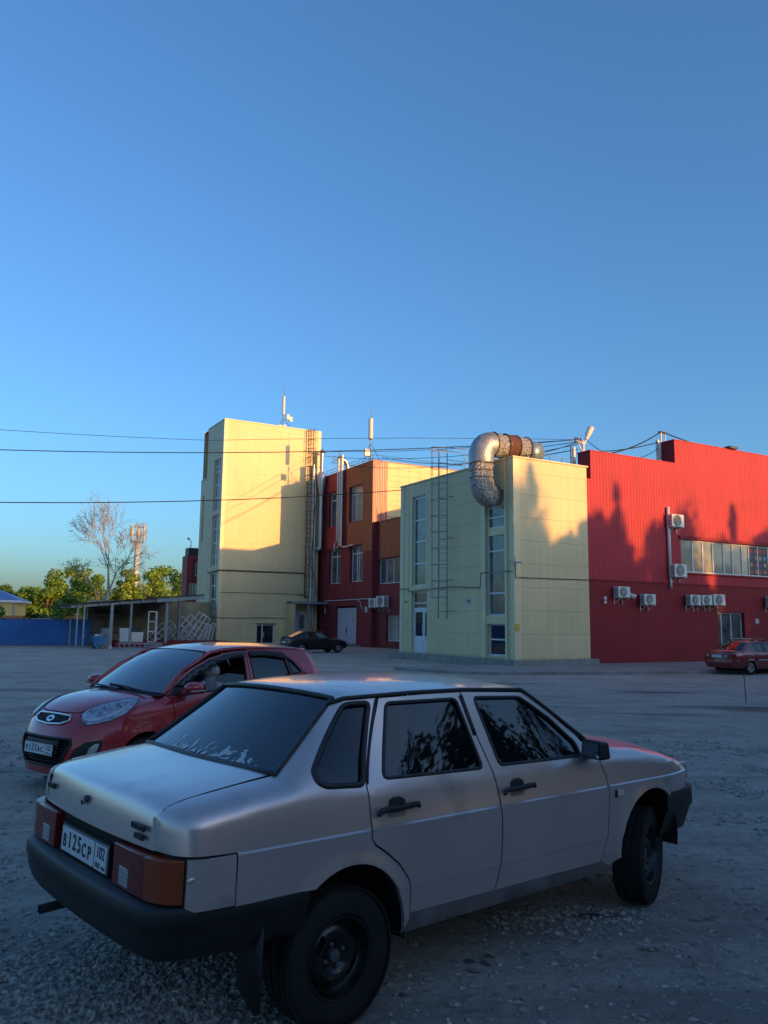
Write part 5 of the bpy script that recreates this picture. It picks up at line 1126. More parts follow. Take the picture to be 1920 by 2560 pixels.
def plate(t, O, U, V, l3, code, reg, xf=None):
    """O: lower left corner, U, V unit vectors; Russian style plate 520 x 112"""
    O, U, V = Vector(O), Vector(U).normalized(), Vector(V).normalized(); Nn = U.cross(V); s = MB()
    s.obox(O, U*.52, V*.112, -Nn*.006); p = s.build('number_plate', 'plate', t, xf=xf, bevel=.003)
    s = MB()
    for a, b, c_, d_ in ((.0, .52, 0, .004), (0, .52, .108, .112), (0, .004, 0, .112), (.516, .52, 0, .112), (.385, .389, 0, .112)): s.obox(O+U*a+V*c_+Nn*.0008, U*(b-a), V*(d_-c_), Nn*.0006)
    s.build('border', 'ink', p, xf=xf)
    def pos(u, v): return lambda q: O+U*(u+q.x)+V*(v+q.y)+Nn*(.0012+q.z)
    u = .018
    for ch in code:
        big = ch.isdigit(); m_ = text_mb(ch, .094 if big else .076, pos(u+(.026 if big else .026), .056 if big else .047), .0006, sx=.92, font_off=.0016); m_.build('plate_character', 'ink', p, xf=xf); u += .056 if big else .060
    m_ = text_mb(reg, .070, pos(.452, .072), .0006, sx=.82, font_off=.0002); m_.build('region_code', 'ink', p, xf=xf)
    m_ = text_mb('RUS', .030, pos(.430, .022), .0006, sx=.9); m_.build('country_code', 'ink', p, xf=xf)
    for k, c_ in enumerate(((.7, .7, .72), (.02, .05, .35), (.45, .02, .02))):
        s = MB(); s.obox(O+U*.468+V*(.027-.007*k)+Nn*.001, U*.036, V*.007, Nn*.0005); s.build('flag_stripe', mat('flag', c_, .5), p, xf=xf)
    return p
# ================================================================== silver sedan
YW = R(41.10); sc_ = thing('silver_sedan', 'lilac-silver four-door sedan with black bumpers and tinted windows, tail towards the camera', 'car', (-.654, 4.226, 0), YW)
PI_, RO_, DZ_ = R(1.067), R(-.222), .109
def sx_(q):
    q = Vector((q.x, math.cos(RO_)*q.y-math.sin(RO_)*q.z, math.sin(RO_)*q.y+math.cos(RO_)*q.z))
    return Vector((math.cos(PI_)*q.x+math.sin(PI_)*q.z, q.y, -math.sin(PI_)*q.x+math.cos(PI_)*q.z+DZ_))
def tp(x):
    y = 0
    if x < -.45: y += .028*((-.45-x)/.35)**2
    if x < -.70: k = min(1, (-.70-x)/.1275); y += .17*(1-math.sqrt(max(0, 1-k*k)))
    if x > 2.55: y += .115*((x-2.55)/.55)**2
    if x > 2.93: k = min(1, (x-2.93)/.12); y += .06*(1-math.sqrt(max(0, 1-k*k)))
    return y
SB = Body([(.20, .772), (.26, .778), (.388, .7865), (.3945, .7865), (.399, .7925), (.688, .805), (.690, .8055), (.697, .7965), (.74, .790), (.80, .779), (.86, .765)], tp,
          [(-.86, .79), (-.6, .825), (-.3, .862), (-.1, .86), (.1, .845), (2.0, .845), (2.3, .815), (2.75, .758), (3.05, .685)],
          [(-.827, .598, .826), (-.812, .604, .848), (-.78, .608, .864), (-.7, .615, .885), (-.5, .62, .914), (-.30, .622, .938), (-.2, .598, 1.01), (0, .538, 1.165), (.09, .512, 1.235), (.16, .53, 1.252), (.30, .572, 1.262), (.45, .592, 1.268), (.9, .602, 1.276), (1.35, .598, 1.266), (1.44, .600, 1.245), (1.62, .618, 1.137), (1.86, .648, .990), (2.0, .668, .908), (2.1, .68, .893), (2.4, .678, .868), (2.75, .652, .812), (2.95, .60, .770), (3.05, .56, .735)],
          [(-.86, 0), (-.45, 0), (-.05, .75), (.15, 1), (1.9, 1), (2.15, .15), (3.1, 0)], [(0, .24, .325, .385), (2.42, .30, .338, .395)], .014)
CR = (.3945, .399, .690, .697)
qwin = [(-.158, .935), (-.152, .900), (-.110, .885), (.097, .877), (.262, 1.222), (.135, 1.215)]
rdw = [(.222, .893), (.352, 1.218), (.826, 1.224), (.893, .884)]
fdw = [(1.026, .886), (.962, 1.226), (1.352, 1.216), (1.59, 1.085), (1.762, .945), (1.752, .878)]
flap = [(-.768, .50), (-.768, .697), (-.571, .698), (-.571, .50)]
def topl(x0, x1, n=14, dz=0): return [(x0+(x1-x0)*i/n, SB.top(x0+(x1-x0)*i/n)[1]-dz) for i in range(n+1)]
quarter = [(-.569, .50), (-.569, .699), (-.80, .703), (-.8262, .706), (-.8262, .83)]+topl(-.82, .08, 26)+topl(.09, .42, 8, .0)[1:]+[(.345, 1.247), (.30, 1.243), (.108, .868), (.106, .655), (.131, .622), (.20, .578), (.283, .515), (.343, .442), (.362, .395), (.364, .27), (.33, .24)]+arc(0, .24, .325, 0, 127)+[(-.22, .50)]
rdoor = [(.116, .868), (.114, .655), (.138, .628), (.207, .584), (.291, .520), (.351, .445), (.370, .395), (.371, .292), (.953, .285), (.991, .393), (.990, .592), (.975, .743), (.955, .866), (.900, 1.05), (.866, 1.256), (.60, 1.252), (.318, 1.240)]
fdoor = [(.965, .866), (.985, .743), (1.000, .592), (1.001, .393), (.963, .285), (1.888, .275), (1.944, .409), (1.955, .58), (1.946, .739), (1.912, .822), (1.905, .868), (1.80, .985), (1.61, 1.118), (1.40, 1.240), (.876, 1.257), (.910, 1.05)]
fend = [(1.898, .275), (1.98, .24)]+[(2.085, .27)]+arc(2.42, .30, .338, 182, 52)+[(2.66, .585), (3.0, .575), (3.04, .60), (3.03, .66)]+[(3.02, .745)]+topl(3.0, 2.02, 16)+[(1.975, .905), (1.913, .895), (1.921, .824), (1.955, .741), (1.964, .58), (1.953, .409)]
for side in (-1, 1):
    lod = .034 if side < 0 else .07
    def bp(nm, out, holes=(), d=0, m='silver', rows=CR, parent=sc_, rim=.02):
        s = MB(); SB.panel(s, out, holes, d, lod*(.55 if nm == 'rear_quarter_panel' else 1), side, rim, rows); return s.build(nm, m, parent, smooth=True, sharp=35, xf=sx_, recalc=False)
    qp = bp('rear_quarter_panel', quarter, [qwin])
    rd = bp('rear_door', rdoor, [rdw]); fd_ = bp('front_door', fdoor, [fdw]); ff = bp('front_fender', fend)
    bp('gap_shade_backing', [(-.82, .52), (-.8, .80), (-.3, .90), (0, 1.13), (.12, 1.215), (1.42, 1.225), (1.86, .955), (2.1, .86), (2.9, .74), (2.9, .6), (2.6, .6)]+arc(2.42, .30, .36, 60, 178)+[(2.05, .29), (.345, .27)]+arc(0, .24, .345, 5, 130), [[(-.11, .92), (-.06, .90), (.085, .90), (.24, 1.2), (.14, 1.19)], [(.26, .92), (.37, 1.19), (.80, 1.2), (.86, .91)], [(1.05, .91), (.99, 1.2), (1.34, 1.19), (1.57, 1.06), (1.71, .94), (1.71, .91)]], .028, 'void', ())  # black sheet behind the panels, its colour supplies the shade in the gaps
    if True:
        fl_ = bp('fuel_flap', [(-.764, .505), (-.764, .692), (-.577, .694), (-.573, .505)], (), -.001)
        s = MB(); s.sphere(SB.P(-.752, .62, -.004, side), .014, 10, 6, (1.4, .5, .8)); s.build('catch', 'silver', fl_, smooth=True, xf=sx_)
        s = MB(); SB.line(s, flap, .0035, side, .004, True); s.build('flap_gap_shade', 'void', qp, xf=sx_)  # dark line painting the shade in the flap's gap
    for pn_, wn_, nm in ((qp, qwin, 'quarter_window'), (rd, rdw, 'window'), (fd_, fdw, 'window')):
        g_ = bp(nm, roundpoly(wn_, .03), (), .012, 'tint', (), pn_, 0)
        s = MB(); SB.line(s, roundpoly(wn_, .03), .0095 if nm == 'window' else .014, side, .002, True, 6); s.build('window_seal', 'scuffed', g_, smooth=True, xf=sx_)
    s = MB(); SB.line(s, [(.055, 1.222), (.14, 1.24), (.30, 1.252), (.5, 1.262), (.9, 1.268), (1.38, 1.256), (1.60, 1.137), (1.86, .980), (1.93, .925)], .011, side, -.004); s.build('drip_rail', 'scuffed', sc_, smooth=True, xf=sx_)
    s = MB(); SB.line(s, [(.897, 1.04), (.866, 1.24)], .012, side, -.001); s.build('pillar_trim', 'scuffed', sc_, smooth=True, xf=sx_)
    s = MB(); SB.line(s, [(.30, 1.235), (.12, .88)], .007, side, -.001); s.build('pillar_trim', 'scuffed', sc_, smooth=True, xf=sx_)
    s = MB(); rows = []
    for x in np.arange(.33, 2.1, .1): yb = .772-tp(x); rows.append([(x, side*yb, .290), (x, side*(yb+.004), .262), (x, side*(yb-.012), .205), (x, side*(yb-.08), .195)])
    s.grid(rows); s.build('sill', mat('dirty_sill', (.12, .105, .105), .6, noise=(6, .4)), sc_, smooth=True, sharp=30, xf=sx_)
    # handles
    for dp_, x0, nm in ((rd, .262, 0), (fd_, 1.12, 0)):
        s = MB(); z0 = .765
        P = lambda x, z, d: SB.P(x, z, d, side)
        pan = roundpoly([(x0-.05, z0-.038), (x0-.05, z0-.005), (x0+.06, z0-.005), (x0+.06, z0-.038)], .016); SB.panel(s, pan, (), -.002, .02, side, .0); hp = s.build('handle_recess_shade', mat('recess_shade', (.30, .27, .27), .4, .5), dp_, smooth=True, xf=sx_)  # flat patch, the recess's shade is put in as darker silver
        s = MB(); ln = [(x0-.125, z0-.014), (x0-.105, z0+.002), (x0-.06, z0+.006), (x0+.0, z0+.004), (x0+.08, z0+.008), (x0+.122, z0+.010), (x0+.128, z0-.006)]
        s.tube([P(x, z, -.026) for x, z in ln], [.010, .013, .014, .014, .014, .013, .009], 8)
        top = [(x0-.042, z0+.005), (x0-.034, z0+.038), (x0-.01, z0+.048), (x0+.03, z0+.048), (x0+.052, z0+.036), (x0+.058, z0+.005)]; SB.panel(s, top, (), -.012, .02, side, .02)
        s.build('door_handle', 'bumper', dp_, smooth=True, sharp=50, xf=sx_)
    s = MB(); SB.panel(s, [(2.03, .627), (2.03, .662), (2.098, .658), (2.098, .623)], (), -.014, .03, side, .014); s.build('side_repeater', mat('cream_lens', (.55, .50, .36), .3, coat=.6), ff, smooth=True, sharp=40, xf=sx_, bevel=.003)
    s = MB(); SB.panel(s, [(2.018, .622), (2.018, .664), (2.032, .664), (2.032, .622)], (), -.008, .03, side, .01); s.build('repeater_base', 'bumper', ff, xf=sx_)
    # mirror
    s = MB(); mo = Vector((1.72, side*.765, .872)); s.add([mo+Vector(p)*.84 for p in [(0, 0, 0), (.20, 0, 0), (.17, 0, .10), (.02, 0, .13), (-.02, side*.19, .0), (.10, side*.185, .0), (.09, side*.175, .115), (-.02, side*.18, .125)]], [(0, 1, 2, 3), (4, 5, 6, 7), (0, 1, 5, 4), (3, 2, 6, 7), (0, 3, 7, 4), (1, 2, 6, 5)])
    mr = s.build('door_mirror', 'bumper', fd_, xf=sx_, smooth=True, sharp=50, bevel=.015)
    s = MB(); s.add([mo+Vector(p)*.84 for p in [(-.028, side*.17, .012), (-.012, side*.03, .014), (-.006, side*.03, .112), (-.028, side*.165, .108)]], [(0, 1, 2, 3)]); s.build('mirror_glass', 'chrome', mr, xf=sx_)
    # inner arches
    for cx, cz, r_ in ((0, .24, .355), (2.42, .30, .37)):
        s = MB(); s.grid([[(cx+r_*math.cos(R(k*12-10)), side*y, cz+r_*math.sin(R(k*12-10))) for k in range(17)] for y in (.765, .45)]); s.grid([[(cx+rr_*math.cos(R(k*12-10)), side*.45, cz+rr_*math.sin(R(k*12-10))) for k in range(17)] for rr_ in (r_, .02)]); s.build('wheel_arch', 'void', sc_, xf=sx_, smooth=True)
    # mud flap
    s = MB(); s.prism([(-.44, side*.60, .40), (-.43, side*.775, .40), (-.43, side*.77, .075), (-.43, side*.74, .055), (-.44, side*.62, .13)], (.012, 0, 0)); s.build('mud_flap', 'black', sc_, smooth=True, xf=sx_)
# roof, glass and lids
E_ = SB.top
def er(x, xm, zm): y, z = E_(x); return (x, y, z, xm, zm)
s = MB(); s.grid(cross([er(.095, .05, 1.262), er(.13, .09, 1.278), er(.2, .17, 1.292), er(.35, .33, 1.308), er(.6, .6, 1.320), er(.95, .97, 1.322), er(1.25, 1.30, 1.308), er(1.38, 1.44, 1.288), (1.44, .60, 1.247, 1.52, 1.262)], 24, 2.4)); s.build('roof', 'silver', sc_, smooth=True, xf=sx_)
s = MB(); bw = [(-.285, .605, .950, -.345, .958), (-.2, .583, 1.013, -.26, 1.022), (-.1, .553, 1.090, -.16, 1.098), (0, .520, 1.167, -.05, 1.180), (.082, .496, 1.232, .04, 1.252)]; s.grid(cross(bw, 20, 2.2)); rw_ = s.build('rear_window', 'reartint', sc_, smooth=True, xf=sx_)
def scruff():
    m = bpy.data.materials.new('peeling_film'); m.use_nodes = True; t = m.node_tree; L = t.links.new; tc = t.nodes.new('ShaderNodeTexCoord'); n = t.nodes.new('ShaderNodeTexNoise'); n.inputs['Scale'].default_value = 22; n.inputs['Detail'].default_value = 7; L(tc.outputs['Object'], n.inputs[0])
    sp = t.nodes.new('ShaderNodeSeparateXYZ'); L(tc.outputs['Object'], sp.inputs[0]); r = t.nodes.new('ShaderNodeMapRange'); L(sp.outputs[2], r.inputs[0])
    for i, v in enumerate((1.062, 1.13, .40, .64)): r.inputs[i+1].default_value = v
    g = t.nodes.new('ShaderNodeMath'); g.operation = 'GREATER_THAN'; L(n.outputs['Fac'], g.inputs[0]); L(r.outputs[0], g.inputs[1]); tr = t.nodes.new('ShaderNodeBsdfTransparent'); mx = t.nodes.new('ShaderNodeMixShader')
    L(g.outputs[0], mx.inputs[0]); L(tr.outputs[0], mx.inputs[1]); b = t.nodes['Principled BSDF']; b.inputs['Base Color'].default_value = (.42, .44, .46, 1); L(b.outputs[0], mx.inputs[2]); L(mx.outputs[0], t.nodes['Material Output'].inputs[0]); return m
s = MB(); s.grid(cross([(x, y-.03, z+.0035, xm-.001, zm+.004) for x, y, z, xm, zm in [(-.283, .605, .951, -.343, .959), (-.25, .594, .976, -.305, .985), (-.215, .583, 1.001, -.27, 1.012)]], 20, 2.2)); s.build('peeling_film', scruff(), rw_, smooth=True, xf=sx_)
s = MB(); ring = [(-.300, .628, .940), (-.20, .592, 1.015), (0, .531, 1.170), (.092, .505, 1.243)]
loop = [Vector(p) for p in ring]+[Vector((.092-.045*(1-(y/.505)**2), y, 1.243+.022*(1-(y/.505)**2))) for y in np.linspace(.42, -.42, 9)]+[Vector((p[0], -p[1], p[2])) for p in ring[::-1]]+[Vector((-.30-.062*(1-(y/.628)**2), y, .941+.009*(1-(y/.628)**2))) for y in np.linspace(-.5, .5, 9)]
s.tube(loop, .0125, 6, closed=True); s.build('window_seal', 'scuffed', rw_, smooth=True, xf=sx_)
s = MB(); s.grid(cross([(1.455, .59, 1.243, 1.54, 1.256), (1.62, .607, 1.137, 1.72, 1.145), (1.86, .638, .990, 1.97, .995), (1.98, .655, .918, 2.09, .922)], 16)); s.build('windscreen', 'tint', sc_, smooth=True, xf=sx_)
s = MB(); s.grid(cross([er(2.0, 2.11, .918), er(2.1, 2.2, .916), er(2.4, 2.45, .903), er(2.75, 2.83, .855), er(2.95, 3.06, .80), (3.04, .565, .74, 3.14, .765)], 20, 2.6)); s.build('bonnet', 'silver', sc_, smooth=True, xf=sx_)
s = MB(); s.grid(cross([(3.04, .60, .755, 3.145, .77), (3.07, .66, .70, 3.17, .70), (3.06, .68, .56, 3.17, .56)], 16, 3)); fr_ = s.build('front_panel', 'silver', sc_, smooth=True, xf=sx_)
for sd in (-1, 1): s = MB(); s.obox((3.03, sd*.42, .60), (.12, 0, 0), (0, sd*.24, 0), (0, 0, .12)); s.build('headlight', 'lampclear', sc_, xf=sx_, bevel=.02)
# boot lid: top and rear face
def lid(ye, d):
    return [(-.315, ye, .938-d, -.375, .950-d), (-.42, ye, .924-d, -.46, .940-d), (-.6, ye, .899-d, -.625, .918-d), (-.72, ye, .879-d, -.748, .900-d), (-.775, ye, .864-d, -.803, .886-d), (-.798, ye, .850-d, -.828, .872-d), (-.812, ye, .828-d, -.842, .848-d), (-.822, ye, .77-d, -.853, .78-d), (-.826, ye, .702-d, -.858, .702-d)]
s = MB(); s.grid(cross(lid(.598, 0), 26, 4)); bl = s.build('boot_lid', 'silver', sc_, smooth=True, sharp=60, xf=sx_)
s = MB(); s.grid(cross([(x+.014, .606, z-.02, xm+.014, zm-.02) for x, y, z, xm, zm in lid(.6, 0)]+[(-.79, .60, .52, -.815, .52)], 20, 4)); s.build('boot_gutter', 'void', sc_, smooth=True, xf=sx_)
for sd in (-1, 1): s = MB(); s.tube([(x+.003, sd*.6025, z-.002) for x, y, z, xm, zm in lid(.6, 0)], .0042, 6); s.build('lid_gap_shade', 'void', bl, xf=sx_)  # black tubes drawn as the shade between lid and quarter panels
s = MB(); s.grid(cross([(-.818, .325, .700, -.826, .700), (-.818, .325, .55, -.826, .55)], 10, 2)); s.build('plate_recess', 'silver', bl, xf=sx_)
s = MB(); s.tube([(-.850, .02, .800), (-.866, .02, .800)], .015, 14); s.tube([(-.864, .02, .79), (-.868, .045, .775), (-.866, .055, .79)], .005, 6); s.build('lock', 'dkmetal', bl, xf=sx_, smooth=True, sharp=40)
for y0, y1, z0, z1 in ((-.545, -.425, .762, .785), (-.535, -.455, .728, .749), (.455, .545, .772, .797)):
    s = MB(); ym = (y0+y1)/2; xb = -.8305-.020*(1-(abs(ym)/.6)**3.4); s.obox((xb, y0, z0), (0, y1-y0, 0), (-.008, 0, 0), (0, 0, z1-z0)); bd = s.build('badge', 'bumper', bl, xf=sx_, bevel=.002)
    s = MB()
    for k in range(6): s.obox((xb-.009, y0+.008+k*(y1-y0-.02)/5.4, z0+.006), (0, .008, 0), (-.001, 0, 0), (0, 0, z1-z0-.012))
    s.build('relief_letter', 'dkmetal', bd, xf=sx_)
# tail lamps
for sd in (-1, 1):
    t_ = None
    def lampblk(plan, z0, z1, nm, m_, parent, bev=.004):
        s = MB(); s.prism([(x, sd*y, z0) for x, y in plan], (0, 0, z1-z0)); return s.build(nm, m_, parent, xf=sx_, smooth=True, sharp=30, bevel=bev)
    t_ = lampblk([(-.78, .335), (-.872, .335), (-.872, .50), (-.866, .60), (-.79, .60)], .532, .690, 'tail_lamp', 'lampred', sc_)
    lampblk([(-.79, .601), (-.866, .601), (-.860, .65), (-.845, .69), (-.824, .72), (-.80, .742), (-.774, .754), (-.76, .70)], .532, .690, 'indicator_lens', 'lampamber', t_)
    lampblk([(-.865, .40), (-.8745, .40), (-.8745, .485), (-.865, .485)], .545, .615, 'reversing_lens', 'lampclear', t_, .002)
    s = MB()
    for k in range(9): s.obox((-.8735, sd*(.337+.0), .545+k*.0165), (0, sd*.262, 0), (-.0012, 0, 0), (0, 0, .002))
    s.build('lens_rib', 'lampred', t_, xf=sx_)
    lampblk([(-.72, .32), (-.80, .32), (-.80, .70), (-.765, .748), (-.70, .745)], .50, .704, 'lamp_housing', 'void', t_, .0)
plate(sc_, (-.866, .262, .540), (0, -1, 0), (.03, 0, 1), '', 'B125CP', '102', sx_)
s = MB(); s.obox((-.859, -.265, .535), (0, .53, 0), (.02, 0, 0), (0, 0, .128)); s.build('plate_frame', 'bumper', sc_, xf=sx_)
# bumpers
def sweep(path, prof, mb):
    n = len(path); rows = []
    for i, p in enumerate(path):
        a = Vector(path[max(i-1, 0)]); b = Vector(path[min(i+1, n-1)]); d = (b-a).normalized(); nn = Vector((-d.y, d.x)); nn = -nn if path[len(path)//2][0] < path[0][0] else nn; nn = nn*(1 if (nn.y*p[1]+nn.x*(p[0]-path[0][0]) >= 0) else -1); rows.append([(p[0]+nn.x*o, p[1]+nn.y*o, z) for o, z in prof])
    return mb.grid(rows)
half = [(-.215, .792), (-.45, .79), (-.62, .784), (-.73, .768), (-.80, .745), (-.855, .705), (-.888, .64), (-.905, .5), (-.915, .3), (-.919, .1)]
path = [(x, -y) for x, y in half]+[(x, y) for x, y in half[::-1]]
prof = [(-.085, .536), (-.012, .524), (-.002, .518), (.004, .508), (.004, .455), (-.006, .440), (-.012, .395), (-.030, .348), (-.042, .326), (-.10, .312), (-.14, .36)]
s = MB(); sweep(path, prof, s) 
# the sides end lower towards the wheel as in the photo
s.build('rear_bumper', 'bumper', sc_, smooth=True, sharp=38, xf=sx_)
halff = [(2.615, .785), (2.85, .765), (3.02, .735), (3.12, .68), (3.19, .58), (3.235, .4), (3.25, .1)]
path = [(x, -y) for x, y in halff]+[(x, y) for x, y in halff[::-1]]
s = MB(); sweep(path, [(-.06, .585), (.0, .58), (.012, .565), (.014, .47), (-.004, .45), (-.02, .40), (-.05, .31), (-.08, .30)], s); s.build('front_bumper', 'bumper', sc_, smooth=True, sharp=38, xf=sx_)
s = MB(); s.tube([(-.5, .36, .27), (-.80, .37, .262), (-.90, .37, .256)], .021, 14, cap=False); s.tube([(-.90, .37, .256), (-.84, .37, .259)], .017, 12, cap=False); s.build('exhaust_pipe', 'dkmetal', sc_, smooth=True, xf=sx_)
s = MB(); s.box(.35, 2.1, -.66, .66, .17, .24); s.box(-.66, .36, -.58, .58, .34, .5); s.box(2.7, 3.0, -.55, .55, .36, .55); s.build('underbody', 'void', sc_, xf=sx_)
wheel(sc_, 0, -.665, .283, .287, .175, -1, 0, 'steel', None, 1); wheel(sc_, 2.46, -.675, .283, .287, .175, -1, 17, 'steel', None, 2)
wheel(sc_, 0, .665, .283, .287, .175, 1, 0, 'steel', None, 3); wheel(sc_, 2.46, .675, .283, .287, .175, 1, 17, 'steel', None, 4)
s = MB(); s.tube([(2.46, -.6, .283), (2.46, .6, .283)], .04, 8); s.tube([(0, -.6, .283), (0, .6, .283)], .05, 8); s.build('axle', 'void', sc_)
# ================================================================== red hatchback
rc = thing('red_hatchback', 'small red five-door hatchback facing left, a driver visible in the open window', 'car', (-1.58, 10.785, -.03), R(232.413))
def tph(x):
    y = 0
    if x < -.05: y += .10*((-.05-x)/.5)**2
    if x > 2.45: y += .0*((x-2.45)/.3)
    return y
HB = Body([(.15, .745), (.30, .765), (.50, .785), (.62, .790), (.80, .770), (1.0, .742)], tph,
          [(-.6, .98), (0, .98), (.9, .93), (1.9, .87), (2.2, .80), (2.7, .62)],
          [(-.56, .60, .98), (-.45, .60, 1.06), (-.36, .575, 1.20), (-.28, .55, 1.33), (-.2, .545, 1.375), (0, .545, 1.395), (.42, .555, 1.415), (.85, .56, 1.425), (1.2, .565, 1.408), (1.5, .578, 1.362), (1.8, .61, 1.20), (2.0, .655, 1.05), (2.12, .70, .925), (2.40, .735, .875), (2.58, .765, .80), (2.66, .785, .72), (2.72, .79, .63)],
          [(-.6, .6), (1.95, 1), (2.2, .35), (2.8, .2)], [(0, .29, .325, .39), (2.385, .29, .325, .40)], .016)
def topH(x0, x1, n=12, dz=0): return [(x0+(x1-x0)*i/n, HB.top(x0+(x1-x0)*i/n)[1]-dz) for i in range(n+1)]
hq = [(-.53, .42), (-.55, .7), (-.555, .96)]+topH(-.55, .84, 24)+[(.84, 1.395), (.55, 1.388), (.27, 1.35), (.02, 1.17), (-.09, 1.05), (-.04, .80), (.10, .70), (.25, .60), (.335, .45), (.35, .24)]+arc(0, .29, .325, -8, 150)+[(-.36, .42)]
hrd = [(-.08, 1.05), (-.03, .805), (.11, .705), (.26, .605), (.345, .455), (.365, .24), (.885, .23), (.885, .62), (.875, 1.0), (.855, 1.385), (.55, 1.38), (.275, 1.34), (.03, 1.165)]
hfd = [(.895, .62), (.895, .23), (1.97, .25), (2.01, .60), (2.012, .72), (2.03, .90), (2.085, .955), (1.99, 1.045), (1.72, 1.205), (1.45, 1.312), (1.14, 1.374), (.865, 1.387), (.885, 1.0)]
hff = [(1.98, .25), (2.04, .24)]+arc(2.385, .29, .325, 188, 32)+[(2.70, .46), (2.71, .60), (2.66, .715)]+topH(2.66, 2.10, 12)+[(1.95, 1.085), (1.99, 1.06), (2.10, .955), (2.04, .895), (2.022, .72), (2.02, .60)]
hwf = [(1.92, .935), (.952, .995), (.905, 1.362), (1.13, 1.348), (1.44, 1.285), (1.69, 1.185), (1.96, 1.015)]
hwr = [(.825, 1.005), (.215, 1.065), (.255, 1.305), (.56, 1.348), (.825, 1.355)]
hwq = [(.18, 1.075), (.215, 1.275), (.12, 1.215), (.02, 1.115), (.0, 1.085)]
seat = mat('seat_fabric', (.02, .02, .022), .9); cabin = mat('cabin_dark', (.010, .010, .012), .8)
for side in (1, -1):
    lod = .045 if side > 0 else .08
    def hp(nm, out, holes=(), d=0, m='redpaint', parent=rc, rim=.02, round_=0):
        s = MB(); HB.panel(s, out, holes, d, lod, side, rim, ()); return s.build(nm, m, parent, smooth=True, sharp=35, recalc=False)
    q_ = hp('rear_quarter_panel', hq); r_ = hp('rear_door', hrd, [hwr, hwq]); f_ = hp('front_door', hfd, [hwf]); fe_ = hp('front_fender', hff)
    hp('rear_window', roundpoly(hwr, .03), (), .010, 'tint', r_, 0); hp('quarter_window', roundpoly(hwq, .02), (), .010, 'tint', r_, 0)
    if side > 0:
        hp('front_window', [(1.92, .94), (.955, .998), (.945, 1.10), (1.2, 1.135), (1.5, 1.10), (1.75, 1.02)], (), .014, 'clear', f_, 0)
    else: hp('front_window', hwf, (), .012, 'clear', f_, 0)
    hp('mirror_corner', [(2.08, .93), (1.83, .945), (1.83, 1.11), (1.97, 1.03)], (), -.002, 'bumper', f_, .01)
    s = MB(); HB.panel(s, [(1.97, 1.035), (1.70, 1.19), (1.44, 1.292), (1.13, 1.356), (.90, 1.37), (.915, 1.30), (1.13, 1.288), (1.42, 1.225), (1.66, 1.12), (1.86, 1.02)], (), -.022, .05, side, .01); s.build('wind_deflector', mat('smoked_visor', (.022, .026, .032), .18), f_, smooth=True, recalc=False)
    s = MB(); HB.panel(s, [(.83, 1.365), (.55, 1.362), (.25, 1.32), (.20, 1.27), (.24, 1.25), (.56, 1.30), (.82, 1.305)], (), -.022, .05, side, .01); s.build('wind_deflector', 'bumper', r_, smooth=True, recalc=False)
    for w_, p_ in ((hwf, f_), (hwr, r_), (hwq, r_)): s = MB(); HB.line(s, w_, .010, side, 0, True, 5); s.build('window_seal', 'black', p_, smooth=True)
    s = MB(); HB.line(s, [(.86, 1.37), (.875, 1.01)], .014, side, 0); s.build('pillar_trim', 'redpaint', rc, smooth=True)
    s = MB(); ln = [(.20, .905), (.26, .92), (.34, .92), (.38, .905)]; s.tube([HB.P(x, z, -.03, side) for x, z in ln], .014, 8); s.build('door_handle', 'redpaint', r_, smooth=True)
    s = MB(); ln = [(1.02, .86), (1.08, .875), (1.16, .875), (1.2, .86)]; s.tube([HB.P(x, z, -.03, side) for x, z in ln], .014, 8); s.build('door_handle', 'redpaint', f_, smooth=True)
    s = MB(); s.sphere((1.88, side*.90, 1.03), .1, 14, 9, (1.15, 1.05, .62)); s.tube([(1.93, side*.74, .96), (1.9, side*.86, 1.0)], .03, 8); mr = s.build('door_mirror', 'redpaint', f_, smooth=True)
    s = MB(); s.tube([(1.80, side*.995, 1.0), (1.90, side*1.005, 1.0), (1.98, side*.97, 1.0)], .008, 6); s.build('indicator_strip', 'lampclear', mr)
    s = MB(); s.lathe([(0, 0), (.07, 0), (.07, .004)], (1.775, side*.9, 1.03), (-1, 0, 0), 16); s.build('mirror_glass', 'chrome', mr)
    for cx in (0, 2.385):
        s = MB(); s.grid([[(cx+.335*math.cos(R(k*12-10)), side*y, .29+.335*math.sin(R(k*12-10))) for k in range(17)] for y in (.76, .45)]); s.grid([[(cx+rr_*math.cos(R(k*12-10)), side*.45, .29+rr_*math.sin(R(k*12-10))) for k in range(17)] for rr_ in (.335, .02)]); s.build('wheel_arch', 'void', rc)
    s = MB(); s.grid([[(x, side*.748, .26), (x, side*.735, .17), (x, side*.6, .16)] for x in (.35, 2.05)]); s.build('sill', 'redpaint', rc)
def eh(x, xm, zm): y, z = HB.top(x); return (x, y, z, xm, zm)
s = MB(); s.grid(cross([eh(-.30, -.36, 1.375), eh(-.2, -.22, 1.425), eh(0, 0, 1.452), eh(.42, .42, 1.474), eh(.85, .87, 1.478), eh(1.2, 1.26, 1.455), (1.40, .572, 1.384, 1.52, 1.415)], 18, 2.4)); s.build('roof', 'redpaint', rc, smooth=True)
s = MB(); s.grid(cross([(1.41, .56, 1.372, 1.525, 1.408), (1.6, .58, 1.30, 1.75, 1.325), (1.8, .60, 1.195, 1.97, 1.22), (2.0, .645, 1.045, 2.20, 1.08), (2.08, .675, .965, 2.30, 1.01)], 18, 2.2)); ws = s.build('windscreen', glass_mat('windscreen_glass', (.62, .68, .70), 4.0), rc, smooth=True)
s = MB()
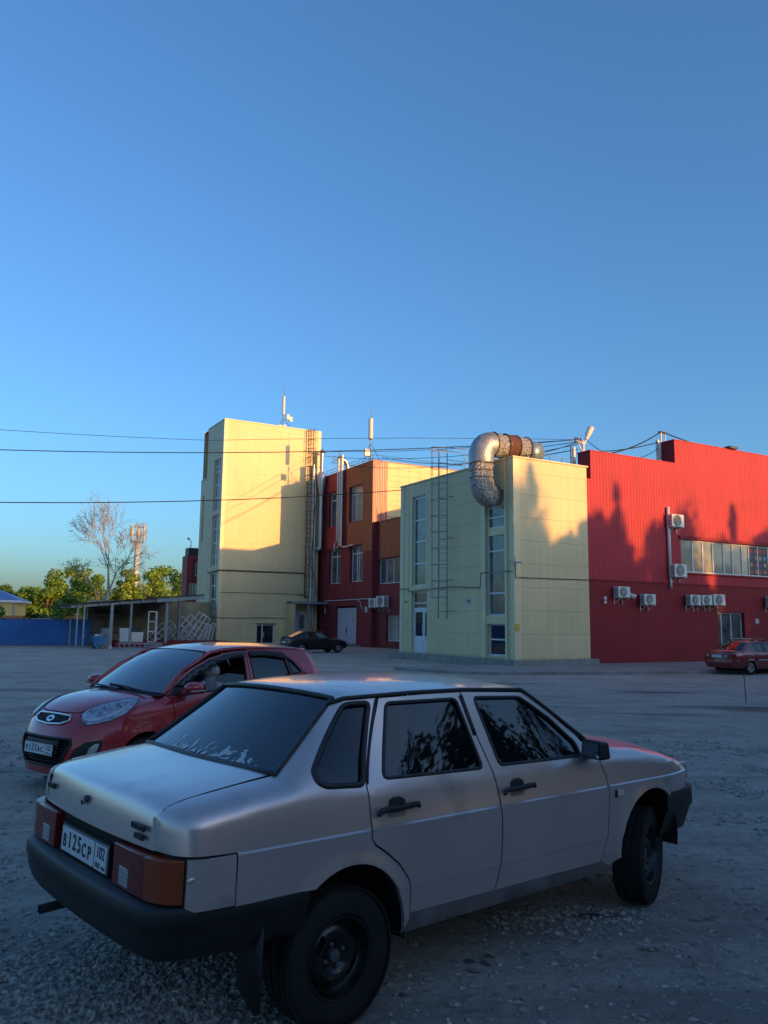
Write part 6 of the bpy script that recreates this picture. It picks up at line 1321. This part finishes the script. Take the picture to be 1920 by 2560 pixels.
for sd in (1, -1): s.tube([(x, sd*(HB.top(x)[0]-.012), HB.top(x)[1]-.004) for x in np.arange(-.2, 1.5, .1)]+[(1.5, sd*.576, 1.35)], .024, 7); s.tube([(1.41, sd*.572, 1.378), (1.8, sd*.612, 1.20), (2.0, sd*.657, 1.05), (2.10, sd*.69, .955)], .026, 7)
s.build('pillar_trim', 'redpaint', rc, smooth=True)
s = MB(); s.grid(cross([(2.07, .68, .962, 2.29, 1.005), (2.13, .69, .93, 2.345, .985)], 16, 2.2)); s.build('cowl', 'bumper', rc)
s = MB(); s.tube([(2.31, .15, 1.0), (2.28, -.25, 1.02), (2.24, -.5, 1.03)], .011, 5); s.tube([(2.24, .55, .985), (2.28, .2, 1.03), (2.27, -.05, 1.04)], .011, 5); s.build('wiper', 'bumper', rc)
s = MB(); s.grid(cross([eh(-.56, -.64, .98), eh(-.45, -.55, 1.07), eh(-.36, -.46, 1.22), eh(-.30, -.37, 1.36)], 14, 2.4)); s.grid(cross([(-.56, .62, .98, -.64, .98), (-.58, .66, .6, -.68, .6), (-.56, .66, .3, -.64, .3)], 14, 3)); s.build('tailgate', 'redpaint', rc, smooth=True, sharp=50)
s = MB(); s.grid(cross([(-.34, .50, 1.36, -.44, 1.40), (-.42, .48, 1.345, -.53, 1.385), (-.36, .5, 1.33, -.45, 1.36)], 12, 2.4)); s.build('spoiler', 'redpaint', rc, smooth=True)
# nose: one surface crossing the car, from the windscreen base to under the bumper
NV = [0, .22, .42, .56, .68, .84, 1.0]
NR = [(2.33, .985, 2.12, .70, .925), (2.62, .935, 2.40, .735, .875), (2.84, .85, 2.58, .765, .80), (2.955, .745, 2.66, .785, .72), (3.04, .61, 2.69, .795, .60), (3.085, .42, 2.70, .795, .42), (3.05, .20, 2.68, .77, .20)]
def cr(xs, ys, x):
    x = min(max(x, xs[0]), xs[-1]); i = min(max(int(np.searchsorted(xs, x))-1, 0), len(xs)-2); h = xs[i+1]-xs[i]; t = (x-xs[i])/h
    m0 = (ys[i+1]-ys[i-1])/(xs[i+1]-xs[i-1]) if i > 0 else (ys[i+1]-ys[i])/h
    m1 = (ys[i+2]-ys[i])/(xs[i+2]-xs[i]) if i+2 < len(xs) else (ys[i+1]-ys[i])/h
    return (2*t**3-3*t*t+1)*ys[i]+(t**3-2*t*t+t)*h*m0+(-2*t**3+3*t*t)*ys[i+1]+(t**3-t*t)*h*m1
def nose(u, v, d=0):
    def f(u, v):
        c = [cr(NV, [r[k] for r in NR], v) for k in range(5)]; k = 1-abs(u)**2.8; kz = 1-abs(u)**2.4
        return Vector((c[2]+(c[0]-c[2])*k, c[3]*u, c[4]+(c[1]-c[4])*kz))
    p = f(u, v)
    if d:
        n = (f(min(u+.01, 1), v)-f(max(u-.01, -1), v)).cross(f(u, min(v+.01, 1))-f(u, max(v-.01, 0))); n.normalize()
        if n.x < 0: n = -n
        p = p+n*d
    return p
def npatch(outline, d, nm, m, parent, st=.03, sd=1, rim=.012, holes=(), smooth=True):
    V, F = cdt([(u*sd, v) for u, v in outline], [[(u*sd, v) for u, v in h] for h in holes], st); s = MB(); s.v = [tuple(nose(u, v, d)) for u, v in V]; s.f = [tuple(f) for f in F]
    ec = {}
    for f in s.f:
        for i in range(len(f)):
            e = (f[i], f[(i+1) % len(f)]); k = tuple(sorted(e)); ec[k] = None if k in ec else e
    mm_ = {}
    for e in list(ec.values()):
        if e and rim:
            for i in e:
                if i not in mm_: mm_[i] = len(s.v); s.v.append(tuple(nose(V[i][0], V[i][1], d-rim)))
            s.f.append((e[1], e[0], mm_[e[0]], mm_[e[1]]))
    return s.build(nm, m, parent, smooth=smooth, sharp=35)
def uvring(pts, d, r, nm, m, parent, sd=1, closed=True):
    s = MB(); s.tube([nose(u*sd, v, d) for u, v in resample(pts, .03, closed)], r, 6, closed=closed); return s.build(nm, m, parent, smooth=True)
lower = [(-.52, .722), (.52, .722), (.55, .765), (.43, .905), (.36, .935), (-.36, .935), (-.43, .905), (-.55, .765)]
bonnet = [(-.999, .001), (.999, .001), (.88, .06), (.72, .13), (.60, .28), (.50, .42), (.46, .475), (.25, .495), (-.25, .495), (-.46, .475), (-.50, .42), (-.60, .28), (-.72, .13), (-.88, .06)]
npatch(bonnet, .0, 'bonnet', 'redpaint', rc, .05, 1, .02)
fb = npatch([(-.999, .02), (-.89, .072), (-.73, .142), (-.61, .29), (-.51, .43), (-.47, .487), (-.25, .507), (.25, .507), (.47, .487), (.51, .43), (.61, .29), (.73, .142), (.89, .072), (.999, .02), (.999, .999), (-.999, .999)], .0, 'front_bumper', 'redpaint', rc, .05, 1, .02, [lower])
s = MB(); s.grid([[tuple(nose(u, v, -.05)) for u in np.linspace(-.6, .6, 12)] for v in (.70, .8, .88, .95)]); s.build('grille_back', 'void', fb)
s = MB()
for k in range(9): v = .735+.022*k; s.tube([nose(u, v, -.02) for u in np.linspace(-.5+.12*max(0, v-.8)/.1, .5-.12*max(0, v-.8)/.1, 12)], .006, 4)
s.build('lower_grille', 'bumper', fb)
uvring(lower, .002, .014, 'grille_surround', 'bumper', fb)
npatch([(-.36, .742), (.36, .742), (.36, .85), (-.36, .85)], .004, 'plate_carrier', 'bumper', fb)
gr = [(-.385, .583), (-.36, .533), (-.12, .527), (.12, .527), (.36, .533), (.385, .583), (.26, .612), (0, .622), (-.26, .612)]
g_ = npatch(gr, .003, 'upper_grille', 'black', fb); uvring(gr, .010, .011, 'chrome_frame', 'chrome', g_)
s = MB()
for k in range(17): u = -.32+k*.04; s.tube([nose(u, .545, .006), nose(u+.03, .60, .006)], .0025, 4); s.tube([nose(u+.03, .545, .006), nose(u, .60, .006)], .0025, 4)
s.build('mesh', 'dkmetal', g_)
o_ = nose(0, .578, .014); ux = (nose(.1, .578)-nose(-.1, .578)).normalized(); vx = (nose(0, .54)-nose(0, .61)).normalized(); nx = ux.cross(vx)
s = MB(); ring = [o_+ux*.062*math.cos(k*math.pi/14)+vx*.034*math.sin(k*math.pi/14) for k in range(28)]; s.tube(ring, .004, 6, closed=True); s.prism([p-nx*.004 for p in ring], nx*.004); em = s.build('emblem', 'chrome', g_)
text_mb('KIA', .036, lambda p: o_+ux*(p.x)+vx*(p.y-.002)+nx*(.002+p.z), .001, sx=1.15, font_off=.001).build('emblem_letter', 'ink', em)
head = [(.505, .50), (.505, .455), (.575, .355), (.68, .228), (.79, .11), (.85, .12), (.945, .24), (.972, .40), (.95, .47), (.885, .541), (.75, .585), (.651, .600), (.57, .575)]
for sd in (1, -1):
    h_ = npatch(head, .003, 'headlight', mat('headlamp_inside', (.52, .55, .58), .32, .35, noise=(16, .5)), fb, .03, sd); uvring(head, .001, .004, 'lamp_edge', 'black', h_, sd)
    for (u, v, r_) in ((.60, .47, .040), (.72, .40, .034), (.83, .33, .046)) if sd > 0 else ():
        c_ = nose(u*sd, v, .008); s = MB(); a_ = Vector((.9, .35*sd, .15)); s.lathe([(r_*.5, -.004), (r_, .002), (r_, .010), (r_*.9, .012), (r_*.6, -.006), (0, -.010)], c_, a_, 18); s.build('reflector', 'alloy', h_, smooth=True, sharp=40)
    s = MB(); s.tube([nose(u*sd, v, .004) for u, v in ((.56, .545), (.66, .56), (.76, .545), (.85, .48), (.90, .38), (.88, .25))], .017, 6); s.build('light_strip', 'white', h_, smooth=True)
    npatch(head, .018, 'headlight_lens', glass_mat('lens', (.9, .95, 1), 1.25), h_, .03, sd, 0)
    fr_ = npatch([(.60, .80), (.71, .738), (.865, .718), (.868, .78), (.84, .847), (.75, .93), (.50, .945)], .003, 'fog_recess', 'bumper', fb, .03, sd)
    npatch([(.735, .855), (.76, .785), (.805, .752), (.845, .748), (.835, .80), (.79, .85)], .012, 'fog_lamp', 'lampclear', fr_, .02, sd)
uvp = nose(-.0, .80, .02)
plate(rc, (3.098, -.26, .392), (0, 1, 0), (-.05, 0, 1), '', 'P133AC', '102')
s = MB(); s.add([(2.2, -.7, .95), (2.2, .7, .95), (1.75, .7, .93), (1.75, -.7, .93), (2.2, -.7, .3), (2.2, .7, .3), (1.75, .7, .5), (1.75, -.7, .5)], [(0, 1, 2, 3), (2, 3, 7, 6), (4, 5, 6, 7)]); s.build('dashboard', seat, rc)
s = MB(); s.box(-.45, 2.0, -.70, .70, .22, .30); s.box(-.5, -.4, -.6, .6, .3, .95); s.box(-.4, 2.0, -.712, -.70, .3, .88); s.box(-.4, 2.0, .70, .712, .3, .88); s.grid(cross([(-.2, .52, 1.34, -.2, 1.40), (.4, .53, 1.38, .4, 1.44), (1.2, .53, 1.37, 1.2, 1.42)], 8)); s.build('cabin', cabin, rc)
for y in (-.36, .36):
    s = MB(); s.obox((.92, y-.24, .42), (.55, 0, .04), (0, .48, 0), (-.02, 0, .16)); s.obox((.92, y-.24, .55), (.14, 0, -.03), (0, .48, 0), (-.16, 0, .50)); s.obox((.76, y-.12, 1.06), (.09, 0, 0), (0, .24, 0), (-.03, 0, .17)); s.build('seat', seat, rc, bevel=.04)
s = MB(); s.obox((.05, -.62, .5), (.14, 0, 0), (0, 1.24, 0), (-.15, 0, .5)); s.build('rear_seat', seat, rc, bevel=.04)
s = MB(); c_ = Vector((1.72, .36, .93)); a1 = Vector((0, 1, 0)); a2 = Vector((.45, 0, .9)).normalized(); s.tube([c_+a1*.18*math.cos(k*math.pi/12)+a2*.18*math.sin(k*math.pi/12) for k in range(24)], .015, 6, closed=True); s.tube([c_-a1*.17, c_+a1*.17], .014, 5); s.tube([c_, c_+Vector((.3, 0, -.1))], .02, 5); s.build('steering_wheel', 'black', rc, smooth=True)
s = MB(); s.obox((1.66, -.12, 1.24), (.03, 0, 0), (0, .24, 0), (.01, 0, .06)); s.tube([(1.67, 0, 1.3), (1.62, 0, 1.36)], .01, 5); im = s.build('inner_mirror', 'bumper', rc, bevel=.01)
s = MB(); s.tube([(1.67, 0, 1.24), (1.67, 0, 1.15)], .002, 4); s.obox((1.66, -.03, 1.10), (.01, 0, 0), (0, .06, .01), (0, .01, .055)); solo(MB().add([rc_p for rc_p in s.v], s.f), 'hanging_tag', 'paper', 'small tag hanging from the inner mirror of the red hatchback', 'tag')
_h = bpy.data.objects['hanging_tag']; _h.matrix_world = Matrix.Translation((-1.58, 10.785, -.03)) @ Matrix.Rotation(R(232.413), 4, 'Z') @ Matrix.Translation(_h.location)
for sd in (1, -1):
    for cx in (0, 2.385): wheel(rc, cx, sd*.70, .277, .277, .165, sd, 0, 'alloy7', None, 3, False)
# ------------------------------------------------------------------ the driver: one continuous body leaning in the seat
def skin_mesh(nodes, edges, lev=2):
    me = bpy.data.meshes.new('sk'); me.from_pydata([n[0] for n in nodes], edges, []); o = bpy.data.objects.new('sk', me); S.collection.objects.link(o)
    md = o.modifiers.new('s', 'SKIN'); sv = me.skin_vertices[0].data
    for i, n in enumerate(nodes):
        r = n[1] if hasattr(n[1], '__len__') else (n[1], n[1]); sv[i].radius = r
    sv[0].use_root = True; md.use_smooth_shade = True; m2 = o.modifiers.new('b', 'SUBSURF'); m2.levels = lev
    dg = bpy.context.evaluated_depsgraph_get(); dg.update(); res = bpy.data.meshes.new_from_object(o.evaluated_get(dg)); mb = MB(); mb.add([v.co[:] for v in res.vertices], [tuple(p.vertices) for p in res.polygons])
    bpy.data.objects.remove(o); return mb
dv = thing('person', 'grey-haired person in a pale teal top at the wheel, head bowed over paper', 'person', (-1.58, 10.785, -.03), R(232.413))
HC = Vector((1.31, .50, 1.10)); fdv = Vector((-.30, .72, -.62)).normalized()          # head centre and facing direction
hx = fdv; hy = Vector((0, 0, 1)).cross(hx).normalized(); hz = hx.cross(hy)
def H(x, y, z): return HC+hx*x+hy*y+hz*z
nodes = [((1.05, .36, .56), (.17, .12)), ((1.10, .37, .74), (.15, .11)), ((1.17, .42, .90), (.16, .10)), ((1.22, .45, .97), .055), (H(-.035, 0, -.085), .05), (H(-.01, 0, -.02), (.078, .088)), (H(-.012, 0, .05), (.072, .080)),
         ((1.20, .60, .92), .058), ((1.30, .63, .72), .045), ((1.46, .50, .80), .036), ((1.52, .46, .84), .03), ((1.20, .19, .92), .058), ((1.32, .12, .72), .045), ((1.48, .26, .82), .036), ((1.53, .30, .86), .03),
         ((1.25, .47, .54), .09), ((1.52, .50, .58), .07), ((1.62, .5, .36), .05), ((1.25, .25, .54), .09), ((1.52, .22, .58), .07), ((1.62, .22, .36), .05)]
edges = [(0, 1), (1, 2), (2, 3), (3, 4), (4, 5), (5, 6), (2, 7), (7, 8), (8, 9), (9, 10), (2, 11), (11, 12), (12, 13), (13, 14), (0, 15), (15, 16), (16, 17), (0, 18), (18, 19), (19, 20)]
b_ = skin_mesh([(tuple(n[0]), n[1]) for n in nodes], edges)
n_ = MB()
def ell(mb, c, sx, sy, sz, nu=12, nv=8):
    rows = []
    for i in range(nv+1):
        t = math.pi*i/nv; rows.append([tuple(Vector(c)+hx*sx*math.sin(t)*math.cos(2*math.pi*j/nu)+hy*sy*math.sin(t)*math.sin(2*math.pi*j/nu)+hz*sz*math.cos(t)) for j in range(nu+1)])
    mb.grid(rows)
ell(b_, H(.088, 0, -.018), .022, .015, .026); ell(b_, H(.055, 0, -.085), .030, .032, .026)
for sd in (-1, 1): ell(b_, H(-.005, sd*.078, -.01), .018, .010, .030); ell(b_, H(.070, sd*.032, -.03), .02, .022, .024)
for hnd in ((1.53, .46, .85), (1.54, .30, .87)):
    for k in range(5):
        a0_ = Vector(hnd)+Vector((.01, (k-2)*.017, .0)); th = k == 0
        b_.tube([a0_, a0_+Vector((.035, (k-2)*.004, .018 if not th else -.005)), a0_+Vector((.06-.006*abs(k-2), (k-2)*.004, .0 if not th else -.012)), a0_+Vector((.062, (k-2)*.003, -.025))], [.010, .009, .008, .006], 6)
MT['skin'] = mat('skin', (.42, .25, .19), .55)
bd = b_.build('body', 'skin', dv, smooth=True)
s = MB()
for sd in (-1, 1):
    e_ = H(.083, sd*.031, .006); ell(s, e_, .008, .013, .007, 8, 6)
s.build('eyes', 'ink', bd, smooth=True)
s = MB(); ell(s, H(.093, 0, -.055), .006, .024, .006, 10, 6); s.build('mouth', mat('lips', (.30, .10, .09), .5), bd, smooth=True)
s = MB(); hr = random.Random(4)
rows = []
for i in range(13):
    t = math.pi*i/12*.70
    rows.append([tuple(H(-.028+.112*math.sin(t)*math.cos(a)*(1 if math.cos(a) < .2 else .82-.3*max(0, t-1.0)), .102*math.sin(t)*math.sin(a), .03+.118*math.cos(t)-(.03 if math.cos(a) < 0 else 0)*math.sin(t))+Vector((hr.gauss(0, .003), hr.gauss(0, .003), hr.gauss(0, .003)))) for a in [2*math.pi*j/22 for j in range(23)]])
rows = [r for r in rows]; s.grid(rows)
for k in range(70):
    a = hr.uniform(.9, 5.4); t = hr.uniform(.3, 2.0); p = H(-.028+.118*math.sin(t)*math.cos(a), .106*math.sin(t)*math.sin(a), .028+.12*math.cos(t)); s.tube([p, p+Vector((hr.gauss(0, .01), hr.gauss(0, .01), -.03))], [.009, .003], 4)
s.build('hair', mat('grey_hair', (.38, .37, .37), .7, noise=(60, .4)), dv, smooth=True)
tn = [((1.05, .36, .55), (.185, .135)), ((1.10, .37, .74), (.168, .128)), ((1.165, .42, .895), (.175, .115)), ((1.205, .435, .945), .075), ((1.20, .575, .915), .070), ((1.285, .625, .74), .058), ((1.20, .185, .915), .070), ((1.305, .12, .74), .058)]
t_ = skin_mesh(tn, [(0, 1), (1, 2), (2, 3), (2, 4), (4, 5), (2, 6), (6, 7)]); t_.build('shirt', mat('teal_shirt', (.36, .52, .50), .8, noise=(12, .15)), dv, smooth=True)
tn = [((1.04, .36, .52), (.17, .11)), ((1.27, .47, .545), .10), ((1.53, .50, .585), .08), ((1.27, .25, .545), .10), ((1.53, .22, .585), .08)]
skin_mesh(tn, [(0, 1), (1, 2), (0, 3), (3, 4)]).build('trousers', mat('dark_trousers', (.02, .022, .03), .8), dv, smooth=True)
s = MB(); s.obox((1.14, .52, 1.02), (.13, .02, .02), (.02, .10, -.09), (.001, .001, .001)); s.v = [tuple(Matrix.Translation((-1.58, 10.785, -.03)) @ Matrix.Rotation(R(232.413), 4, 'Z') @ Vector(p)) for p in s.v]; solo(s, 'paper_sheet', 'paper', 'crumpled white sheet of paper held before the driver\'s face', 'paper')
# ================================================================== generic smaller cars
def lite_car(t, B, m, spec, side_glass='tint'):
    for side in (-1, 1):
        def pn(nm, out, holes=(), d=0, mm=m, parent=t, rim=.02): s = MB(); B.panel(s, out, holes, d, .08, side, rim, ()); return s.build(nm, mm, parent, smooth=True, sharp=35, recalc=False)
        for nm, out, win in spec['panels']:
            o = pn(nm, out, [win] if win else ())
            if win: w_ = pn('window', win, (), .01, side_glass, o, 0); s = MB(); B.line(s, win, .012, side, 0, True, 5); s.build('window_seal', 'black', w_)
        pn('gap_shade_backing', spec['inner'], (), .035, 'void', t, 0)
        for cx, cz, r0, r1 in B.arches:
            s = MB(); s.grid([[(cx+r0*1.05*math.cos(R(k*12-10)), side*y, cz+r0*1.05*math.sin(R(k*12-10))) for k in range(17)] for y in (spec['w']-.04, .4)]); s.grid([[(cx+q_*math.cos(R(k*12-10)), side*.4, cz+q_*math.sin(R(k*12-10))) for k in range(17)] for q_ in (r0*1.05, .02)]); s.build('wheel_arch', 'void', t)
        for cx in spec['wheels']: wheel(t, cx, side*(spec['w']-.12), spec['r'], spec['r'], .18, side, 0, spec['rim'], None, 0, False)
        mx, mz = spec['mirror']; s = MB(); s.sphere((mx, side*(spec['w']+.08), mz), .09, 10, 7, (.7, 1.1, .7)); s.tube([(mx+.05, side*(spec['w']-.06), mz-.05), (mx, side*(spec['w']+.05), mz)], .025, 6); s.build('door_mirror', spec['mm'], t, smooth=True)
        for x0, z0 in spec['handles']: s = MB(); s.tube([B.P(x0+k, z0, -.025, side) for k in (-.09, -.05, .05, .09)], .014, 6); s.build('door_handle', spec['mm'], t)
    for nm, rows, mm, p in spec['cross']: s = MB(); s.grid(cross(rows, 16, p)); s.build(nm, mm, t, smooth=True, sharp=50)
    for nm, path, prof, mm in spec['sweep']: s = MB(); sweep([(x, -y) for x, y in path]+[(x, y) for x, y in path[::-1]], prof, s); s.build(nm, mm, t, smooth=True, sharp=40)
    s = MB(); s.box(-.5, spec['wheels'][1]+.4, -.66, .66, .18, .26); s.build('underbody', 'void', t)
def lamp(t, nm, m, plan, z0, z1, bev=.01):
    for sd in (-1, 1): s = MB(); s.prism([(x, sd*y, z0) for x, y in plan], (0, 0, z1-z0)); s.build(nm, m, t, bevel=bev)
# black hatchback by the tower
bk = thing('black_hatchback', 'old black hatchback with a rear spoiler parked by the tower porch', 'car', (-5.65, 53.4, -.30), R(31)); bk.scale = (1.08, 1.08, 1.08)
BE = [(-.74, .60, .86), (-.66, .60, .925), (-.4, .575, 1.03), (-.1, .545, 1.155), (.18, .53, 1.262), (.45, .592, 1.28), (.9, .602, 1.288), (1.35, .598, 1.275), (1.44, .600, 1.25), (1.62, .618, 1.14), (1.86, .648, .99), (2.0, .668, .908), (2.1, .68, .885), (2.4, .678, .84), (2.75, .652, .765), (2.95, .60, .71), (3.05, .56, .66)]
def tpb(x):
    y = 0
    if x < -.45: y += .05*((-.45-x)/.3)**2
    if x > 2.55: y += .115*((x-2.55)/.55)**2
    return y
BB = Body([(.20, .772), (.39, .789), (.69, .797), (.74, .799), (.86, .770)], tpb, [(-.8, .82), (-.1, .845), (2.0, .845), (2.3, .77), (2.75, .70), (3.05, .60)], BE, [(-.8, .3), (-.3, .7), (.15, 1), (1.9, 1), (2.15, .15), (3.1, 0)], [(0, .26, .325, .375), (2.46, .28, .33, .38)], .012)
def topB(B, x0, x1, n=14): return [(x0+(x1-x0)*i/n, B.top(x0+(x1-x0)*i/n)[1]) for i in range(n+1)]
def sh_(p, dx): return [(x+dx, z) for x, z in p]
qB = [(-.74, .50), (-.75, .84)]+topB(BB, -.74, .42, 20)+[(.345, 1.25), (.30, 1.243), (.108, .868), (.106, .655), (.20, .578), (.343, .442), (.364, .27), (.33, .26)]+arc(0, .26, .325, 0, 131)+[(-.24, .50)]
fB = [(1.898, .275), (2.12, .28)]+arc(2.46, .28, .33, 180, 60)+[(2.68, .54), (3.0, .53), (3.03, .62)]+topB(BB, 3.0, 2.02, 14)+[(1.975, .895), (1.913, .89), (1.955, .741), (1.964, .58), (1.953, .409)]
lite_car(bk, BB, 'blackpaint', dict(w=.8, panels=[('rear_quarter_panel', qB, [(-.33, .94), (.06, .89), (.20, 1.17), (.10, 1.165)]), ('rear_door', rdoor, rdw), ('front_door', fdoor, fdw), ('front_fender', fB, None)], inner=[(-.7, .5), (-.6, .85), (.2, 1.2), (1.4, 1.2), (1.86, .95), (2.9, .7), (2.7, .56)]+arc(2.46, .28, .35, 60, 178)+[(2.1, .28), (.345, .27)]+arc(0, .26, .345, 3, 130),
    wheels=(0, 2.46), r=.29, rim='alloy5', mm='bumper', mirror=(1.76, .93), handles=[(.27, .77), (1.12, .77)],
    cross=[('roof', [(.18, .53, 1.262, .10, 1.30), (.45, .592, 1.28, .45, 1.33), (.9, .602, 1.288, .9, 1.345), (1.35, .598, 1.275, 1.42, 1.315), (1.44, .6, 1.25, 1.52, 1.27)], 'blackpaint', 2.4), ('rear_window', [(-.60, .585, .942, -.66, .95), (-.3, .565, 1.065, -.37, 1.085), (.16, .53, 1.25, .08, 1.285)], 'paneM', 2.2),
           ('windscreen', [(1.455, .59, 1.243, 1.54, 1.262), (1.98, .655, .918, 2.09, .922)], 'tint', 2), ('bonnet', [(2.0, .668, .905, 2.11, .918), (2.4, .675, .84, 2.45, .87), (2.75, .65, .765, 2.83, .80), (3.04, .57, .65, 3.14, .67), (3.07, .62, .55, 3.17, .55)], 'blackpaint', 2.6),
           ('tailgate', [(-.62, .60, .935, -.68, .945), (-.76, .60, .90, -.82, .905), (-.77, .60, .86, -.83, .86), (-.78, .62, .52, -.84, .52)], 'blackpaint', 3), ('spoiler', [(-.60, .60, .975, -.66, .985), (-.80, .58, .965, -.88, .97), (-.80, .58, .94, -.88, .945), (-.62, .6, .94, -.68, .95)], 'blackpaint', 3)],
    sweep=[('rear_bumper', [(-.25, .80), (-.62, .795), (-.78, .76), (-.88, .60), (-.91, .3), (-.915, .1)], [(-.08, .52), (-.01, .51), (0, .45), (-.02, .34), (-.08, .26)], 'bumper'), ('front_bumper', [(2.75, .79), (3.0, .765), (3.15, .68), (3.24, .4), (3.26, .1)], [(-.08, .56), (-.01, .55), (0, .48), (-.02, .36), (-.08, .27)], 'blackpaint')]))
lamp(bk, 'tail_lamp', mat('tail_lamp_pale', (.34, .14, .10), .25, coat=.5), [(-.76, .36), (-.85, .36), (-.835, .60), (-.79, .70), (-.74, .745), (-.70, .74)], .56, .82)
s = MB(); s.box(-.86, -.85, -.26, .26, .57, .69); s.build('number_plate', 'plate', bk)
s = MB(); s.prism([(2.98, -.72, .58), (3.1, -.66, .58), (3.13, -.45, .58), (3.02, -.45, .58)], (0, 0, .13)); s.build('headlight', 'lampclear', bk)
# red sedan at the right edge
rs = thing('red_sedan', 'dark red saloon car with a roof rack at the right edge of the photo', 'car', (15.3, 35.2, -.30), R(26))
SE = [(-1.0, .62, .90), (-.9, .64, .975), (-.6, .665, 1.0), (-.5, .66, 1.02), (-.2, .60, 1.19), (.1, .55, 1.34), (.35, .56, 1.385), (.7, .575, 1.405), (1.3, .575, 1.395), (1.55, .585, 1.33), (1.9, .62, 1.14), (2.2, .68, .96), (2.6, .69, .89), (3.0, .67, .80), (3.3, .60, .70)]
def tps(x):
    y = 0
    if x < -.35: y += .11*((-.35-x)/.65)**2.2
    if x > 2.8: y += .14*((x-2.8)/.6)**2
    return y
RB = Body([(.18, .80), (.35, .83), (.60, .845), (.78, .83), (.92, .80)], tps, [(-1.0, .84), (-.4, .92), (2.1, .90), (2.6, .80), (3.3, .62)], SE, [(-1, .2), (-.5, .3), (0, .9), (.3, 1), (1.9, 1), (2.3, .3), (3.3, .1)], [(0, .29, .33, .39), (2.6, .29, .33, .39)], .015)
w1 = [(.42, .965), (.36, 1.27), (.56, 1.325), (.92, 1.335), (.95, .95)]; w2 = [(1.03, .945), (1.0, 1.335), (1.32, 1.325), (1.55, 1.26), (1.98, 1.0), (1.96, .935)]
qS = [(-.98, .40), (-1.0, .85)]+topB(RB, -.99, .9, 26)+[(.6, 1.37), (.32, 1.31), (.22, 1.1), (.20, .92), (.24, .70), (.36, .50), (.37, .26), (.33, .25)]+arc(0, .29, .33, -5, 160)+[(-.36, .40)]
dS = [(.21, .92), (.25, .705), (.37, .505), (.38, .25), (.98, .25), (.99, .9), (.965, 1.37), (.62, 1.362), (.335, 1.305), (.23, 1.1)]
eS = [(1.0, .9), (.99, .25), (2.1, .26), (2.16, .5), (2.15, .9), (2.05, 1.02), (1.6, 1.27), (1.35, 1.355), (.975, 1.37)]
gS = [(2.11, .26), (2.25, .25)]+arc(2.6, .29, .33, 185, 35)+[(2.9, .45), (3.3, .45), (3.3, .62)]+topB(RB, 3.25, 2.18, 14)+[(2.16, .9), (2.17, .5)]
lite_car(rs, RB, 'maroon', dict(w=.84, panels=[('rear_quarter_panel', qS, None), ('rear_door', dS, w1), ('front_door', eS, w2), ('front_fender', gS, None)], inner=[(-.9, .45), (-.8, .9), (-.3, 1.05), (.2, 1.28), (1.4, 1.3), (2.1, .92), (3.1, .7), (3, .5)]+arc(2.6, .29, .35, 40, 180)+[(2.2, .27), (.37, .27)]+arc(0, .29, .35, 3, 150),
    wheels=(0, 2.6), r=.30, rim='alloy5', mm='maroon', mirror=(1.95, 1.02), handles=[(.36, .86), (1.15, .85)],
    cross=[('roof', [(.12, .55, 1.345, .02, 1.37), (.35, .56, 1.385, .33, 1.425), (.7, .575, 1.405, .7, 1.45), (1.3, .575, 1.395, 1.38, 1.435), (1.5, .585, 1.345, 1.62, 1.37)], 'maroon', 2.4), ('rear_window', [(-.50, .63, 1.03, -.60, 1.045), (-.2, .58, 1.19, -.30, 1.21), (.10, .535, 1.335, .0, 1.36)], 'tint', 2.2),
           ('windscreen', [(1.52, .575, 1.335, 1.64, 1.36), (2.15, .665, .98, 2.32, 1.0)], 'tint', 2), ('bonnet', [(2.2, .68, .96, 2.36, .99), (2.6, .69, .89, 2.7, .93), (3.0, .67, .80, 3.15, .84), (3.3, .6, .70, 3.5, .72), (3.3, .66, .45, 3.55, .45)], 'maroon', 2.8),
           ('boot_lid', [(-.51, .66, 1.015, -.62, 1.035), (-.8, .655, .99, -.90, 1.01), (-.92, .65, .965, -1.03, .985), (-.98, .645, .90, -1.08, .91), (-.99, .66, .62, -1.09, .62)], 'maroon', 3.4)],
    sweep=[('rear_bumper', [(-.36, .845), (-.7, .82), (-.92, .76), (-1.06, .62), (-1.12, .35), (-1.135, .1)], [(-.06, .65), (.0, .62), (.02, .52), (.0, .40), (-.06, .28)], 'maroon'), ('front_bumper', [(2.95, .83), (3.25, .78), (3.45, .62), (3.55, .3)], [(-.06, .55), (0, .52), (.0, .4), (-.06, .28)], 'maroon')]))
lamp(rs, 'tail_lamp', 'lampred', [(-.97, .38), (-1.095, .38), (-1.07, .60), (-1.0, .72), (-.86, .80), (-.80, .79)], .70, .86)
lamp(rs, 'reversing_lens', 'lampclear', [(-1.09, .40), (-1.102, .40), (-1.09, .55), (-1.06, .55)], .74, .82, .004)
s = MB(); s.box(-1.11, -1.10, -.26, .26, .72, .83); np_ = s.build('number_plate', 'plate', rs); s = MB()
for k, c in enumerate('М324СЕ'): text_mb(c, .085, lambda p, k=k: (-1.112, .20-k*.062-p.x, .772+p.y), .0005).build('plate_character', 'ink', np_)
for x in (.45, 1.15):
    s = MB(); s.box(x-.02, x+.02, -.60, .60, 1.485, 1.51); cbar = s.build('roof_rack_bar', 'chrome', rs)
    for sd in (-1, 1): s = MB(); s.box(x-.03, x+.03, sd*.56-.02, sd*.56+.02, 1.39, 1.485); s.build('roof_rack_foot', 'bumper', cbar)
s = MB()
for sd in (-1, 1): s.tube([RB.P(x, .62, -.008, sd) for x in np.arange(.45, 2.1, .1)], .012, 5)
s.build('side_moulding', 'chrome', rs)
